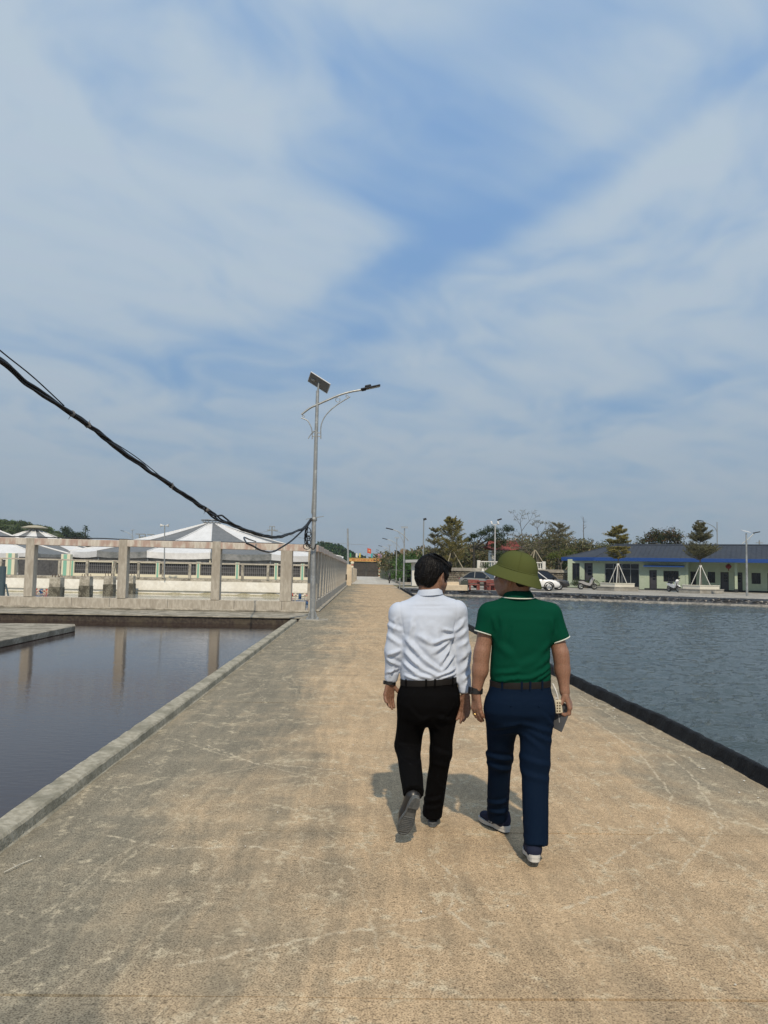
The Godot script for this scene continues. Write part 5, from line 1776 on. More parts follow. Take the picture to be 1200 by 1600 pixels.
# side outline lofted across the width: y heights along the length for body and glasshouse; local x forward
func car(called: String, at: Vector3, turn: float, label: String, paint: Material, suv: bool) -> Node3D:
	var t := thing(called, label, "car", at, turn, "cars parked by the stone wall")
	var len_ := 4.4
	var wd := 1.8 if suv else 1.72
	var belt := 0.98 if suv else 0.88
	var top := 1.62 if suv else 1.43
	# body: lower shell as stations along x
	var st := [[-2.2, 0.42, 0.62, 0.72], [-2.15, 0.33, belt - 0.08, 0.9], [-1.9, 0.26, belt + 0.02, 0.97], [-1.0, 0.24, belt + 0.03, 1.0], [0.0, 0.24, belt, 1.0], [0.8, 0.24, belt - 0.02, 1.0], [1.3, 0.25, belt - 0.07, 0.99], [1.85, 0.27, belt - 0.15, 0.95], [2.12, 0.32, belt - 0.28, 0.86], [2.22, 0.42, 0.55, 0.7]]
	var b := MB.new()
	var rows := []
	for s in st:
		var hw: float = wd * 0.5 * s[3]
		var y0: float = s[1]
		var y1: float = s[2]
		var row := []
		for p in [[-0.82, 0.0], [-0.97, 0.12], [-1.0, 0.45], [-0.985, 0.75], [-0.93, 0.93], [-0.8, 1.0], [0.0, 1.02], [0.8, 1.0], [0.93, 0.93], [0.985, 0.75], [1.0, 0.45], [0.97, 0.12], [0.82, 0.0], [-0.82, 0.0]]:
			row.append(Vector3(s[0], lerpf(y0, y1, p[1]), p[0] * hw))
		rows.append(row)
	b.sheet(rows)
	for e in [0, rows.size() - 1]:
		var c := Vector3.ZERO
		for p in rows[e]:
			c += p / rows[e].size()
		for i in rows[e].size() - 1:
			if e == 0:
				b.tri(c, rows[e][i], rows[e][i + 1])
			else:
				b.tri(c, rows[e][i + 1], rows[e][i])
	part("body", b, paint, t)
	# glasshouse
	var back := -2.0 if suv else -1.75
	var gp := [[back, belt], [back + 0.35 if suv else back + 0.75, top - 0.06], [-0.9 if suv else -0.6, top], [0.0, top - 0.01], [0.35, top - 0.06], [1.15, belt - 0.03]]
	var g := MB.new()
	for s in [-1.0, 1.0]:
		var poly := []
		for p in gp:
			var f: float = (p[1] - belt) / (top - belt)
			poly.append(Vector3(p[0], p[1], s * (wd * 0.47 - 0.16 * f)))
		for i in range(1, poly.size() - 1):
			if s > 0:
				g.tri(poly[0], poly[i + 1], poly[i])
			else:
				g.tri(poly[0], poly[i], poly[i + 1])
	for i in [0, 4]:
		var f0: float = (gp[i][1] - belt) / (top - belt)
		var f1: float = (gp[i + 1][1] - belt) / (top - belt)
		var h0 := wd * 0.47 - 0.16 * f0
		var h1 := wd * 0.47 - 0.16 * f1
		g.quad(Vector3(gp[i][0], gp[i][1], -h0), Vector3(gp[i][0], gp[i][1], h0), Vector3(gp[i + 1][0], gp[i + 1][1], h1), Vector3(gp[i + 1][0], gp[i + 1][1], -h1))
	part("window", g, M.glass_dark, t)
	var rf := MB.new()
	var rr := []
	for i in range(1, 5):
		var f: float = (gp[i][1] - belt) / (top - belt)
		var hw := wd * 0.47 - 0.16 * f + 0.01
		rr.append([Vector3(gp[i][0], gp[i][1] - 0.02, hw), Vector3(gp[i][0], gp[i][1] + 0.025, hw - 0.08), Vector3(gp[i][0], gp[i][1] + 0.035, 0), Vector3(gp[i][0], gp[i][1] + 0.025, -hw + 0.08), Vector3(gp[i][0], gp[i][1] - 0.02, -hw)])
	rf.sheet(rr)
	for s in [-1.0, 1.0]:
		for pr in [[0, 1], [4, 5], [1, 2], [2, 3], [3, 4]]:
			var pa: Array = gp[pr[0]]
			var pb: Array = gp[pr[1]]
			var fa: float = (pa[1] - belt) / (top - belt)
			var fb: float = (pb[1] - belt) / (top - belt)
			rf.bar(Vector3(pa[0], pa[1], s * (wd * 0.47 - 0.16 * fa + 0.005)), Vector3(pb[0], pb[1], s * (wd * 0.47 - 0.16 * fb + 0.005)), 0.05, 0.06)
		rf.bar(Vector3(-0.45, belt, s * wd * 0.475), Vector3(-0.5, top, s * (wd * 0.475 - 0.16)), 0.06, 0.05)
	part("roof", rf, paint, t)
	for wx in [-1.35, 1.32]:
		for s in [-1.0, 1.0]:
			var ar := MB.new()
			var pts := []
			for k in 11:
				var a := PI * k / 10.0
				pts.append(Vector3(wx + cos(a) * 0.385, 0.34 + sin(a) * 0.385, s * (wd * 0.5 - 0.03)))
			ar.tube(pts, 0.045, 6)
			part("wheel_arch", ar, M.black, t)
			wheel(t, Vector3(wx, 0.33, s * (wd * 0.5 - 0.12)), 0.33, 0.22, M.rim)
	for s in [-1.0, 1.0]:
		var hl := MB.new()
		hl.ball(Vector3(2.02, belt - 0.26, s * wd * 0.33), Vector3(0.16, 0.075, 0.16), 10, 6)
		part("headlight", hl, plain(lin(0.10, 0.11, 0.12), 0.1), t)
		var tl := MB.new()
		tl.ball(Vector3(-2.1, belt - 0.14, s * wd * 0.36), Vector3(0.1, 0.1, 0.16), 10, 6)
		part("tail_light", tl, plain(lin(0.25, 0.01, 0.01), 0.2), t)
		var mi := MB.new()
		mi.box(Vector3(0.85, belt + 0.07, s * (wd * 0.5 + 0.07)), Vector3(0.12, 0.13, 0.2), Basis(), 0.03)
		part("mirror", mi, M.black if suv else paint, t)
		var si := MB.new()
		si.box(Vector3(0, 0.28, s * (wd * 0.5 - 0.04)), Vector3(2.0, 0.1, 0.1), Basis(), 0.02)
		part("sill", si, M.black, t)
	var bp := MB.new()
	bp.box(Vector3(2.14, 0.40, 0), Vector3(0.18, 0.2, wd * 0.7), Basis(), 0.04)
	part("bumper", bp, M.black, t)
	return t

func motorbike(at: Vector3, turn: float, label: String, panel: Material) -> void:
	var t := thing("motorbike", label, "motorbike", at, turn, "parked motorbikes")
	for wx in [-0.62, 0.62]:
		wheel(t, Vector3(wx, 0.29, 0), 0.29, 0.09, M.rim)
	var b := MB.new()
	b.tube(arc_points([Vector3(0.62, 0.29, 0.07), Vector3(0.5, 0.7, 0.07), Vector3(0.42, 0.98, 0.03)], 8), 0.03, 6)
	b.tube([Vector3(-0.62, 0.29, 0.08), Vector3(-0.1, 0.34, 0.08), Vector3(0.2, 0.38, 0.06)], 0.035, 6)
	b.tube([Vector3(0.40, 1.0, -0.34), Vector3(0.43, 0.99, 0), Vector3(0.40, 1.0, 0.34)], 0.02, 6)
	b.box(Vector3(-0.05, 0.36, 0), Vector3(0.5, 0.24, 0.22), Basis(), 0.05)
	part("frame", b, M.black, t)
	b = MB.new()
	b.extrude(PackedVector2Array([Vector2(-0.85, 0.72), Vector2(-0.78, 0.62), Vector2(-0.2, 0.42), Vector2(0.2, 0.34), Vector2(0.36, 0.5), Vector2(0.55, 0.93), Vector2(0.46, 1.03), Vector2(0.32, 0.86), Vector2(0.2, 0.56), Vector2(-0.1, 0.62), Vector2(-0.45, 0.76)]), 0.24)
	b.ball(Vector3(0.5, 0.95, 0), Vector3(0.12, 0.14, 0.17), 10, 6)
	b.extrude(PackedVector2Array([Vector2(0.36, 0.6), Vector2(0.66, 0.62), Vector2(0.86, 0.5), Vector2(0.84, 0.46), Vector2(0.62, 0.57)]), 0.13)
	part("fairing", b, panel, t)
	b = MB.new()
	b.ball(Vector3(-0.42, 0.80, 0), Vector3(0.42, 0.075, 0.14), 12, 6)
	part("seat", b, M.black, t)
	b = MB.new()
	b.ball(Vector3(0.61, 0.95, 0), Vector3(0.05, 0.07, 0.09), 8, 6)
	part("headlight", b, plain(lin(0.5, 0.52, 0.54), 0.1), t)
	for s in [-1.0, 1.0]:
		b = MB.new()
		b.ball(Vector3(0.38, 1.18, 0.3 * s), Vector3(0.02, 0.06, 0.08), 8, 5)
		b.tube([Vector3(0.40, 1.0, 0.28 * s), Vector3(0.38, 1.14, 0.3 * s)], 0.008, 4)
		part("mirror", b, M.black, t)

func make_vehicles() -> void:
	M.rim = plain(lin(0.45, 0.46, 0.47), 0.3, 0.7)
	M.planter_white = plain(lin(0.66, 0.64, 0.56), 0.8)
	var white := plain(lin(0.78, 0.79, 0.80), 0.25)
	white.clearcoat_enabled = true
	var silver := plain(lin(0.30, 0.29, 0.26), 0.3, 0.4)
	silver.clearcoat_enabled = true
	var blk := plain(lin(0.012, 0.012, 0.014), 0.2)
	blk.clearcoat_enabled = true
	car("suv", Vector3(13.35, 0, -62.4), -0.12, "white SUV with black wheel arches, parked nose right beside the helmet", white, true)
	car("sedan", Vector3(10.15, 0, -66.8), -0.72, "silver grey sedan parked behind the red stone seats", silver, false)
	car("suv", Vector3(15.1, 0, -66.2), -0.1, "black car parked behind the white SUV", blk, true)
	motorbike(Vector3(19.7, 0, -68.6), 0.1, "white and dark motorbike parked sideways left of the first planter", plain(lin(0.35, 0.35, 0.36), 0.4))
	motorbike(Vector3(26.2, 0, -65.4), -PI * 0.5 + 0.25, "white scooter seen from the front between the two planters", white)
	motorbike(Vector3(2.3, 0, -80.0), PI * 0.5, "dark motorbike far down the road by the hedge", plain(lin(0.02, 0.02, 0.022), 0.4))
	planter(Vector3(22.0, 0, -67.4), 0.5, "stepped white planter holding the yellow green tree, left of the two")
	planter(Vector3(28.0, 0, -64.2), 0.5, "stepped white planter holding the dark umbrella tree, right of the two")
	var wh := plain(lin(0.62, 0.62, 0.60), 0.6)
	stakes(Vector3(22.1, 0.55, -67.5), "four white stakes propping the yellow green tree in the left planter", 1.75, 0.78, 0.033, wh)
	stakes(Vector3(28.05, 0.55, -64.3), "four white stakes propping the umbrella tree in the right planter", 1.7, 0.78, 0.033, wh)
	var bam := plain(lin(0.30, 0.27, 0.20), 0.8)
	stakes(Vector3(8.9, 1.42, -81.5), "bamboo stakes propping the first tiered tree behind the stone wall", 2.2, 1.5, 0.06, bam)
	stakes(Vector3(19.2, 1.42, -88.0), "bamboo stakes propping the bare tree behind the helmet", 2.5, 1.7, 0.07, bam)
	stakes(Vector3(22.7, 1.42, -84.0), "bamboo stakes under the shrubs left of the green building", 1.7, 1.2, 0.05, bam)

# ---------------------------------------------------------------- trees and shrubs
func leaf(b: MB, p: Vector3, size: float, r: RandomNumberGenerator, flat := 0.0) -> void:
	var a := Vector3(r.randf_range(-1, 1), r.randf_range(-1, 1) * (1.0 - flat), r.randf_range(-1, 1)).normalized()
	var u := a.cross(Vector3(r.randf_range(-1, 1), r.randf_range(-1, 1) * (1.0 - flat), r.randf_range(-1, 1))).normalized()
	var l := size * r.randf_range(0.6, 1.3)
	var w := l * 0.42
	var n := u.cross(a)
	var i := b.put(p - a * l * 0.5, n)
	b.put(p + u * w * 0.5, n)
	b.put(p + a * l * 0.5, n)
	b.put(p - u * w * 0.5, n)
	b.idx.append_array(PackedInt32Array([i, i + 2, i + 1, i, i + 3, i + 2]))

func leaf_tint(b: MB, tones: Array, r: RandomNumberGenerator) -> void:
	var a: Color = tones[r.randi() % tones.size()]
	var g := r.randf_range(0.7, 1.3)
	b.tint = Color(a.r * g, a.g * g, a.b * g)

func leaf_material() -> StandardMaterial3D:
	if not M.has("leaf"):
		M.leaf = plain(Color.WHITE, 0.6, 0.0, 0.35)
		M.leaf.vertex_color_use_as_albedo = true
		M.leaf.backlight_enabled = true
		M.leaf.backlight = Color(0.35, 0.35, 0.25)
		M.leaf.cull_mode = BaseMaterial3D.CULL_DISABLED
		M.bark = mottled(lin(0.07, 0.06, 0.05), lin(0.14, 0.125, 0.105), lin(0.2, 0.19, 0.17), 0.3, 0.7, 0.95, 0.4, 73, 256)
		M.bark_dark = mottled(lin(0.02, 0.018, 0.016), lin(0.05, 0.045, 0.04), lin(0.08, 0.08, 0.07), 0.3, 0.7, 0.95, 0.4, 74, 256)
	return M.leaf

# tiered tree: a straight stem with whorls of slanting branches, each carrying a flat spray of fine leaves
# tiers: [height, reach, rise at the tip]
func tiered(called: String, label: String, at: Vector3, h: float, tiers: Array, tones: Array, dense: int, seed_: int, leaf_size := 0.11, category := "tree", group := "") -> void:
	leaf_material()
	var r := RandomNumberGenerator.new()
	r.seed = seed_
	var t := thing(called, label, category, at, 0.0, group)
	var tr := MB.new()
	var pts := []
	for i in 9:
		pts.append(Vector3(r.randf_range(-0.03, 0.03) * i * 0.3, h * i / 8.0, r.randf_range(-0.03, 0.03) * i * 0.3))
	var rad := []
	for i in 9:
		rad.append(lerpf(0.014 * h, 0.008, i / 8.0))
	tr.tube(pts, rad, 7)
	var lf := MB.new()
	lf.tinted = true
	for q in tiers:
		var nb := 7 + r.randi() % 3
		var off := r.randf() * TAU
		for k in nb:
			var a := off + TAU * k / nb + r.randf_range(-0.22, 0.22)
			var reach: float = q[1] * r.randf_range(0.7, 1.1)
			var root := Vector3(0, q[0] + r.randf_range(-0.15, 0.15), 0)
			var d := Vector3(cos(a), 0, sin(a))
			var side := Vector3(-sin(a), 0, cos(a))
			var tip: Vector3 = root + d * reach + Vector3.UP * q[2] * r.randf_range(0.7, 1.2)
			var mid: Vector3 = root.lerp(tip, 0.5) + Vector3.DOWN * q[2] * 0.12
			var curve := arc_points([root, mid, tip], 8)
			tr.tube(curve, [0.03, 0.027, 0.024, 0.021, 0.018, 0.015, 0.012, 0.009, 0.006], 4)
			for s in 3:                                           # side twigs
				var f := r.randf_range(0.3, 0.8)
				var p0: Vector3 = curve[int(f * 8)]
				var p1: Vector3 = p0 + d * reach * 0.25 + side * reach * r.randf_range(-0.35, 0.35) + Vector3.UP * q[2] * 0.25
				tr.tube([p0, p1], [0.012, 0.004], 4)
				for n in dense / 3:
					var g := r.randf_range(0.2, 1.1)
					leaf_tint(lf, tones, r)
					leaf(lf, p0.lerp(p1, g) + Vector3(r.randfn(0, 0.06), r.randfn(0, 0.035), r.randfn(0, 0.06)) * (reach + 0.4), leaf_size, r, 0.5)
			for n in dense:
				var f := pow(r.randf(), 0.7) * 0.92 + 0.1
				var p: Vector3 = curve[clampi(int(f * 8), 0, 8)].lerp(curve[clampi(int(f * 8) + 1, 0, 8)], fmod(f * 8, 1.0))
				leaf_tint(lf, tones, r)
				leaf(lf, p + side * r.randfn(0, 0.085) * (reach + 0.3) + Vector3.UP * r.randfn(0.015, 0.028), leaf_size, r, 0.65)
	part("trunk", tr, M.bark, t)
	part("crown", lf, M.leaf, t)

# broad tree: limbs to a number of leaf clumps; clumps: [offset, radii]
func broad(called: String, label: String, at: Vector3, clumps: Array, tones: Array, count: int, leaf_size: float, seed_: int, trunk_h: float, bark: Material, category := "tree", group := "") -> Node3D:
	leaf_material()
	var r := RandomNumberGenerator.new()
	r.seed = seed_
	var t := thing(called, label, category, at, 0.0, group)
	var tr := MB.new()
	var fork := Vector3(r.randf_range(-0.1, 0.1), trunk_h, r.randf_range(-0.1, 0.1))
	if trunk_h > 0.05:
		tr.tube([Vector3(0, -0.05, 0), fork * 0.5 + Vector3(0.04, 0, 0.03), fork], [0.05 * trunk_h + 0.05, 0.04 * trunk_h + 0.04, 0.03 * trunk_h + 0.03], 8)
	var lf := MB.new()
	lf.tinted = true
	var wn := noise(0.5, seed_, 3)
	for c in clumps:
		var o: Vector3 = c[0]
		var rr: Vector3 = c[1]
		tr.tube(arc_points([fork, fork.lerp(o, 0.5) + Vector3(r.randfn(0, 0.15), 0.1, r.randfn(0, 0.15)), o], 6), [0.09, 0.075, 0.06, 0.05, 0.04, 0.03, 0.02], 5)
		for k in 5:
			tr.tube([o - rr * Vector3(0, 0.4, 0), o + rr * Vector3(r.randf_range(-0.8, 0.8), r.randf_range(-0.2, 0.8), r.randf_range(-0.8, 0.8))], [0.03, 0.008], 4)
		# small tufts on and in the clump, each a spray of leaves
		var tufts := int(count / 14.0)
		for k in tufts:
			var d := Vector3(r.randfn(0, 1), r.randfn(0, 1), r.randfn(0, 1)).normalized()
			if d.y < -0.5:
				d.y *= 0.4
			var ctr := o + d * rr * (pow(r.randf(), 0.45) * (1.0 + 0.35 * wn.get_noise_3d(d.x * 3 + o.x, d.y * 3 + o.y, d.z * 3)))
			leaf_tint(lf, tones, r)
			for n in 14:
				leaf(lf, ctr + Vector3(r.randfn(0, 1), r.randfn(0, 0.7), r.randfn(0, 1)) * leaf_size * 0.95, leaf_size, r, 0.2)
	part("trunk", tr, bark, t)
	part("crown", lf, M.leaf, t)
	return t

func bare(label: String, at: Vector3, h: float, spread: float, seed_: int, leaves: int, tones: Array, lvl := 4) -> void:
	leaf_material()
	var r := RandomNumberGenerator.new()
	r.seed = seed_
	var t := thing("bare_tree", label, "tree", at, 0.0, "trees in the garden behind the stone wall")
	var tr := MB.new()
	var lf := MB.new()
	lf.tinted = true
	var todo := [[Vector3.ZERO, Vector3(0, h * 0.42, 0), 0.012 * h + 0.02, 0]]
	while todo.size() > 0:
		var q: Array = todo.pop_back()
		var a: Vector3 = q[0]
		var e: Vector3 = q[1]
		var m := a.lerp(e, 0.5) + Vector3(r.randfn(0, 1), r.randfn(0, 1), r.randfn(0, 1)) * a.distance_to(e) * 0.06
		tr.tube([a, m, e], [q[2], q[2] * 0.85, q[2] * 0.65], 5 if q[3] < 2 else 4, false)
		if q[3] >= lvl:
			for n in leaves:
				leaf_tint(lf, tones, r)
				leaf(lf, a.lerp(e, r.randf_range(0.3, 1.15)) + Vector3(r.randfn(0, 0.09), r.randfn(0, 0.05), r.randfn(0, 0.09)), 0.12, r, 0.4)
			continue
		var nb := 3 if q[3] > 0 else 7
		var off := r.randf() * TAU
		for k in nb:
			var an := off + TAU * k / nb + r.randf_range(-0.4, 0.4)
			var lead := (e - a).normalized()
			var out := Vector3(cos(an), 0, sin(an))
			var d: Vector3
			var st := e
			var ln := a.distance_to(e) * r.randf_range(0.5, 0.75)
			if q[3] == 0:
				st = Vector3(0, h * r.randf_range(0.34, 0.62), 0)
				d = (out * spread * r.randf_range(0.7, 1.0) + Vector3.UP * 0.25 * r.randf_range(0.5, 1.5)).normalized()
				ln = spread * 0.5
			else:
				d = (lead * 0.9 + out * 0.75 + Vector3.UP * 0.05).normalized()
			todo.append([st, st + d * ln, maxf(q[2] * 0.55, 0.008), q[3] + 1])
		if q[3] == 0:
			todo.append([e, e + Vector3(r.randfn(0, 0.1), h * 0.33, 0), q[2] * 0.6, 1])
	part("trunk", tr, M.bark, t)
	if leaves > 0:
		part("crown", lf, M.leaf, t)

func forest(called: String, label: String, spots: Array, tones: Array, seed_: int, size: float, leaf_size := 0.75) -> void:
	# a wooded slope that reads as one mass: crowns of leaves, set out by the hundred
	leaf_material()
	var r := RandomNumberGenerator.new()
	r.seed = seed_
	var b := MB.new()
	b.tinted = true
	for k in 190:
		var d := Vector3(r.randfn(0, 1), r.randfn(0, 1), r.randfn(0, 1)).normalized()
		leaf_tint(b, tones, r)
		leaf(b, d * Vector3(1.5, 1.15, 1.5) * pow(r.randf(), 0.35) + Vector3.UP * 1.2, leaf_size, r, 0.1)
	var mm := MultiMesh.new()
	mm.transform_format = MultiMesh.TRANSFORM_3D
	mm.use_colors = true
	mm.mesh = b.mesh()
	mm.instance_count = spots.size()
	for i in spots.size():
		var s := size * r.randf_range(0.6, 1.35)
		mm.set_instance_transform(i, Transform3D(Basis(Vector3.UP, r.randf() * TAU).scaled(Vector3(s, s * r.randf_range(0.8, 1.25), s)), spots[i]))
		var g := r.randf_range(0.65, 1.25)
		mm.set_instance_color(i, Color(g * r.randf_range(0.9, 1.15), g, g * r.randf_range(0.85, 1.05)))
	var o := MultiMeshInstance3D.new()
	o.multimesh = mm
	o.material_override = M.leaf
	o.name = numbered(called, self)
	add_child(o)
	tag(o, label, "trees")
	stuff(o)

func hill_h(x: float, z: float) -> float:
	# the wooded knoll behind the gate and the green rise at the far left
	var k := 9.6 * exp(-pow((x + 20.0) / (7.0 if x < -20.0 else 15.0), 2.0) * 0.8) * exp(-pow((z + 345.0) / 30.0, 2.0))
	var l := 16.0 / (1.0 + exp((x + 101.0) / 9.5)) * exp(-pow((z + 275.0) / 34.0, 2.0))
	return k + l

func make_plants() -> void:
	var olive := [Color(0.20, 0.175, 0.05), Color(0.15, 0.145, 0.045), Color(0.24, 0.20, 0.07), Color(0.12, 0.115, 0.045)]
	var dry := [Color(0.17, 0.155, 0.085), Color(0.13, 0.125, 0.065), Color(0.20, 0.175, 0.11), Color(0.10, 0.105, 0.05)]
	var deep := [Color(0.025, 0.048, 0.018), Color(0.035, 0.060, 0.022), Color(0.02, 0.036, 0.016), Color(0.05, 0.065, 0.03)]
	var green := [Color(0.05, 0.12, 0.025), Color(0.035, 0.085, 0.02), Color(0.075, 0.14, 0.03), Color(0.025, 0.055, 0.018)]
	var greyg := [Color(0.12, 0.12, 0.065), Color(0.095, 0.10, 0.055), Color(0.15, 0.14, 0.08)]
	var mango := [Color(0.045, 0.062, 0.028), Color(0.03, 0.045, 0.022), Color(0.11, 0.065, 0.035), Color(0.065, 0.07, 0.03)]
	var scrub := [Color(0.13, 0.12, 0.06), Color(0.085, 0.095, 0.045), Color(0.17, 0.14, 0.09), Color(0.06, 0.075, 0.035)]
	# planter trees
	tiered("almond_tree", "young tree with yellow green tiers in the left white planter", Vector3(22.1, 0.55, -67.5), 4.95, [[2.35, 0.75, 0.2], [2.65, 1.1, 0.3], [2.95, 1.0, 0.3], [3.7, 1.1, 0.3], [4.05, 1.15, 0.35], [4.4, 0.95, 0.35], [4.75, 0.5, 0.3]], olive, 230, 3, 0.10, "tree", "young trees in the planters")
	tiered("almond_tree", "young tree shaped like two stacked umbrellas in the right white planter", Vector3(28.05, 0.55, -64.3), 5.55, [[2.3, 1.4, 1.1], [2.4, 1.45, 1.15], [2.55, 1.3, 1.05], [2.75, 1.1, 0.85], [3.75, 1.1, 0.55], [4.1, 0.9, 0.55], [4.5, 0.7, 0.5], [4.95, 0.45, 0.4]], greyg, 220, 7, 0.085, "tree", "young trees in the planters")
	# garden trees behind the stone wall
	tiered("almond_tree", "olive tiered tree with up-slanting branches, tallest behind the dark-haired man", Vector3(8.95, 1.42, -82.0), 5.75, [[0.9, 1.7, 0.7], [1.5, 1.9, 0.95], [2.2, 1.8, 1.05], [2.8, 1.65, 1.0], [3.5, 1.5, 0.95], [4.1, 1.25, 0.85], [4.7, 1.0, 0.75], [5.2, 0.6, 0.5]], olive, 230, 11, 0.105, "tree", "trees in the garden behind the stone wall")
	tiered("almond_tree", "thinner greyish tiered tree close left of the tallest olive one", Vector3(7.25, 1.3, -83.0), 4.7, [[1.4, 1.2, 0.5], [2.1, 1.2, 0.6], [2.9, 1.05, 0.6], [3.6, 0.8, 0.5], [4.3, 0.6, 0.45]], dry, 170, 13, 0.09, "tree", "trees in the garden behind the stone wall")
	broad("pine_tree", "dark tree with a forked trunk and flat dense crown left of the shrine", Vector3(12.2, 1.42, -88.0), [[Vector3(1.0, 4.35, 0), Vector3(0.9, 0.35, 0.9)], [Vector3(1.9, 4.75, 0.3), Vector3(1.1, 0.45, 0.9)], [Vector3(2.7, 4.2, -0.2), Vector3(1.2, 0.55, 1.0)], [Vector3(2.0, 3.7, 0.3), Vector3(1.0, 0.4, 0.9)], [Vector3(3.3, 3.3, 0), Vector3(0.9, 0.6, 0.9)], [Vector3(3.9, 4.9, 0), Vector3(0.8, 0.5, 0.8)], [Vector3(0.0, 4.0, 0), Vector3(0.45, 0.18, 0.4)], [Vector3(-0.7, 3.6, 0), Vector3(0.12, 0.06, 0.1)], [Vector3(2.5, 2.9, 0.2), Vector3(0.7, 0.35, 0.6)], [Vector3(3.0, 1.9, 0.2), Vector3(1.0, 0.9, 0.9)]], deep, 700, 0.17, 17, 2.6, M.bark_dark, "tree", "trees in the garden behind the stone wall")
	bare("tall nearly bare tree with layered twigs above the helmet's left side", Vector3(18.1, 1.42, -90.0), 6.4, 2.6, 19, 10, dry)
	bare("middle sparse tree with thin olive leaves above the helmet", Vector3(20.2, 1.42, -91.0), 5.7, 2.5, 23, 16, scrub)
	tiered("almond_tree", "pale trunked tree with thin spreading top, rightmost above the helmet", Vector3(22.2, 1.42, -89.0), 5.6, [[2.0, 1.5, 0.5], [3.4, 1.7, 0.35], [4.1, 1.8, 0.5], [4.7, 1.5, 0.6], [5.2, 0.9, 0.6]], dry, 170, 29, 0.095, "tree", "trees in the garden behind the stone wall")
	broad("shrub", "yellow green shrub right of the helmet behind the balustrade", Vector3(21.6, 1.42, -85.5), [[Vector3(0, 1.9, 0), Vector3(1.2, 0.5, 0.8)], [Vector3(0.9, 2.3, 0), Vector3(0.9, 0.4, 0.7)], [Vector3(-0.8, 1.8, 0), Vector3(0.8, 0.4, 0.7)]], [Color(0.09, 0.12, 0.02), Color(0.06, 0.09, 0.018), Color(0.12, 0.13, 0.03)], 620, 0.14, 31, 0.9, M.bark, "shrub", "shrubs in the raised garden")
	broad("shrub", "dark green shrub under the pale trunked tree beside the balustrade end", Vector3(23.6, 1.42, -86.5), [[Vector3(0, 1.0, 0), Vector3(1.4, 1.0, 1.0)], [Vector3(-1.2, 0.7, 0.3), Vector3(0.9, 0.8, 0.8)]], deep, 1500, 0.16, 37, 0.3, M.bark, "shrub", "shrubs in the raised garden")
	broad("shrub", "bright green shrub on the balustrade's left end", Vector3(12.9, 1.45, -83.4), [[Vector3(0, 0.5, 0), Vector3(0.7, 0.45, 0.4)]], green, 500, 0.12, 41, 0.1, M.bark, "shrub", "shrubs in the raised garden")
	broad("shrub", "dusty green shrub at the left corner of the green building's roof", Vector3(25.0, 1.0, -83.0), [[Vector3(0, 1.1, 0), Vector3(1.2, 1.2, 0.9)], [Vector3(1.0, 0.8, 0), Vector3(0.9, 0.9, 0.8)]], scrub, 900, 0.15, 43, 0.3, M.bark, "shrub", "shrubs in the raised garden")
	broad("shrub", "dark potted bushes against the left corner of the green building", Vector3(21.0, 0.0, -74.4), [[Vector3(-0.6, 0.5, 0), Vector3(0.7, 0.55, 0.4)], [Vector3(0.6, 0.45, 0.2), Vector3(0.6, 0.5, 0.4)], [Vector3(1.9, 0.3, 0.5), Vector3(0.4, 0.35, 0.3)]], deep, 700, 0.13, 47, 0.05, M.bark, "shrub")
	broad("shrub", "small dark bush left of the right planter by the building front", Vector3(26.9, 0.0, -66.2), [[Vector3(0, 0.3, 0), Vector3(0.3, 0.3, 0.3)]], deep, 260, 0.10, 53, 0.05, M.bark, "shrub")
	# scrub behind the garden: one tangled mass
	var sp := []
	var r := RandomNumberGenerator.new()
	r.seed = 99
	var tops := [[2.0, 2.4], [6.0, 3.0], [9.0, 4.2], [13.0, 4.7], [17.0, 4.9], [21.0, 5.5], [25.0, 6.4], [28.0, 6.3], [32.0, 5.4], [36.0, 4.9], [42.0, 4.6]]
	for i in 330:
		var x := r.randf_range(2.5, 42.0)
		var hh := 4.0
		for k in tops.size() - 1:
			if x >= tops[k][0] and x <= tops[k + 1][0]:
				hh = lerpf(tops[k][1], tops[k + 1][1], inverse_lerp(tops[k][0], tops[k + 1][0], x))
		sp.append(Vector3(x, r.randf_range(1.0, maxf(hh - 1.7, 1.2)), -97.0 - r.randf_range(0, 14.0)))
	forest("scrub", "brown green scrub and brush filling the slope behind the garden trees", sp, scrub, 101, 0.85, 0.42)
	broad("mango_tree", "round dark crowned tree rising behind the green building's roof", Vector3(38.6, 0.0, -100.0), [[Vector3(0, 5.4, 0), Vector3(2.3, 1.9, 2.0)], [Vector3(-2.2, 4.8, 0), Vector3(1.7, 1.4, 1.5)], [Vector3(2.2, 5.0, 0), Vector3(1.7, 1.5, 1.5)], [Vector3(0.8, 6.4, 0.4), Vector3(1.6, 1.1, 1.3)], [Vector3(-1.0, 6.2, 0.5), Vector3(1.4, 1.0, 1.2)], [Vector3(3.3, 4.3, 0.5), Vector3(1.2, 1.0, 1.0)]], mango, 1500, 0.26, 59, 3.0, M.bark_dark)
	broad("tree", "lower dark bush top between the planter tree and the mango tree", Vector3(31.0, 0.0, -100.0), [[Vector3(0, 4.4, 0), Vector3(1.9, 1.2, 1.2)], [Vector3(2.2, 4.8, 0), Vector3(1.2, 1.0, 1.0)]], deep, 900, 0.22, 61, 2.2, M.bark_dark)
	broad("tree", "low green treetop showing over the roof right of the mango tree", Vector3(44.6, 0.0, -104.0), [[Vector3(0, 4.2, 0), Vector3(1.7, 0.9, 1.2)]], deep, 700, 0.22, 67, 2.6, M.bark_dark)
	var dt := thing("bare_tree", "very thin bare pole-like tree standing alone above the scrub", "tree", Vector3(29.6, 0, -105.0))
	var b := MB.new()
	b.tube([Vector3.ZERO, Vector3(0.06, 5.0, 0), Vector3(0.0, 9.1, 0)], [0.10, 0.07, 0.02], 6)
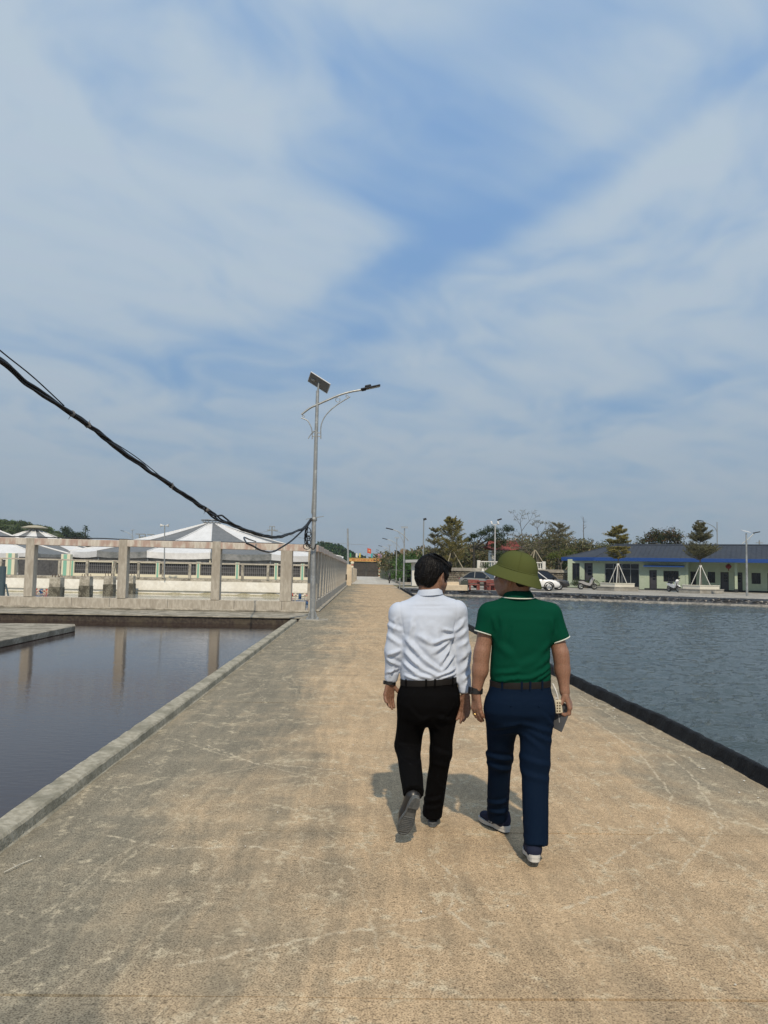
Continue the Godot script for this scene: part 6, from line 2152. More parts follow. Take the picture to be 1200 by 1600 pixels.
	for k in 16:
		var y := r.randf_range(7.0, 9.0)
		var a := r.randf() * TAU
		b.tube([Vector3(0, y, 0), Vector3(cos(a) * 0.45, y + r.randf_range(0.1, 0.5), sin(a) * 0.45)], [0.018, 0.006], 4)
	part("trunk", b, M.bark, dt)
	# hedge of leafy trees along the right of the far road
	for i in 7:
		var z := -82.0 - i * 8.0
		var nm: String = ["nearest", "second", "third", "fourth", "fifth", "sixth", "farthest"][i]
		broad("hedge_tree", "dense green roadside tree, %s of the hedge row running to the gate" % nm, Vector3(4.9 - i * 0.13, 0, z), [[Vector3(-0.3, 1.3, 2.2), Vector3(1.5, 1.3, 2.4)], [Vector3(-0.5, 2.3, 0), Vector3(1.3, 0.95, 2.2)], [Vector3(0.5, 1.2, -2.0), Vector3(1.6, 1.2, 2.2)], [Vector3(-1.2, 0.7, 0), Vector3(0.8, 0.75, 3.0)], [Vector3(1.9, 2.2, 0.5), Vector3(1.5, 1.1, 2.2)]], green, 1000 if i < 4 else 600, 0.22 if i < 4 else 0.3, 71 + i, 0.5, M.bark, "tree", "hedge row trees")
	# low kerb in front of the hedge
	var kb := MB.new()
	kb.bar(Vector3(3.3, 0.1, -76.0), Vector3(2.9, 0.1, -134.0), 0.25, 0.24, Vector3.UP, 0.02)
	kb.bar(Vector3(3.4, 0.1, -76.0), Vector3(6.4, 0.1, -75.9), 0.25, 0.24, Vector3.UP, 0.02)
	struct("kerb", kb, M.apron, "low concrete kerb in front of the hedge row")
	# wooded hills
	var hm := MB.new()
	var rows := []
	for j in 41:
		var row := []
		for i in 71:
			var x := -330.0 + i * 5.0
			var z := -215.0 - j * 6.0
			row.append(Vector3(x, hill_h(x, z) - 0.1, z))
		rows.append(row)
	hm.sheet(rows)
	struct("hills", hm, mottled(lin(0.04, 0.055, 0.02), lin(0.07, 0.085, 0.03), lin(0.03, 0.04, 0.018), 0.5, 14.0, 0.95, 0.0, 77, 256), "low wooded hills behind the gate and at the far left")
	var s1 := []
	while s1.size() < 900:
		var x := r.randf_range(-45.0, 16.0)
		var z := -345.0 + r.randf_range(-32.0, 38.0)
		var y := hill_h(x, z)
		if y > 0.7:
			s1.append(Vector3(x, y - 0.6, z))
	forest("hill_woods", "dark green wooded knoll behind the entrance gate", s1, [Color(0.022, 0.055, 0.02), Color(0.03, 0.07, 0.024), Color(0.018, 0.042, 0.018), Color(0.045, 0.085, 0.03)], 103, 1.15, 0.8)
	var s2 := []
	while s2.size() < 900:
		var x := r.randf_range(-190.0, -84.0)
		var z := -270.0 + r.randf_range(-25.0, 40.0)
		var y := hill_h(x, z)
		if y > 1.0:
			s2.append(Vector3(x, y - 1.1, z))
	forest("hill_brush", "grassy green brush covering the rise at the far left", s2, [Color(0.055, 0.085, 0.025), Color(0.075, 0.105, 0.03), Color(0.04, 0.06, 0.022)], 107, 0.75, 0.8)
	for q in [[Vector3(-102.0, 6.0, -262.0), 1.0, "dark tree on the left rise, near the small tent's cap"], [Vector3(-98.0, 5.0, -262.0), 0.9, "rounded dark tree on the left rise, right of the other dark tree"]]:
		var big: bool = q[1] < 1.0
		broad("hill_tree", q[2], q[0], [[Vector3(0, 5.0, 0), Vector3(2.6 if big else 1.5, 1.6, 2.0)], [Vector3(1.8, 4.2, 0), Vector3(1.9, 1.3, 1.5)], [Vector3(-0.4, 6.2 if not big else 5.4, 0), Vector3(0.9, 0.8, 0.8)]], deep, 600, 0.6, 113 + int(q[0].x), 3.0, M.bark_dark)
	var pt := thing("hill_tree", "thin feathery tree standing alone at the right end of the left rise", "tree", Vector3(-94.3, 2.5, -258.0))
	b = MB.new()
	b.tube([Vector3.ZERO, Vector3(0.1, 11.0, 0)], [0.3, 0.08], 6)
	part("trunk", b, M.bark_dark, pt)
	b = MB.new()
	b.tinted = true
	for k in 260:
		leaf_tint(b, deep, r)
		var y := r.randf_range(3.0, 11.3)
		leaf(b, Vector3(r.randfn(0, 0.45 if y > 6 else 0.8), y, r.randfn(0, 0.4)), 0.6, r)
	part("crown", b, M.leaf, pt)
	# trees on the plain behind the hedge
	var s3 := []
	for i in 120:
		s3.append(Vector3(r.randf_range(3.0, 60.0), 0.4 + r.randf() * 1.4, -150.0 - r.randf_range(0.0, 30.0)))
	forest("far_trees", "distant grey green line of trees behind the roadside hedge", s3, scrub, 109, 1.4, 0.8)

# ---------------------------------------------------------------- bodies: a smooth union of tapered limbs on a grid, meshed as surface nets
class Field:
	var lo: Vector3
	var cell: float
	var nx: int
	var ny: int
	var nz: int
	var acc := PackedFloat32Array()
	var k: float

	func _init(a: Vector3, b: Vector3, cell_: float, blend: float) -> void:
		lo = a
		cell = cell_
		nx = int(ceil((b.x - a.x) / cell)) + 1
		ny = int(ceil((b.y - a.y) / cell)) + 1
		nz = int(ceil((b.z - a.z) / cell)) + 1
		acc.resize(nx * ny * nz)
		k = 1.0 / blend

	func span(mn: Vector3, mx: Vector3) -> Array:
		return [clampi(int((mn.x - lo.x) / cell), 0, nx - 1), clampi(int((mx.x - lo.x) / cell) + 1, 0, nx - 1), clampi(int((mn.y - lo.y) / cell), 0, ny - 1), clampi(int((mx.y - lo.y) / cell) + 1, 0, ny - 1), clampi(int((mn.z - lo.z) / cell), 0, nz - 1), clampi(int((mx.z - lo.z) / cell) + 1, 0, nz - 1)]

	# tapered limb; side/squash flattens it along one direction; flat ends cut it square
	func bone(a: Vector3, b: Vector3, ra: float, rb: float, side := Vector3.ZERO, squash := 1.0, flat_b := false) -> void:
		var m := maxf(ra, rb) * maxf(1.0, 1.0 / squash) + 4.0 / k
		var s := span(a.min(b) - Vector3.ONE * m, a.max(b) + Vector3.ONE * m)
		var ab := b - a
		var l2 := maxf(ab.length_squared(), 1e-9)
		var l := sqrt(l2)
		var use_side := side != Vector3.ZERO
		for z in range(s[4], s[5] + 1):
			for y in range(s[2], s[3] + 1):
				var i: int = (z * ny + y) * nx + s[0]
				for x in range(s[0], s[1] + 1):
					var p := Vector3(lo.x + x * cell, lo.y + y * cell, lo.z + z * cell) - a
					var tr := p.dot(ab) / l2
					var t := clampf(tr, 0.0, 1.0)
					var q := p - ab * t
					if use_side:
						q += side * (q.dot(side) * (squash - 1.0))
					var d := q.length() - lerpf(ra, rb, t)
					if flat_b and tr > 1.0:
						var pr := p - ab * tr
						d = maxf(pr.length() - rb, (tr - 1.0) * l)
					acc[i] += exp(-k * d)
					i += 1

	func ell(c: Vector3, r: Vector3, sign_ := 1.0, bas := Basis()) -> void:
		var mr := maxf(r.x, maxf(r.y, r.z))
		var mn := minf(r.x, minf(r.y, r.z))
		var m := mr + 4.0 / k
		var s := span(c - Vector3.ONE * m, c + Vector3.ONE * m)
		var inv := bas.transposed()
		for z in range(s[4], s[5] + 1):
			for y in range(s[2], s[3] + 1):
				var i: int = (z * ny + y) * nx + s[0]
				for x in range(s[0], s[1] + 1):
					var p := inv * (Vector3(lo.x + x * cell, lo.y + y * cell, lo.z + z * cell) - c)
					var q := p / r
					var ql := q.length()
					var d := (ql - 1.0) * (p.length() / maxf(ql, 1e-4) if ql > 0.3 else mn)
					if sign_ > 0:
						acc[i] += exp(-k * d)
					else:
						acc[i] = 1.0 / (1.0 / maxf(acc[i], 1e-9) + exp(-k * d))
					i += 1

	# upright stack of rounded-rectangle rings [y, cx, cz, rx, rz, power]
	func stack(st: Array) -> void:
		var y0: float = st[0][0]
		var y1: float = st[st.size() - 1][0]
		for y in ny:
			var wy := lo.y + y * cell
			if wy < y0 - 4.0 / k or wy > y1 + 4.0 / k:
				continue
			var yc := clampf(wy, y0, y1)
			var j := 0
			while j < st.size() - 2 and st[j + 1][0] < yc:
				j += 1
			var f := clampf(inverse_lerp(st[j][0], st[j + 1][0], yc), 0, 1)
			f = f * f * (3.0 - 2.0 * f) * 0.5 + f * 0.5
			var cx := lerpf(st[j][1], st[j + 1][1], f)
			var cz := lerpf(st[j][2], st[j + 1][2], f)
			var rx := lerpf(st[j][3], st[j + 1][3], f)
			var rz := lerpf(st[j][4], st[j + 1][4], f)
			var pw := lerpf(st[j][5], st[j + 1][5], f)
			var cap := absf(wy - yc)
			for z in nz:
				var dz := absf(lo.z + z * cell - cz) / rz
				var i := (z * ny + y) * nx
				for x in nx:
					var dx := absf(lo.x + x * cell - cx) / rx
					if dx < 1.6 and dz < 1.9:
						var d := (pow(pow(dx, pw) + pow(dz, pw), 1.0 / pw) - 1.0) * minf(rx, rz)
						if cap > 0.0:
							d = maxf(d, cap)
						acc[i] += exp(-k * d)
					i += 1

	# keep only what lies on the side that n points away from
	func clip(p0: Vector3, n: Vector3) -> void:
		var i := 0
		for z in nz:
			for y in ny:
				for x in nx:
					var d := (Vector3(lo.x + x * cell, lo.y + y * cell, lo.z + z * cell) - p0).dot(n)
					acc[i] = minf(acc[i], exp(-k * d))
					i += 1

	func net() -> Array:                                   # [vertices, indices]
		var v := PackedVector3Array()
		var id := PackedInt32Array()
		var where := PackedInt32Array()
		where.resize(nx * ny * nz)
		where.fill(-1)
		var sy := nx
		var sz := nx * ny
		var offs := [0, 1, sy, sy + 1, sz, sz + 1, sz + sy, sz + sy + 1]
		var edges := [[0, 1], [2, 3], [4, 5], [6, 7], [0, 2], [1, 3], [4, 6], [5, 7], [0, 4], [1, 5], [2, 6], [3, 7]]
		var val := PackedFloat32Array()
		val.resize(8)
		for z in nz - 1:
			for y in ny - 1:
				var i := (z * ny + y) * nx
				for x in nx - 1:
					var c0 := acc[i] > 1.0
					if (acc[i + 1] > 1.0) == c0 and (acc[i + sy] > 1.0) == c0 and (acc[i + sy + 1] > 1.0) == c0 and (acc[i + sz] > 1.0) == c0 and (acc[i + sz + 1] > 1.0) == c0 and (acc[i + sz + sy] > 1.0) == c0 and (acc[i + sz + sy + 1] > 1.0) == c0:
						i += 1
						continue
					for q in 8:
						val[q] = -log(maxf(acc[i + offs[q]], 1e-20))
					var sum := Vector3.ZERO
					var cnt := 0
					for e in edges:
						var a: int = e[0]
						var b: int = e[1]
						if (val[a] < 0.0) != (val[b] < 0.0):
							var f := val[a] / (val[a] - val[b])
							var pa := Vector3(a & 1, (a >> 1) & 1, a >> 2)
							var pb := Vector3(b & 1, (b >> 1) & 1, b >> 2)
							sum += pa.lerp(pb, f)
							cnt += 1
					where[i] = v.size()
					v.append(lo + (Vector3(x, y, z) + sum / maxf(cnt, 1)) * cell)
					i += 1
		for z in range(1, nz - 1):
			for y in range(1, ny - 1):
				var i := (z * ny + y) * nx + 1
				for x in range(1, nx - 1):
					var a := acc[i] > 1.0
					for ax in 3:
						var st := 1 if ax == 0 else (sy if ax == 1 else sz)
						if a != (acc[i + st] > 1.0):
							var u := sy if ax == 0 else (sz if ax == 1 else 1)
							var w := sz if ax == 0 else (1 if ax == 1 else sy)
							var q0 := where[i]
							var q1 := where[i - u]
							var q2 := where[i - u - w]
							var q3 := where[i - w]
							if q0 >= 0 and q1 >= 0 and q2 >= 0 and q3 >= 0:
								if a:                                # outside lies along +axis
									id.append_array(PackedInt32Array([q0, q2, q1, q0, q3, q2]))
								else:
									id.append_array(PackedInt32Array([q0, q1, q2, q0, q2, q3]))
					i += 1
		return [v, id]

func net_into(b: MB, f: Field, xf := Transform3D(), dent = null) -> void:
	var r := f.net()
	var v: PackedVector3Array = r[0]
	var id: PackedInt32Array = r[1]
	var n := net_normals(v, id)
	if dent != null:
		for i in v.size():
			v[i] += n[i] * float(dent.call(v[i], n[i]))
		n = net_normals(v, id)
	var base := b.v.size()
	for i in v.size():
		b.put(xf * v[i], (xf.basis * n[i]).normalized())
	for i in id.size():
		b.idx.append(id[i] + base)

func net_normals(v: PackedVector3Array, id: PackedInt32Array) -> PackedVector3Array:
	var n := PackedVector3Array()
	n.resize(v.size())
	for i in range(0, id.size(), 3):
		var a := id[i]
		var b := id[i + 1]
		var c := id[i + 2]
		var nn := (v[c] - v[a]).cross(v[b] - v[a])
		n[a] += nn
		n[b] += nn
		n[c] += nn
	for i in n.size():
		n[i] = n[i].normalized()
	return n

func seg_dist(p: Vector2, a: Vector2, b: Vector2) -> Vector2:      # signed distance and share along
	var ab := b - a
	var t := clampf((p - a).dot(ab) / ab.length_squared(), 0.0, 1.0)
	var q := p - a - ab * t
	return Vector2(q.length() * signf(ab.cross(p - a)), t)

# a hand at the end of an arm: palm and five fingers bent about the knuckles
# d towards the fingers, palm the way the palm faces, thumb the side of the thumb
func hand(f: Field, w: Vector3, d: Vector3, palm: Vector3, thumb: Vector3, curl: Array, thumb_in: float, k := 1.0) -> void:
	d = d.normalized()
	palm = (palm - d * palm.dot(d)).normalized()
	thumb = (thumb - d * thumb.dot(d) - palm * thumb.dot(palm)).normalized()
	var offs := [0.030, 0.010, -0.010, -0.028]
	var lens := [0.070, 0.078, 0.073, 0.057]
	var pl := palm
	for i in 4:
		var base: Vector3 = w + (d * ([0.086, 0.09, 0.085, 0.077][i]) + thumb * offs[i]) * k
		f.bone(w + (d * 0.012 + thumb * offs[i] * 0.55) * k, base, 0.0150 * k, 0.0128 * k, pl, 1.15)
		var dir: Vector3 = (d + thumb * offs[i] * 2.2).normalized()
		var fp: Vector3 = (pl - dir * pl.dot(dir)).normalized()
		var p := base
		var c: float = curl[i]
		for j in 3:
			var a: float = c * [0.55, 1.0, 0.75][j]
			var nd: Vector3 = (dir * cos(a) + fp * sin(a)).normalized()
			fp = (fp * cos(a) - dir * sin(a)).normalized()
			dir = nd
			var l: float = lens[i] * [0.46, 0.31, 0.25][j] * k
			f.bone(p, p + dir * l, lerpf(0.0096, 0.0072, j / 3.0) * k, lerpf(0.0090, 0.0066, j / 3.0) * k)
			p += dir * l
	var tb := w + (d * 0.022 + thumb * 0.020 + pl * 0.006) * k
	var td := (d * 0.62 + thumb * (0.78 - thumb_in * 0.5) + pl * (0.25 + thumb_in * 0.6)).normalized()
	f.bone(w + d * 0.005 * k, tb, 0.014 * k, 0.0145 * k)
	var t1 := tb + td * 0.042 * k
	f.bone(tb, t1, 0.0135 * k, 0.0105 * k)
	td = (td + d * 0.5 + pl * thumb_in * 0.3).normalized()
	var t2 := t1 + td * 0.031 * k
	f.bone(t1, t2, 0.0102 * k, 0.0092 * k)
	td = (td + d * 0.25 + pl * 0.1).normalized()
	f.bone(t2, t2 + td * 0.024 * k, 0.0092 * k, 0.0072 * k)

func head_into(b: MB, xf: Transform3D, nape: Vector3) -> void:
	# local: face towards -z, between the ears at the origin
	var f := Field.new(Vector3(-0.13, -0.215, -0.15), Vector3(0.13, 0.15, 0.15), 0.0045, 0.011)
	f.ell(Vector3(0, 0.042, 0.012), Vector3(0.074, 0.086, 0.094))
	f.ell(Vector3(0, -0.020, -0.030), Vector3(0.060, 0.088, 0.066))
	f.bone(Vector3(-0.050, -0.050, 0.0), Vector3(-0.012, -0.098, -0.068), 0.022, 0.018)
	f.bone(Vector3(0.050, -0.050, 0.0), Vector3(0.012, -0.098, -0.068), 0.022, 0.018)
	f.bone(Vector3(-0.05, -0.02, -0.05), Vector3(-0.03, -0.03, -0.078), 0.02, 0.016)      # cheekbones
	f.bone(Vector3(0.05, -0.02, -0.05), Vector3(0.03, -0.03, -0.078), 0.02, 0.016)
	f.bone(Vector3(-0.042, 0.020, -0.074), Vector3(0.042, 0.020, -0.074), 0.013, 0.013)   # brow
	f.ell(Vector3(-0.032, 0.0, -0.104), Vector3(0.017, 0.011, 0.014), -1.0)
	f.ell(Vector3(0.032, 0.0, -0.104), Vector3(0.017, 0.011, 0.014), -1.0)
	f.bone(Vector3(0, 0.008, -0.090), Vector3(0, -0.030, -0.112), 0.007, 0.0105)
	f.bone(Vector3(-0.011, -0.036, -0.098), Vector3(0.011, -0.036, -0.098), 0.0085, 0.0085)
	f.bone(Vector3(-0.020, -0.060, -0.090), Vector3(0.020, -0.060, -0.090), 0.0065, 0.0065)
	f.bone(Vector3(-0.017, -0.071, -0.088), Vector3(0.017, -0.071, -0.088), 0.0075, 0.0075)
	for s in [-1.0, 1.0]:
		var eb := Basis(Vector3(0, 1, 0), s * 0.45)
		f.ell(Vector3(s * 0.082, 0.004, 0.012), Vector3(0.0075, 0.033, 0.019), 1.0, eb)
		f.ell(Vector3(s * 0.094, 0.008, 0.008), Vector3(0.008, 0.018, 0.009), -1.0, eb)
		f.bone(Vector3(s * 0.079, -0.028, 0.004), Vector3(s * 0.078, -0.020, 0.004), 0.008, 0.008)
	var nb := xf.affine_inverse() * nape                       # the neck runs down into the collar
	f.bone(Vector3(0, -0.03, 0.022), nb, 0.056, 0.060)
	f.bone(Vector3(0, -0.015, 0.055), nb + Vector3(0, 0.02, 0.01), 0.040, 0.045)
	net_into(b, f, xf)

func eyes(xf: Transform3D, person: Node3D) -> void:
	for s in [-1.0, 1.0]:
		var e := MB.new()
		e.ball(xf * Vector3(s * 0.032, 0.0, -0.082), Vector3.ONE * 0.0125, 10, 7)
		var n := part("eye", e, plain(lin(0.6, 0.58, 0.54), 0.2), person)
		var p := MB.new()
		p.ball(xf * Vector3(s * 0.032, 0.0, -0.0915), Vector3(0.005, 0.005, 0.004), 8, 5, xf.basis)
		part("iris", p, plain(lin(0.02, 0.012, 0.008), 0.2), n)
	for s in [-1.0, 1.0]:
		var br := MB.new()
		br.tube([xf * Vector3(s * 0.014, 0.022, -0.090), xf * Vector3(s * 0.032, 0.027, -0.088), xf * Vector3(s * 0.05, 0.021, -0.074)], [0.003, 0.004, 0.002], 6)
		part("eyebrow", br, M.hair, person)

# shoe, local: heel at the origin, toe towards -z, sole at y = 0
func shoe_parts(person: Node3D, xf: Transform3D, upper_mat: Material, sole_mat: Material, mid_mat: Material, sport: bool, ln := 0.285) -> void:
	var f := Field.new(Vector3(-0.075, -0.01, -ln - 0.04), Vector3(0.075, 0.15, 0.05), 0.0055, 0.012)
	f.bone(Vector3(0, 0.052, -0.035), Vector3(0.004, 0.050, -0.16), 0.036, 0.040)
	f.bone(Vector3(0.004, 0.046, -0.16), Vector3(0.002, 0.038, -ln + 0.045), 0.040, 0.034, Vector3(0, 1, 0), 1.25)
	f.bone(Vector3(0, 0.075, -0.03), Vector3(0, 0.105, -0.035), 0.033, 0.034)
	f.bone(Vector3(0, 0.085, -0.05), Vector3(0, 0.060, -0.14), 0.034, 0.030)
	f.clip(Vector3(0, 0.012, 0), Vector3(0, -1, 0))
	f.clip(Vector3(0, 0.118, 0), Vector3(0, 1, 0.0))
	var b := MB.new()
	net_into(b, f, xf)
	var up := part("shoe", b, upper_mat, person)
	# sole outline
	var poly := PackedVector2Array()
	for k in 40:
		var a := TAU * k / 40
		var y := cos(a)
		var along := ln * 0.5 - y * ln * 0.5                       # 0 heel .. ln toe
		var u := along / ln
		var w := lerpf(0.034, 0.047, smoothstep(0.35, 0.72, u)) - 0.006 * exp(-pow((u - 0.42) / 0.14, 2.0))
		var r := pow(absf(sin(a)), 0.55) * signf(sin(a))
		poly.append(Vector2(r * w + 0.004 * u, along - 0.006))
	var lay := Basis(Vector3(1, 0, 0), Vector3(0, 0, -1), Vector3(0, 1, 0))
	b = MB.new()
	if sport:
		var grown := Geometry2D.offset_polygon(poly, 0.004)[0]
		b.extrude(grown, 0.022, xf * Transform3D(lay, Vector3(0, 0.017, 0)))
		var heel := PackedVector2Array()
		for p in grown:
			if p.y < ln * 0.36:
				heel.append(p)
		b.extrude(Geometry2D.offset_polygon(heel, 0.003)[0], 0.016, xf * Transform3D(lay, Vector3(0, 0.034, 0)))
		part("midsole", b, mid_mat, up)
		b = MB.new()
		b.extrude(poly, 0.008, xf * Transform3D(lay, Vector3(0, 0.004, 0)))
		part("sole", b, sole_mat, up)
	else:
		b.extrude(Geometry2D.offset_polygon(poly, 0.002)[0], 0.010, xf * Transform3D(lay, Vector3(0, 0.013, 0)))
		var ball_ := PackedVector2Array()
		var heel := PackedVector2Array()
		for p in poly:
			if p.y < ln * 0.27:
				heel.append(p)
		b.extrude(heel, 0.016, xf * Transform3D(lay, Vector3(0, 0.0, 0)))
		for k in 9:                                                # tread bars on the ball of the foot
			b.box(xf * Vector3(0.004, 0.006, -ln * (0.52 + 0.045 * k)), Vector3(0.062, 0.005, 0.007), xf.basis, 0.001)
		var rim := []
		for k in 41:
			var p := poly[k % 40]
			rim.append(xf * Vector3(p.x * 0.93, 0.007, -(p.y * 0.95 + 0.006)))
		b.tube(rim, 0.0035, 5, false)
		b.box(xf * Vector3(0.004, 0.006, -ln * 0.80), Vector3(0.02, 0.006, 0.02), xf.basis, 0.002)
		part("sole", b, sole_mat, up)

func watch(person: Node3D, at: Vector3, d: Vector3, out: Vector3, r: float, wide: float, big: bool) -> void:
	d = d.normalized()
	out = (out - d * out.dot(d)).normalized()
	var bas := Basis(out, d, out.cross(d))
	var b := MB.new()
	b.lathe([Vector2(r - 0.002, -wide), Vector2(r + 0.003, -wide * 0.9), Vector2(r + 0.003, wide * 0.9), Vector2(r - 0.002, wide)], 20, Transform3D(bas, at), 1.0, 0.86)
	var band := part("watch", b, M.black, person)
	b = MB.new()
	b.box(at + out * (r + 0.005), Vector3(0.012, 0.042 if big else 0.024, 0.036 if big else 0.02), bas, 0.003)
	part("dial", b, plain(lin(0.02, 0.02, 0.022), 0.2), band)

func cloth(col: Color, rough: float, weave: float, seed_: int, tile := 0.05) -> StandardMaterial3D:
	var m := plain(col, rough, 0.0, 0.15)
	m.uv1_triplanar = true
	m.uv1_world_triplanar = true
	m.uv1_scale = Vector3.ONE / tile
	m.heightmap_enabled = true
	m.heightmap_texture = noise_tex(noise(0.2, seed_, 2), 256)
	m.heightmap_scale = weave
	return m

func skin_material(c1: Color, c2: Color, seed_: int) -> StandardMaterial3D:
	var m := mottled(c1, c2, c1, 0.0, 0.06, 0.5, 0.01, seed_, 256)
	m.subsurf_scatter_enabled = true
	m.subsurf_scatter_strength = 0.08
	m.metallic_specular = 0.4
	return m

func fold_sum(p: Vector2, folds: Array) -> float:
	# each fold: [x0, y0, x1, y1, width, height]; rounded ridge with a hollow beside it, fading to its ends
	var s := 0.0
	for f in folds:
		var q := seg_dist(p, Vector2(f[0], f[1]), Vector2(f[2], f[3]))
		var u: float = q.x / f[4]
		if absf(u) < 3.0:
			s += f[5] * (exp(-u * u) - 0.55 * exp(-pow(u - 1.5, 2.0))) * sqrt(maxf(0.0, 4.0 * q.y * (1.0 - q.y)) + 0.05)
	return s

var palm_ref := Vector3.ZERO

func make_people() -> void:
	M.hair = plain(lin(0.004, 0.0035, 0.004), 0.55, 0.0, 0.3)
	M.skin_a = skin_material(lin(0.18, 0.095, 0.063), lin(0.245, 0.135, 0.092), 201)
	M.skin_b = skin_material(lin(0.225, 0.122, 0.082), lin(0.30, 0.167, 0.117), 202)
	make_man_in_white()
	make_man_in_green()

func limbs(b: MB, list: Array, cell := 0.013) -> void:
	# the plain body under the clothes
	var mn := Vector3.ONE * 1e9
	var mx := -mn
	for q in list:
		mn = mn.min(q[0]).min(q[1])
		mx = mx.max(q[0]).max(q[1])
	var f := Field.new(mn - Vector3.ONE * 0.17, mx + Vector3.ONE * 0.17, cell, 0.02)
	for q in list:
		f.bone(q[0], q[1], q[2], q[3])
	net_into(b, f)

func make_man_in_white() -> void:
	var man := thing("person", "black-haired man in white shirt and black trousers walking away, looking right", "person")
	var o := Vector3(0.385, 0, -4.78)
	# ----- skin: inner body, head, hands
	var skin := MB.new()
	limbs(skin, [[Vector3(0.385, 0.98, -4.78), Vector3(0.385, 1.25, -4.78), 0.075, 0.078], [Vector3(0.385, 1.25, -4.78), Vector3(0.388, 1.42, -4.785), 0.065, 0.042], [Vector3(0.39, 0.82, -4.77), Vector3(0.385, 1.0, -4.78), 0.08, 0.075],
		[Vector3(0.21, 1.33, -4.78), Vector3(0.176, 1.09, -4.79), 0.045, 0.036], [Vector3(0.176, 1.09, -4.79), Vector3(0.158, 0.92, -4.83), 0.030, 0.018],
		[Vector3(0.56, 1.35, -4.78), Vector3(0.597, 1.09, -4.78), 0.045, 0.036], [Vector3(0.597, 1.09, -4.78), Vector3(0.612, 0.86, -4.74), 0.030, 0.018],
		[Vector3(0.30, 0.80, -4.77), Vector3(0.272, 0.49, -4.88), 0.075, 0.052], [Vector3(0.272, 0.49, -4.88), Vector3(0.29, 0.33, -4.56), 0.052, 0.036],
		[Vector3(0.485, 0.8, -4.77), Vector3(0.477, 0.47, -4.84), 0.075, 0.05], [Vector3(0.477, 0.47, -4.84), Vector3(0.44, 0.09, -4.95), 0.05, 0.036]])
	var hb := Basis(Vector3.UP, -0.72) * Basis(Vector3(1, 0, 0), -0.20) * Basis(Vector3(0, 0, 1), -0.08)
	hb = hb.scaled(Vector3.ONE * 1.06)
	var hx := Transform3D(hb, Vector3(0.405, 1.540, -4.815))
	head_into(skin, hx, Vector3(0.388, 1.43, -4.785))
	for s in [-1.0, 1.0]:
		var w := Vector3(0.156, 0.895, -4.83) if s < 0 else Vector3(0.613, 0.838, -4.735)
		var f := Field.new(w + Vector3(-0.09, -0.22, -0.10), w + Vector3(0.09, 0.075, 0.11), 0.0027, 0.0036)
		var d := Vector3(-0.10, -1, 0.05) if s < 0 else Vector3(-0.06, -1, 0.10)
		palm_ref = Vector3(-0.6 * s, 0.0, 0.8)
		f.bone(w + Vector3(0, 0.06, 0) , w, 0.022, 0.025, palm_ref, 1.15)
		hand(f, w, d, palm_ref, Vector3(-0.8 * s, 0, -0.6), [0.28, 0.36, 0.42, 0.46] if s < 0 else [0.32, 0.22, 0.30, 0.36], 0.35)
		net_into(skin, f)
	part("body", skin, M.skin_a, man)
	eyes(hx, man)
	# ----- hair
	var hf := Field.new(Vector3(-0.12, -0.12, -0.15), Vector3(0.12, 0.17, 0.15), 0.0042, 0.010)
	hf.ell(Vector3(0, 0.048, 0.018), Vector3(0.086, 0.096, 0.106))
	hf.ell(Vector3(0, 0.0, 0.050), Vector3(0.074, 0.085, 0.070))
	hf.bone(Vector3(-0.05, 0.095, -0.055), Vector3(0.045, 0.092, -0.068), 0.032, 0.026)
	hf.bone(Vector3(0.02, 0.085, -0.085), Vector3(0.05, 0.066, -0.096), 0.014, 0.006)
	hf.bone(Vector3(-0.076, 0.03, -0.030), Vector3(-0.074, -0.012, -0.034), 0.013, 0.006)
	hf.bone(Vector3(0.076, 0.03, -0.030), Vector3(0.074, -0.012, -0.034), 0.013, 0.006)
	hf.ell(Vector3(0, -0.045, -0.105), Vector3(0.085, 0.108, 0.078), -1.0)
	hf.ell(Vector3(-0.10, -0.030, 0.008), Vector3(0.040, 0.060, 0.036), -1.0)
	hf.ell(Vector3(0.10, -0.030, 0.008), Vector3(0.040, 0.060, 0.036), -1.0)
	hf.clip(Vector3(0, -0.062, 0.08), Vector3(0, -1, 0.25).normalized())
	var sn := noise(70.0, 5, 2)
	var cn := noise(16.0, 6, 3)
	var hair := MB.new()
	net_into(hair, hf, hx, func(p: Vector3, _n: Vector3) -> float:
		var a := atan2(p.x - 0.01, p.z - 0.03)
		return 0.0050 * sn.get_noise_2d(a * 0.55, p.y * 0.10) + 0.005 * cn.get_noise_3d(p.x, p.y * 0.5, p.z))
	for k in 260:                                               # locks at the crown, fringe and nape
		var a := k * 2.39996
		var el := 0.15 + 1.25 * fmod(k * 0.618, 1.0) - 0.3 * float(k % 3 == 0)
		var dr := Vector3(sin(a) * cos(el), sin(el), cos(a) * cos(el))
		if dr.z < -0.55 and dr.y < 0.3:
			continue
		var p0 := Vector3(0, 0.048, 0.018) + dr * Vector3(0.084, 0.094, 0.104)
		var tn := (Vector3(dr.x, -0.6, dr.z * 0.8 - 0.25) - dr * dr.dot(Vector3(dr.x, -0.6, dr.z * 0.8 - 0.25))).normalized()
		hair.tube([hx * p0, hx * (p0 + tn * 0.018 + dr * 0.005), hx * (p0 + tn * 0.040 + dr * 0.003)], [0.004, 0.0036, 0.0006], 4)
	part("hair", hair, M.hair, man)
	# ----- shirt
	var sh := Field.new(Vector3(0.05, 0.76, -5.0), Vector3(0.73, 1.50, -4.58), 0.0072, 0.013)
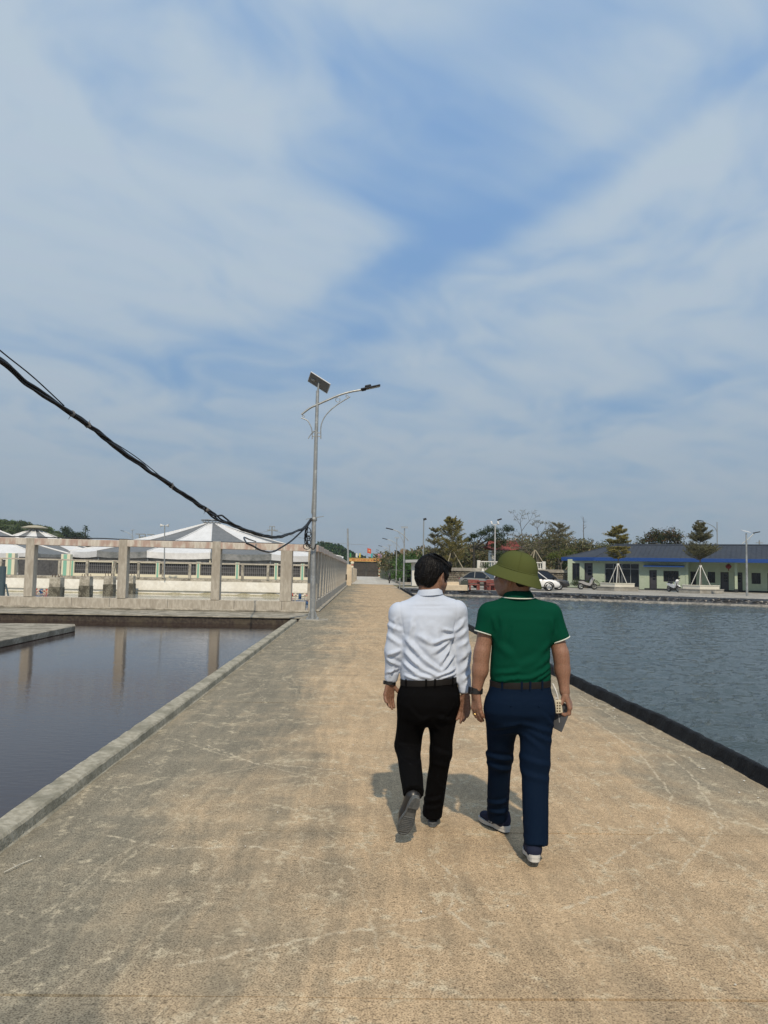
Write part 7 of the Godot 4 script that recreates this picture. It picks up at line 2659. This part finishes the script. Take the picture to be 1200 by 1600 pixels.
	sh.stack([[0.915, 0.392, -4.78, 0.170, 0.118, 2.3], [0.95, 0.391, -4.78, 0.170, 0.126, 2.3], [1.04, 0.384, -4.78, 0.160, 0.124, 2.3], [1.16, 0.376, -4.78, 0.160, 0.124, 2.3], [1.25, 0.376, -4.785, 0.172, 0.124, 2.4], [1.31, 0.378, -4.785, 0.176, 0.114, 2.4], [1.365, 0.382, -4.785, 0.150, 0.092, 2.3], [1.41, 0.386, -4.785, 0.105, 0.074, 2.1], [1.45, 0.388, -4.785, 0.066, 0.064, 2.0]])
	sh.bone(Vector3(0.36, 1.375, -4.785), Vector3(0.208, 1.325, -4.785), 0.06, 0.058)
	sh.bone(Vector3(0.41, 1.385, -4.785), Vector3(0.552, 1.348, -4.785), 0.06, 0.058)
	sh.bone(Vector3(0.203, 1.32, -4.785), Vector3(0.173, 1.09, -4.79), 0.061, 0.052)
	sh.bone(Vector3(0.173, 1.09, -4.79), Vector3(0.158, 0.905, -4.83), 0.050, 0.037, Vector3.ZERO, 1.0, true)
	sh.bone(Vector3(0.562, 1.335, -4.785), Vector3(0.595, 1.09, -4.78), 0.061, 0.051)
	sh.bone(Vector3(0.595, 1.09, -4.78), Vector3(0.612, 0.848, -4.74), 0.049, 0.036, Vector3.ZERO, 1.0, true)
	var folds := []
	# across the back: from the right armpit down and to the left, and sagging to the waist
	var raw := [[0.535, 1.20, 0.40, 1.15, 0.014, 0.0085], [0.53, 1.19, 0.42, 1.10, 0.016, 0.0085], [0.525, 1.17, 0.455, 1.03, 0.014, 0.008], [0.53, 1.22, 0.46, 1.235, 0.013, 0.006], [0.40, 1.15, 0.30, 1.20, 0.018, 0.005], [0.24, 1.18, 0.33, 1.08, 0.017, 0.0075], [0.33, 1.08, 0.45, 0.985, 0.016, 0.0075], [0.24, 1.10, 0.34, 1.00, 0.016, 0.008], [0.34, 1.00, 0.44, 0.955, 0.013, 0.006], [0.235, 1.03, 0.31, 0.965, 0.014, 0.008], [0.31, 0.965, 0.40, 0.945, 0.011, 0.006], [0.54, 1.08, 0.46, 0.99, 0.013, 0.007], [0.545, 1.00, 0.43, 0.955, 0.011, 0.0075], [0.55, 0.965, 0.46, 0.945, 0.009, 0.007], [0.34, 1.22, 0.40, 1.06, 0.026, 0.004], [0.43, 1.24, 0.415, 1.08, 0.028, 0.0045], [0.28, 1.30, 0.26, 1.17, 0.018, 0.004], [0.24, 0.955, 0.32, 0.935, 0.008, 0.006]]
	for q in raw:
		q[5] *= 2.3
		q[4] *= 0.85
		folds.append(q)
	var arm_l := [[0.125, 1.255, 0.215, 1.215, 0.013, 0.007], [0.13, 1.19, 0.215, 1.13, 0.014, 0.009], [0.215, 1.10, 0.13, 1.065, 0.013, 0.009], [0.13, 1.05, 0.21, 1.00, 0.012, 0.0085], [0.20, 0.985, 0.13, 0.955, 0.010, 0.006], [0.17, 1.00, 0.155, 0.93, 0.007, 0.006], [0.18, 1.30, 0.165, 1.2, 0.013, 0.005]]
	var arm_r := [[0.545, 1.22, 0.60, 1.29, 0.013, 0.008], [0.555, 1.18, 0.615, 1.23, 0.013, 0.007], [0.56, 1.12, 0.63, 1.17, 0.014, 0.006], [0.63, 1.10, 0.565, 1.03, 0.014, 0.006], [0.64, 1.04, 0.575, 0.97, 0.012, 0.006], [0.64, 0.97, 0.59, 0.92, 0.010, 0.006], [0.60, 1.2, 0.60, 1.05, 0.018, 0.004]]
	var wn := noise(9.0, 61, 3)
	var wf := noise(34.0, 62, 2)
	var shirt := MB.new()
	net_into(shirt, sh, Transform3D(), func(p: Vector3, n: Vector3) -> float:
		var dsp := 0.0022 * wn.get_noise_3d(p.x, p.y, p.z) + 0.0007 * wf.get_noise_3d(p.x, p.y, p.z)
		var pp := Vector2(p.x + 0.012 * wn.get_noise_2d(p.y * 1.3, 4.0), p.y)
		if p.x < 0.222 and p.y < 1.33:
			dsp += fold_sum(pp, arm_l) * 1.6
		elif p.x > 0.538 and p.y < 1.34 and not (p.x < 0.556 and p.y < 1.15):
			dsp += fold_sum(pp, arm_r) * 1.8
		elif n.z > -0.2:
			dsp += fold_sum(pp, folds) * clampf(n.z + 0.4, 0.0, 1.0)
		# yoke seam and sleeve seams: a stitched groove
		dsp -= 0.0036 * exp(-pow((p.y - 1.372 - 0.02 * (p.x - 0.385)) / 0.0055, 2.0)) * smoothstep(0.2, 0.0, absf(p.x - 0.385) - 0.02)
		var sx := 0.205 + 0.02 * smoothstep(1.36, 1.2, p.y)
		if p.y > 1.2:
			dsp -= 0.0035 * exp(-pow((p.x - sx) / 0.006, 2.0)) + 0.0035 * exp(-pow((p.x - (0.76 - sx)) / 0.006, 2.0))
		# cuffs
		if p.x < 0.22 and p.y < 0.965:
			dsp -= 0.002 * exp(-pow((p.y - 0.957) / 0.003, 2.0)) - 0.0015
		if p.x > 0.57 and p.y < 0.90:
			dsp -= 0.002 * exp(-pow((p.y - 0.893) / 0.003, 2.0)) - 0.0015
		return dsp)
	M.white_cloth = cloth(lin(0.51, 0.575, 0.70), 0.75, 0.02, 301)
	M.white_cloth.rim_enabled = true
	M.white_cloth.rim = 0.2
	var shirt_node := part("shirt", shirt, M.white_cloth, man)
	# collar: a stand with a turned-down fall
	var co := MB.new()
	var rows := []
	for j in 7:
		var row := []
		for k in 33:
			var a := lerpf(-PI * 0.9, PI * 0.9, k / 32.0)
			var f: float = [0.0, 0.35, 0.8, 1.0, 1.0, 0.6, 0.05][j]
			var rr: float = [0.069, 0.066, 0.063, 0.064, 0.069, 0.076, 0.083][j]
			var front := smoothstep(1.2, 2.8, absf(a))
			row.append(Vector3(0.390 + sin(a) * rr, 1.438 + 0.040 * f - 0.026 * front - 0.004 * cos(a) + 0.006 * sin(a), -4.787 + cos(a) * rr * 1.02))
		rows.append(row)
	co.sheet(rows)
	part("collar", co, M.white_cloth, shirt_node)
	# ----- trousers
	var tf := Field.new(Vector3(0.10, 0.02, -5.08), Vector3(0.68, 0.96, -4.36), 0.0095, 0.014)
	tf.stack([[0.645, 0.392, -4.775, 0.10, 0.06, 2.2], [0.70, 0.392, -4.775, 0.160, 0.108, 2.3], [0.78, 0.394, -4.772, 0.183, 0.132, 2.4], [0.83, 0.394, -4.772, 0.183, 0.132, 2.4], [0.88, 0.393, -4.778, 0.174, 0.122, 2.3], [0.925, 0.392, -4.78, 0.168, 0.115, 2.3]])
	tf.bone(Vector3(0.302, 0.79, -4.775), Vector3(0.274, 0.50, -4.88), 0.098, 0.078)
	tf.bone(Vector3(0.274, 0.495, -4.88), Vector3(0.292, 0.310, -4.515), 0.074, 0.062, Vector3.ZERO, 1.0, true)
	tf.bone(Vector3(0.482, 0.79, -4.775), Vector3(0.478, 0.47, -4.84), 0.094, 0.064)
	tf.bone(Vector3(0.478, 0.47, -4.84), Vector3(0.438, 0.055, -4.945), 0.062, 0.063, Vector3.ZERO, 1.0, true)
	var tn1 := noise(5.0, 71, 3)
	var tfold := [[0.21, 0.52, 0.34, 0.49, 0.013, 0.010], [0.22, 0.46, 0.34, 0.43, 0.013, 0.009], [0.42, 0.50, 0.53, 0.46, 0.014, 0.008], [0.41, 0.42, 0.52, 0.39, 0.014, 0.007], [0.38, 0.16, 0.49, 0.19, 0.012, 0.009], [0.38, 0.11, 0.49, 0.13, 0.011, 0.008], [0.40, 0.72, 0.30, 0.66, 0.014, 0.007], [0.42, 0.72, 0.54, 0.68, 0.014, 0.007], [0.40, 0.69, 0.48, 0.60, 0.014, 0.006], [0.25, 0.78, 0.33, 0.70, 0.012, 0.006], [0.53, 0.78, 0.47, 0.70, 0.012, 0.006], [0.44, 0.32, 0.50, 0.24, 0.012, 0.006]]
	var tro := MB.new()
	net_into(tro, tf, Transform3D(), func(p: Vector3, _n: Vector3) -> float:
		return 0.003 * tn1.get_noise_3d(p.x, p.y, p.z) + fold_sum(Vector2(p.x, p.y), tfold))
	M.black_cloth = cloth(lin(0.0035, 0.0035, 0.004), 0.85, 0.02, 303)
	var tnode := part("trousers", tro, M.black_cloth, man)
	belt_for(man, tnode, Vector3(0.392, 0.915, -4.78), 0.171, 0.118, M.black_cloth, 0.012, [0.28, -0.05, 0.05, -0.3])
	# ----- shoes
	M.leather = plain(lin(0.020, 0.020, 0.022), 0.35)
	M.sole_grey = mottled(lin(0.062, 0.072, 0.080), lin(0.11, 0.122, 0.132), lin(0.16, 0.16, 0.155), 0.4, 0.09, 0.85, 0.05, 75, 256)
	shoe_parts(man, Transform3D(Basis(Vector3.UP, -0.12), Vector3(0.437, 0.008, -4.895)), M.leather, M.sole_grey, M.sole_grey, false)
	var toe := Vector3(-0.28, -0.88, -0.36).normalized()
	var sole_n := Vector3(0.10, -0.42, 0.90)
	sole_n = (sole_n - toe * sole_n.dot(toe)).normalized()       # the way the sole faces
	var yb := -sole_n
	var zb := -toe
	shoe_parts(man, Transform3D(Basis(yb.cross(zb), yb, zb), Vector3(0.305, 0.300, -4.455)), M.leather, M.sole_grey, M.sole_grey, false, 0.275)
	watch(man, Vector3(0.156, 0.889, -4.83), Vector3(-0.07, -1, 0.05), Vector3(-1, 0, 0.2), 0.033, 0.011, false)

func belt_for(man: Node3D, trousers: Node3D, c: Vector3, rx: float, rz: float, loop_mat: Material, tilt: float, loops: Array) -> void:
	var b := MB.new()
	var rows := []
	for j in 4:
		var row := []
		for k in 65:
			var a := TAU * k / 64
			var ca := sin(a)
			var sa := cos(a)
			var s := pow(pow(absf(ca), 2.3) + pow(absf(sa), 2.3), -1.0 / 2.3)
			var g: float = [0.0, 0.0035, 0.0035, 0.0][j]
			row.append(c + Vector3(ca * s * (rx + 0.002 + g), [-0.019, -0.017, 0.017, 0.019][j] + tilt * ca, sa * s * (rz + 0.002 + g)))
		rows.append(row)
	b.sheet(rows)
	if not M.has("belt"):
		M.belt = plain(lin(0.012, 0.011, 0.011), 0.6, 0.0, 0.3)
	part("belt", b, M.belt, man)
	for l in loops:
		b = MB.new()
		var a := float(l) * 3.0
		var s := pow(pow(absf(sin(a)), 2.3) + pow(absf(cos(a)), 2.3), -1.0 / 2.3)
		b.box(c + Vector3(sin(a) * s * (rx + 0.007), tilt * sin(a), cos(a) * s * (rz + 0.007)), Vector3(0.011, 0.050, 0.006), Basis(Vector3.UP, a), 0.001)
		part("belt_loop", b, loop_mat, trousers)

func make_man_in_green() -> void:
	var man := thing("person", "man in green polo shirt, navy trousers and olive pith helmet walking away", "person")
	var skin := MB.new()
	limbs(skin, [[Vector3(0.89, 1.0, -4.45), Vector3(0.89, 1.26, -4.45), 0.078, 0.08], [Vector3(0.89, 1.26, -4.45), Vector3(0.876, 1.43, -4.455), 0.065, 0.042], [Vector3(0.885, 0.85, -4.45), Vector3(0.89, 1.0, -4.45), 0.08, 0.078],
		[Vector3(0.71, 1.35, -4.45), Vector3(0.70, 1.26, -4.45), 0.045, 0.042], [Vector3(1.065, 1.35, -4.45), Vector3(1.085, 1.26, -4.45), 0.045, 0.042],
		[Vector3(0.79, 0.8, -4.46), Vector3(0.803, 0.5, -4.62), 0.078, 0.052], [Vector3(0.803, 0.5, -4.62), Vector3(0.835, 0.10, -4.84), 0.052, 0.036],
		[Vector3(0.985, 0.8, -4.44), Vector3(0.965, 0.52, -4.40), 0.078, 0.055], [Vector3(0.965, 0.52, -4.40), Vector3(0.948, 0.09, -4.305), 0.055, 0.036]])
	var hb := Basis(Vector3.UP, 0.95) * Basis(Vector3(1, 0, 0), 0.10) * Basis(Vector3(0, 0, 1), 0.02)
	var hx := Transform3D(hb, Vector3(0.852, 1.560, -4.46))
	head_into(skin, hx, Vector3(0.876, 1.44, -4.455))
	# left arm: hangs, the back of the hand to the camera
	var wl := Vector3(0.640, 0.895, -4.47)
	var fl := Field.new(Vector3(0.545, 0.66, -4.60), Vector3(0.765, 1.30, -4.36), 0.0038, 0.0075)
	fl.bone(Vector3(0.70, 1.29, -4.45), Vector3(0.664, 1.10, -4.455), 0.048, 0.043)
	fl.bone(Vector3(0.668, 1.13, -4.447), Vector3(0.660, 1.02, -4.455), 0.043, 0.044)
	fl.bone(Vector3(0.660, 1.03, -4.455), wl, 0.044, 0.027)
	palm_ref = Vector3(0.85, 0, -0.5)
	fl.bone(wl, wl + Vector3(0, -0.02, 0), 0.027, 0.025, palm_ref, 1.2)
	net_into(skin, fl)
	var hl := Field.new(wl + Vector3(-0.10, -0.24, -0.10), wl + Vector3(0.12, 0.05, 0.10), 0.0027, 0.0036)
	hl.bone(wl + Vector3(0, 0.035, 0), wl + Vector3(0, -0.02, 0), 0.0275, 0.026, palm_ref, 1.15)
	hand(hl, wl, Vector3(0.05, -1, 0.02), palm_ref, Vector3(-0.5, 0, -0.85), [0.42, 0.36, 0.32, 0.30], 0.4, 1.06)
	net_into(skin, hl)
	# right arm: hand closed on a phone
	var wr := Vector3(1.141, 0.915, -4.43)
	var fr := Field.new(Vector3(1.0, 0.68, -4.58), Vector3(1.26, 1.28, -4.30), 0.0038, 0.0075)
	fr.bone(Vector3(1.088, 1.27, -4.45), Vector3(1.124, 1.10, -4.44), 0.047, 0.042)
	fr.bone(Vector3(1.122, 1.13, -4.432), Vector3(1.130, 1.03, -4.44), 0.042, 0.042)
	fr.bone(Vector3(1.130, 1.04, -4.44), wr, 0.042, 0.027)
	palm_ref = Vector3(-0.88, -0.2, -0.35)
	fr.bone(wr, wr + Vector3(0.004, -0.02, 0), 0.027, 0.025, palm_ref, 1.2)
	net_into(skin, fr)
	var hr := Field.new(wr + Vector3(-0.12, -0.24, -0.13), wr + Vector3(0.14, 0.05, 0.13), 0.0027, 0.0036)
	hr.bone(wr + Vector3(0, 0.035, 0), wr + Vector3(0.004, -0.02, 0), 0.0275, 0.026, palm_ref, 1.15)
	hand(hr, wr, Vector3(0.36, -0.92, -0.05), palm_ref, Vector3(-0.35, 0.0, 0.9), [0.95, 0.9, 0.85, 0.8], 0.75, 1.04)
	net_into(skin, hr)
	part("body", skin, M.skin_b, man)
	eyes(hx, man)
	# short hair under the helmet
	var hf := Field.new(Vector3(-0.12, -0.11, -0.14), Vector3(0.12, 0.16, 0.15), 0.005, 0.009)
	hf.ell(Vector3(0, 0.044, 0.016), Vector3(0.079, 0.090, 0.099))
	hf.ell(Vector3(0, 0.0, 0.05), Vector3(0.068, 0.075, 0.062))
	hf.ell(Vector3(0, -0.05, -0.105), Vector3(0.085, 0.12, 0.085), -1.0)
	hf.ell(Vector3(-0.09, -0.045, 0.0), Vector3(0.035, 0.055, 0.04), -1.0)
	hf.ell(Vector3(0.09, -0.045, 0.0), Vector3(0.035, 0.055, 0.04), -1.0)
	hf.clip(Vector3(0, -0.045, 0.08), Vector3(0, -1, 0.25).normalized())
	var hair := MB.new()
	net_into(hair, hf, hx)
	part("hair", hair, M.hair, man)
	# ----- helmet
	M.olive = cloth(lin(0.078, 0.092, 0.032), 1.0, 0.03, 305, 0.03)
	M.olive_dark = plain(lin(0.05, 0.055, 0.018), 0.85)
	var hel := Transform3D(Basis(Vector3.UP, 0.95) * Basis(Vector3(1, 0, 0), 0.27) * Basis(Vector3(0, 0, 1), -0.03), Vector3(0.866, 1.600, -4.452))
	var crown := MB.new()
	var cr := []
	for k in 15:
		var a := lerpf(-0.08, PI * 0.5, k / 14.0)
		cr.append(Vector2(maxf(0.110 * pow(cos(maxf(a, 0.0)), 0.78), 0.002), 0.002 + 0.108 * sin(a)))
	crown.lathe(cr, 44, hel, 0.95, 1.10)
	var hnode := part("helmet", crown, M.olive, man, "olive pith helmet")
	var brim := MB.new()
	var rows := []
	var prof := [[0.108, 0.012], [0.118, 0.000], [0.132, -0.016], [0.146, -0.035], [0.157, -0.053], [0.160, -0.058], [0.158, -0.060], [0.145, -0.042], [0.130, -0.022], [0.112, -0.004], [0.104, 0.004]]
	for q in prof:
		var row := []
		for k in 57:
			var a := TAU * k / 56
			var front := -cos(a)                                   # -z is the front
			var grow := 1.0 + 0.05 * front * smoothstep(0.11, 0.16, q[0])
			row.append(hel * Vector3(sin(a) * q[0] * 0.95 * (1.0 - 0.03 * absf(sin(a))), q[1] + 0.008 * (absf(sin(a)) - 0.5) * smoothstep(0.11, 0.16, q[0]), cos(a) * q[0] * 1.10 * grow))
		rows.append(row)
	brim.sheet(rows)
	part("brim", brim, M.olive, hnode)
	var band := MB.new()
	var rg := []
	for k in 45:
		var a := TAU * k / 44
		rg.append(hel * Vector3(sin(a) * 0.1115 * 0.95, 0.006, cos(a) * 0.1115 * 1.10))
	band.tube(rg, 0.0035, 6, false)
	for q in 4:                                                  # seams up the crown
		var pts := []
		for k in 12:
			var a := lerpf(0.05, PI * 0.48, k / 11.0)
			var an := q * PI * 0.5 + 0.4
			pts.append(hel * Vector3(sin(an) * 0.1107 * pow(cos(a), 0.78) * 0.95, 0.003 + 0.108 * sin(a), cos(an) * 0.1107 * pow(cos(a), 0.78) * 1.10))
		band.tube(pts, 0.0016, 5, false)
	part("seam_cord", band, M.olive, hnode)
	var btn := MB.new()
	btn.lathe([Vector2(0.024, 0.104), Vector2(0.022, 0.113), Vector2(0.012, 0.118), Vector2(0.001, 0.119)], 14, hel)
	part("vent_button", btn, M.olive_dark, hnode)
	for q in [2.55, -0.9]:
		var vh := MB.new()
		var d := Vector3(sin(q) * 0.80, 0.60, -cos(q) * 0.80).normalized()
		vh.ball(hel * (d * Vector3(0.103, 0.112, 0.120)), Vector3(0.0042, 0.0042, 0.0042), 8, 6)
		part("vent_hole", vh, M.black, hnode)
	# ----- polo shirt
	var sh := Field.new(Vector3(0.58, 0.90, -4.67), Vector3(1.23, 1.52, -4.24), 0.0085, 0.014)
	sh.stack([[0.965, 0.890, -4.45, 0.168, 0.120, 2.3], [0.995, 0.890, -4.45, 0.174, 0.127, 2.3], [1.09, 0.889, -4.45, 0.168, 0.125, 2.3], [1.17, 0.893, -4.45, 0.166, 0.125, 2.3], [1.25, 0.895, -4.455, 0.174, 0.127, 2.4], [1.32, 0.890, -4.455, 0.180, 0.118, 2.4], [1.375, 0.885, -4.455, 0.160, 0.098, 2.3], [1.42, 0.880, -4.455, 0.112, 0.078, 2.1], [1.46, 0.874, -4.455, 0.068, 0.066, 2.0]])
	sh.bone(Vector3(0.86, 1.385, -4.455), Vector3(0.722, 1.345, -4.455), 0.064, 0.062)
	sh.bone(Vector3(0.91, 1.385, -4.455), Vector3(1.050, 1.350, -4.455), 0.064, 0.062)
	sh.bone(Vector3(0.712, 1.34, -4.455), Vector3(0.683, 1.235, -4.45), 0.065, 0.060, Vector3.ZERO, 1.0, true)
	sh.bone(Vector3(1.062, 1.345, -4.455), Vector3(1.117, 1.205, -4.45), 0.065, 0.060, Vector3.ZERO, 1.0, true)
	var folds := [[0.73, 1.02, 0.86, 1.04, 0.014, 0.004], [0.75, 0.995, 0.92, 1.0, 0.010, 0.006], [1.05, 1.06, 0.92, 1.0, 0.013, 0.007], [1.05, 1.03, 0.96, 0.99, 0.010, 0.007], [1.05, 1.12, 0.94, 1.05, 0.02, 0.004], [0.74, 1.19, 0.82, 1.12, 0.022, 0.004], [1.05, 1.20, 0.98, 1.14, 0.02, 0.004], [0.78, 1.30, 0.76, 1.18, 0.018, 0.003], [0.72, 1.34, 0.735, 1.26, 0.011, 0.005], [1.055, 1.33, 1.06, 1.25, 0.012, 0.005], [0.86, 1.06, 0.98, 1.12, 0.022, 0.003], [0.735, 0.98, 0.80, 0.985, 0.008, 0.005]]
	var wn := noise(8.0, 81, 3)
	var polo := MB.new()
	net_into(polo, sh, Transform3D(), func(p: Vector3, n: Vector3) -> float:
		var dsp := 0.0018 * wn.get_noise_3d(p.x, p.y, p.z)
		if n.z > -0.2:
			dsp += fold_sum(Vector2(p.x, p.y + 0.008 * wn.get_noise_2d(p.x * 2.0, 1.0)), folds) * 2.3 * clampf(n.z + 0.4, 0.0, 1.0)
		return dsp)
	M.green_cloth = cloth(lin(0.002, 0.052, 0.030), 0.85, 0.04, 307, 0.02)
	M.piping = plain(lin(0.62, 0.66, 0.60), 0.8)
	var pnode := part("shirt", polo, M.green_cloth, man)
	var co := MB.new()
	rows = []
	var edge := []
	for j in 7:
		var row := []
		for k in 33:
			var a := lerpf(-PI * 0.9, PI * 0.9, k / 32.0)
			var f: float = [0.0, 0.4, 0.85, 1.0, 0.9, 0.45, -0.08][j]
			var rr: float = [0.072, 0.070, 0.067, 0.068, 0.073, 0.083, 0.092][j]
			var front := smoothstep(1.2, 2.8, absf(a))
			row.append(Vector3(0.876 + sin(a) * rr, 1.446 + 0.040 * f - 0.03 * front - 0.004 * cos(a), -4.456 + cos(a) * rr * 1.02))
		rows.append(row)
	co.sheet(rows)
	var cnode := part("collar", co, M.green_cloth, pnode)
	for p in rows[6]:
		edge.append(p + Vector3(0, 0.001, 0))
	var pp := MB.new()
	pp.tube(edge, 0.0034, 6)
	part("piping", pp, M.piping, cnode)
	for q in [[Vector3(0.683, 1.2345, -4.45), Vector3(-0.266, -0.96, 0.04)], [Vector3(1.117, 1.2045, -4.45), Vector3(0.366, -0.93, 0.03)]]:
		var d: Vector3 = q[1].normalized()
		var u := d.cross(Vector3.BACK).normalized()
		var w := d.cross(u)
		var ring := []
		for k in 33:
			ring.append(q[0] + (u * cos(TAU * k / 32) + w * sin(TAU * k / 32)) * 0.0605)
		pp = MB.new()
		pp.tube(ring, 0.0036, 6, false)
		part("sleeve_piping", pp, M.piping, pnode)
	# ----- trousers
	var tf := Field.new(Vector3(0.62, 0.04, -5.0), Vector3(1.16, 1.0, -4.14), 0.0095, 0.014)
	tf.stack([[0.685, 0.886, -4.45, 0.10, 0.06, 2.2], [0.745, 0.886, -4.45, 0.172, 0.112, 2.3], [0.80, 0.886, -4.447, 0.194, 0.136, 2.4], [0.86, 0.886, -4.447, 0.190, 0.136, 2.4], [0.92, 0.889, -4.45, 0.176, 0.126, 2.3], [0.972, 0.890, -4.45, 0.168, 0.118, 2.3]])
	tf.bone(Vector3(0.792, 0.80, -4.455), Vector3(0.806, 0.50, -4.62), 0.102, 0.070)
	tf.bone(Vector3(0.806, 0.50, -4.62), Vector3(0.832, 0.085, -4.835), 0.070, 0.064, Vector3.ZERO, 1.0, true)
	tf.bone(Vector3(0.984, 0.80, -4.44), Vector3(0.966, 0.53, -4.40), 0.098, 0.079)
	tf.bone(Vector3(0.966, 0.53, -4.40), Vector3(0.952, 0.105, -4.30), 0.078, 0.066, Vector3.ZERO, 1.0, true)
	var tn1 := noise(5.0, 91, 3)
	var tfold := [[0.87, 0.75, 1.05, 0.70, 0.014, 0.006], [0.88, 0.72, 1.06, 0.64, 0.014, 0.006], [0.88, 0.70, 1.0, 0.60, 0.013, 0.006], [0.87, 0.75, 0.72, 0.70, 0.014, 0.005], [0.72, 0.52, 0.88, 0.50, 0.014, 0.008], [0.73, 0.46, 0.87, 0.43, 0.014, 0.007], [0.88, 0.56, 1.04, 0.52, 0.016, 0.006], [0.88, 0.48, 1.04, 0.44, 0.016, 0.005], [0.76, 0.2, 0.88, 0.22, 0.013, 0.006], [0.77, 0.14, 0.89, 0.15, 0.011, 0.007], [1.0, 0.8, 1.07, 0.72, 0.012, 0.006]]
	var tro := MB.new()
	net_into(tro, tf, Transform3D(), func(p: Vector3, n: Vector3) -> float:
		var dsp := 0.0028 * tn1.get_noise_3d(p.x, p.y, p.z) + fold_sum(Vector2(p.x, p.y), tfold) * 1.5
		if n.z > 0.1 and p.y > 0.7:                             # centre seam and back pocket welts
			dsp -= 0.0025 * exp(-pow((p.x - 0.888) / 0.004, 2.0))
			for px in [0.805, 0.972]:
				if absf(p.x - px) < 0.062:
					dsp -= 0.0028 * exp(-pow((p.y - 0.868) / 0.0045, 2.0))
		return dsp)
	M.navy = cloth(lin(0.004, 0.011, 0.028), 0.8, 0.02, 309)
	var tnode := part("trousers", tro, M.navy, man)
	belt_for(man, tnode, Vector3(0.890, 0.956, -4.45), 0.169, 0.119, M.navy, 0.006, [0.20, -0.03, 0.06, -0.24])
	for q in [0.812, 0.968]:
		var bt := MB.new()
		bt.ball(Vector3(q, 0.848, -4.31 - 0.004), Vector3(0.006, 0.006, 0.003), 8, 5)
		part("pocket_button", bt, M.navy, tnode)
	# ----- trainers
	M.trainer = cloth(lin(0.022, 0.028, 0.055), 0.8, 0.04, 311, 0.012)
	M.rubber_white = plain(lin(0.52, 0.52, 0.50), 0.6)
	M.rubber_dark = plain(lin(0.05, 0.05, 0.055), 0.8)
	var xr := Transform3D(Basis(Vector3.UP, -0.10) * Basis(Vector3(1, 0, 0), -0.10), Vector3(0.935, 0.026, -4.250))
	shoe_parts(man, xr, M.trainer, M.rubber_dark, M.rubber_white, true)
	var xl := Transform3D(Basis(Vector3.UP, 0.45), Vector3(0.885, 0.0, -4.80))
	shoe_parts(man, xl, M.trainer, M.rubber_dark, M.rubber_white, true)
	for k in 3:
		for xf in [xl, xr]:
			var s := MB.new()
			var sd := -1.0 if xf == xl else 1.0
			s.bar(xf * Vector3(sd * 0.041, 0.034, -0.155 + k * 0.022), xf * Vector3(sd * 0.030, 0.074, -0.138 + k * 0.022), 0.008, 0.006, xf.basis.x)
			part("side_stripe", s, M.rubber_white, man)
	watch(man, Vector3(0.6415, 0.905, -4.469), Vector3(-0.1, -1, 0), Vector3(-0.95, 0, 0.3), 0.035, 0.017, true)
	var rgm := MB.new()
	var rp := []
	for k in 17:
		rp.append(Vector3(0.634 + 0.0096 * cos(TAU * k / 16), 0.772, -4.468 + 0.0096 * sin(TAU * k / 16)))
	rgm.tube(rp, 0.0022, 6, false)
	part("ring", rgm, plain(lin(0.75, 0.55, 0.22), 0.25, 1.0), man)
	# ----- phone in the right hand, and the key fob hanging at the belt: things of their own
	var ph := thing("phone", "dark grey smartphone held low in the helmeted man's right hand", "phone", Vector3(1.122, 0.772, -4.432))
	var la := Vector3(0.36, 0.92, 0.06).normalized()                # long axis
	var fa := Vector3(-0.55, 0.25, 0.80)
	fa = (fa - la * fa.dot(la)).normalized()
	var pb := Basis(la.cross(fa), la, fa)
	var b := MB.new()
	b.box(Vector3.ZERO, Vector3(0.074, 0.155, 0.009), pb, 0.003)
	part("case", b, plain(lin(0.075, 0.08, 0.09), 0.4), ph)
	b = MB.new()
	b.box(pb * Vector3(0.018, 0.055, 0.006), Vector3(0.028, 0.036, 0.004), pb, 0.001)
	for q in 3:
		b.lathe([Vector2(0.006, 0), Vector2(0.006, 0.003), Vector2(0.001, 0.003)], 10, Transform3D(pb * Basis(Vector3(1, 0, 0), PI * 0.5), pb * Vector3(0.012 + 0.012 * (q % 2), 0.046 + 0.011 * q, 0.007)))
	part("camera", b, M.black, ph)
	b = MB.new()
	b.box(pb * Vector3(-0.006, -0.012, 0.0052), Vector3(0.004, 0.05, 0.001), pb * Basis(Vector3(0, 0, 1), 0.5))
	part("trim", b, plain(lin(0.4, 0.41, 0.42), 0.3), ph)
	var ky := thing("key_fob", "pale keypad fob with gold buttons hanging from a white strap at the helmeted man's belt", "key fob", Vector3(1.098, 0.845, -4.405))
	b = MB.new()
	b.box(Vector3(0.002, -0.012, 0), Vector3(0.040, 0.075, 0.014), Basis(Vector3(0, 0, 1), 0.12), 0.004)
	part("case", b, plain(lin(0.55, 0.50, 0.38), 0.4), ky)
	for q in 8:
		b = MB.new()
		b.box(Vector3(-0.006 + 0.014 * (q % 2), -0.035 + 0.015 * (q / 2), 0.008), Vector3(0.008, 0.008, 0.004), Basis(), 0.001)
		part("button", b, plain(lin(0.10, 0.07, 0.03), 0.3), ky)
	b = MB.new()
	b.tube(arc_points([Vector3(-0.03, 0.115, -0.01), Vector3(-0.012, 0.07, 0.008), Vector3(-0.002, 0.03, 0.004)], 8), 0.005, 6)
	b.tube(arc_points([Vector3(-0.002, 0.03, 0.004), Vector3(-0.012, 0.036, 0.006), Vector3(-0.018, 0.028, 0.004)], 8), 0.003, 6)
	part("strap", b, plain(lin(0.6, 0.6, 0.58), 0.6), ky)

func _ready() -> void:
	rng.seed = 12
	make_light()
	make_ground()
	make_left()
	make_gate()
	make_wall_and_house()
	make_building()
	make_vehicles()
	make_plants()
	make_lamp()
	make_poles()
	make_cables()
	make_people()
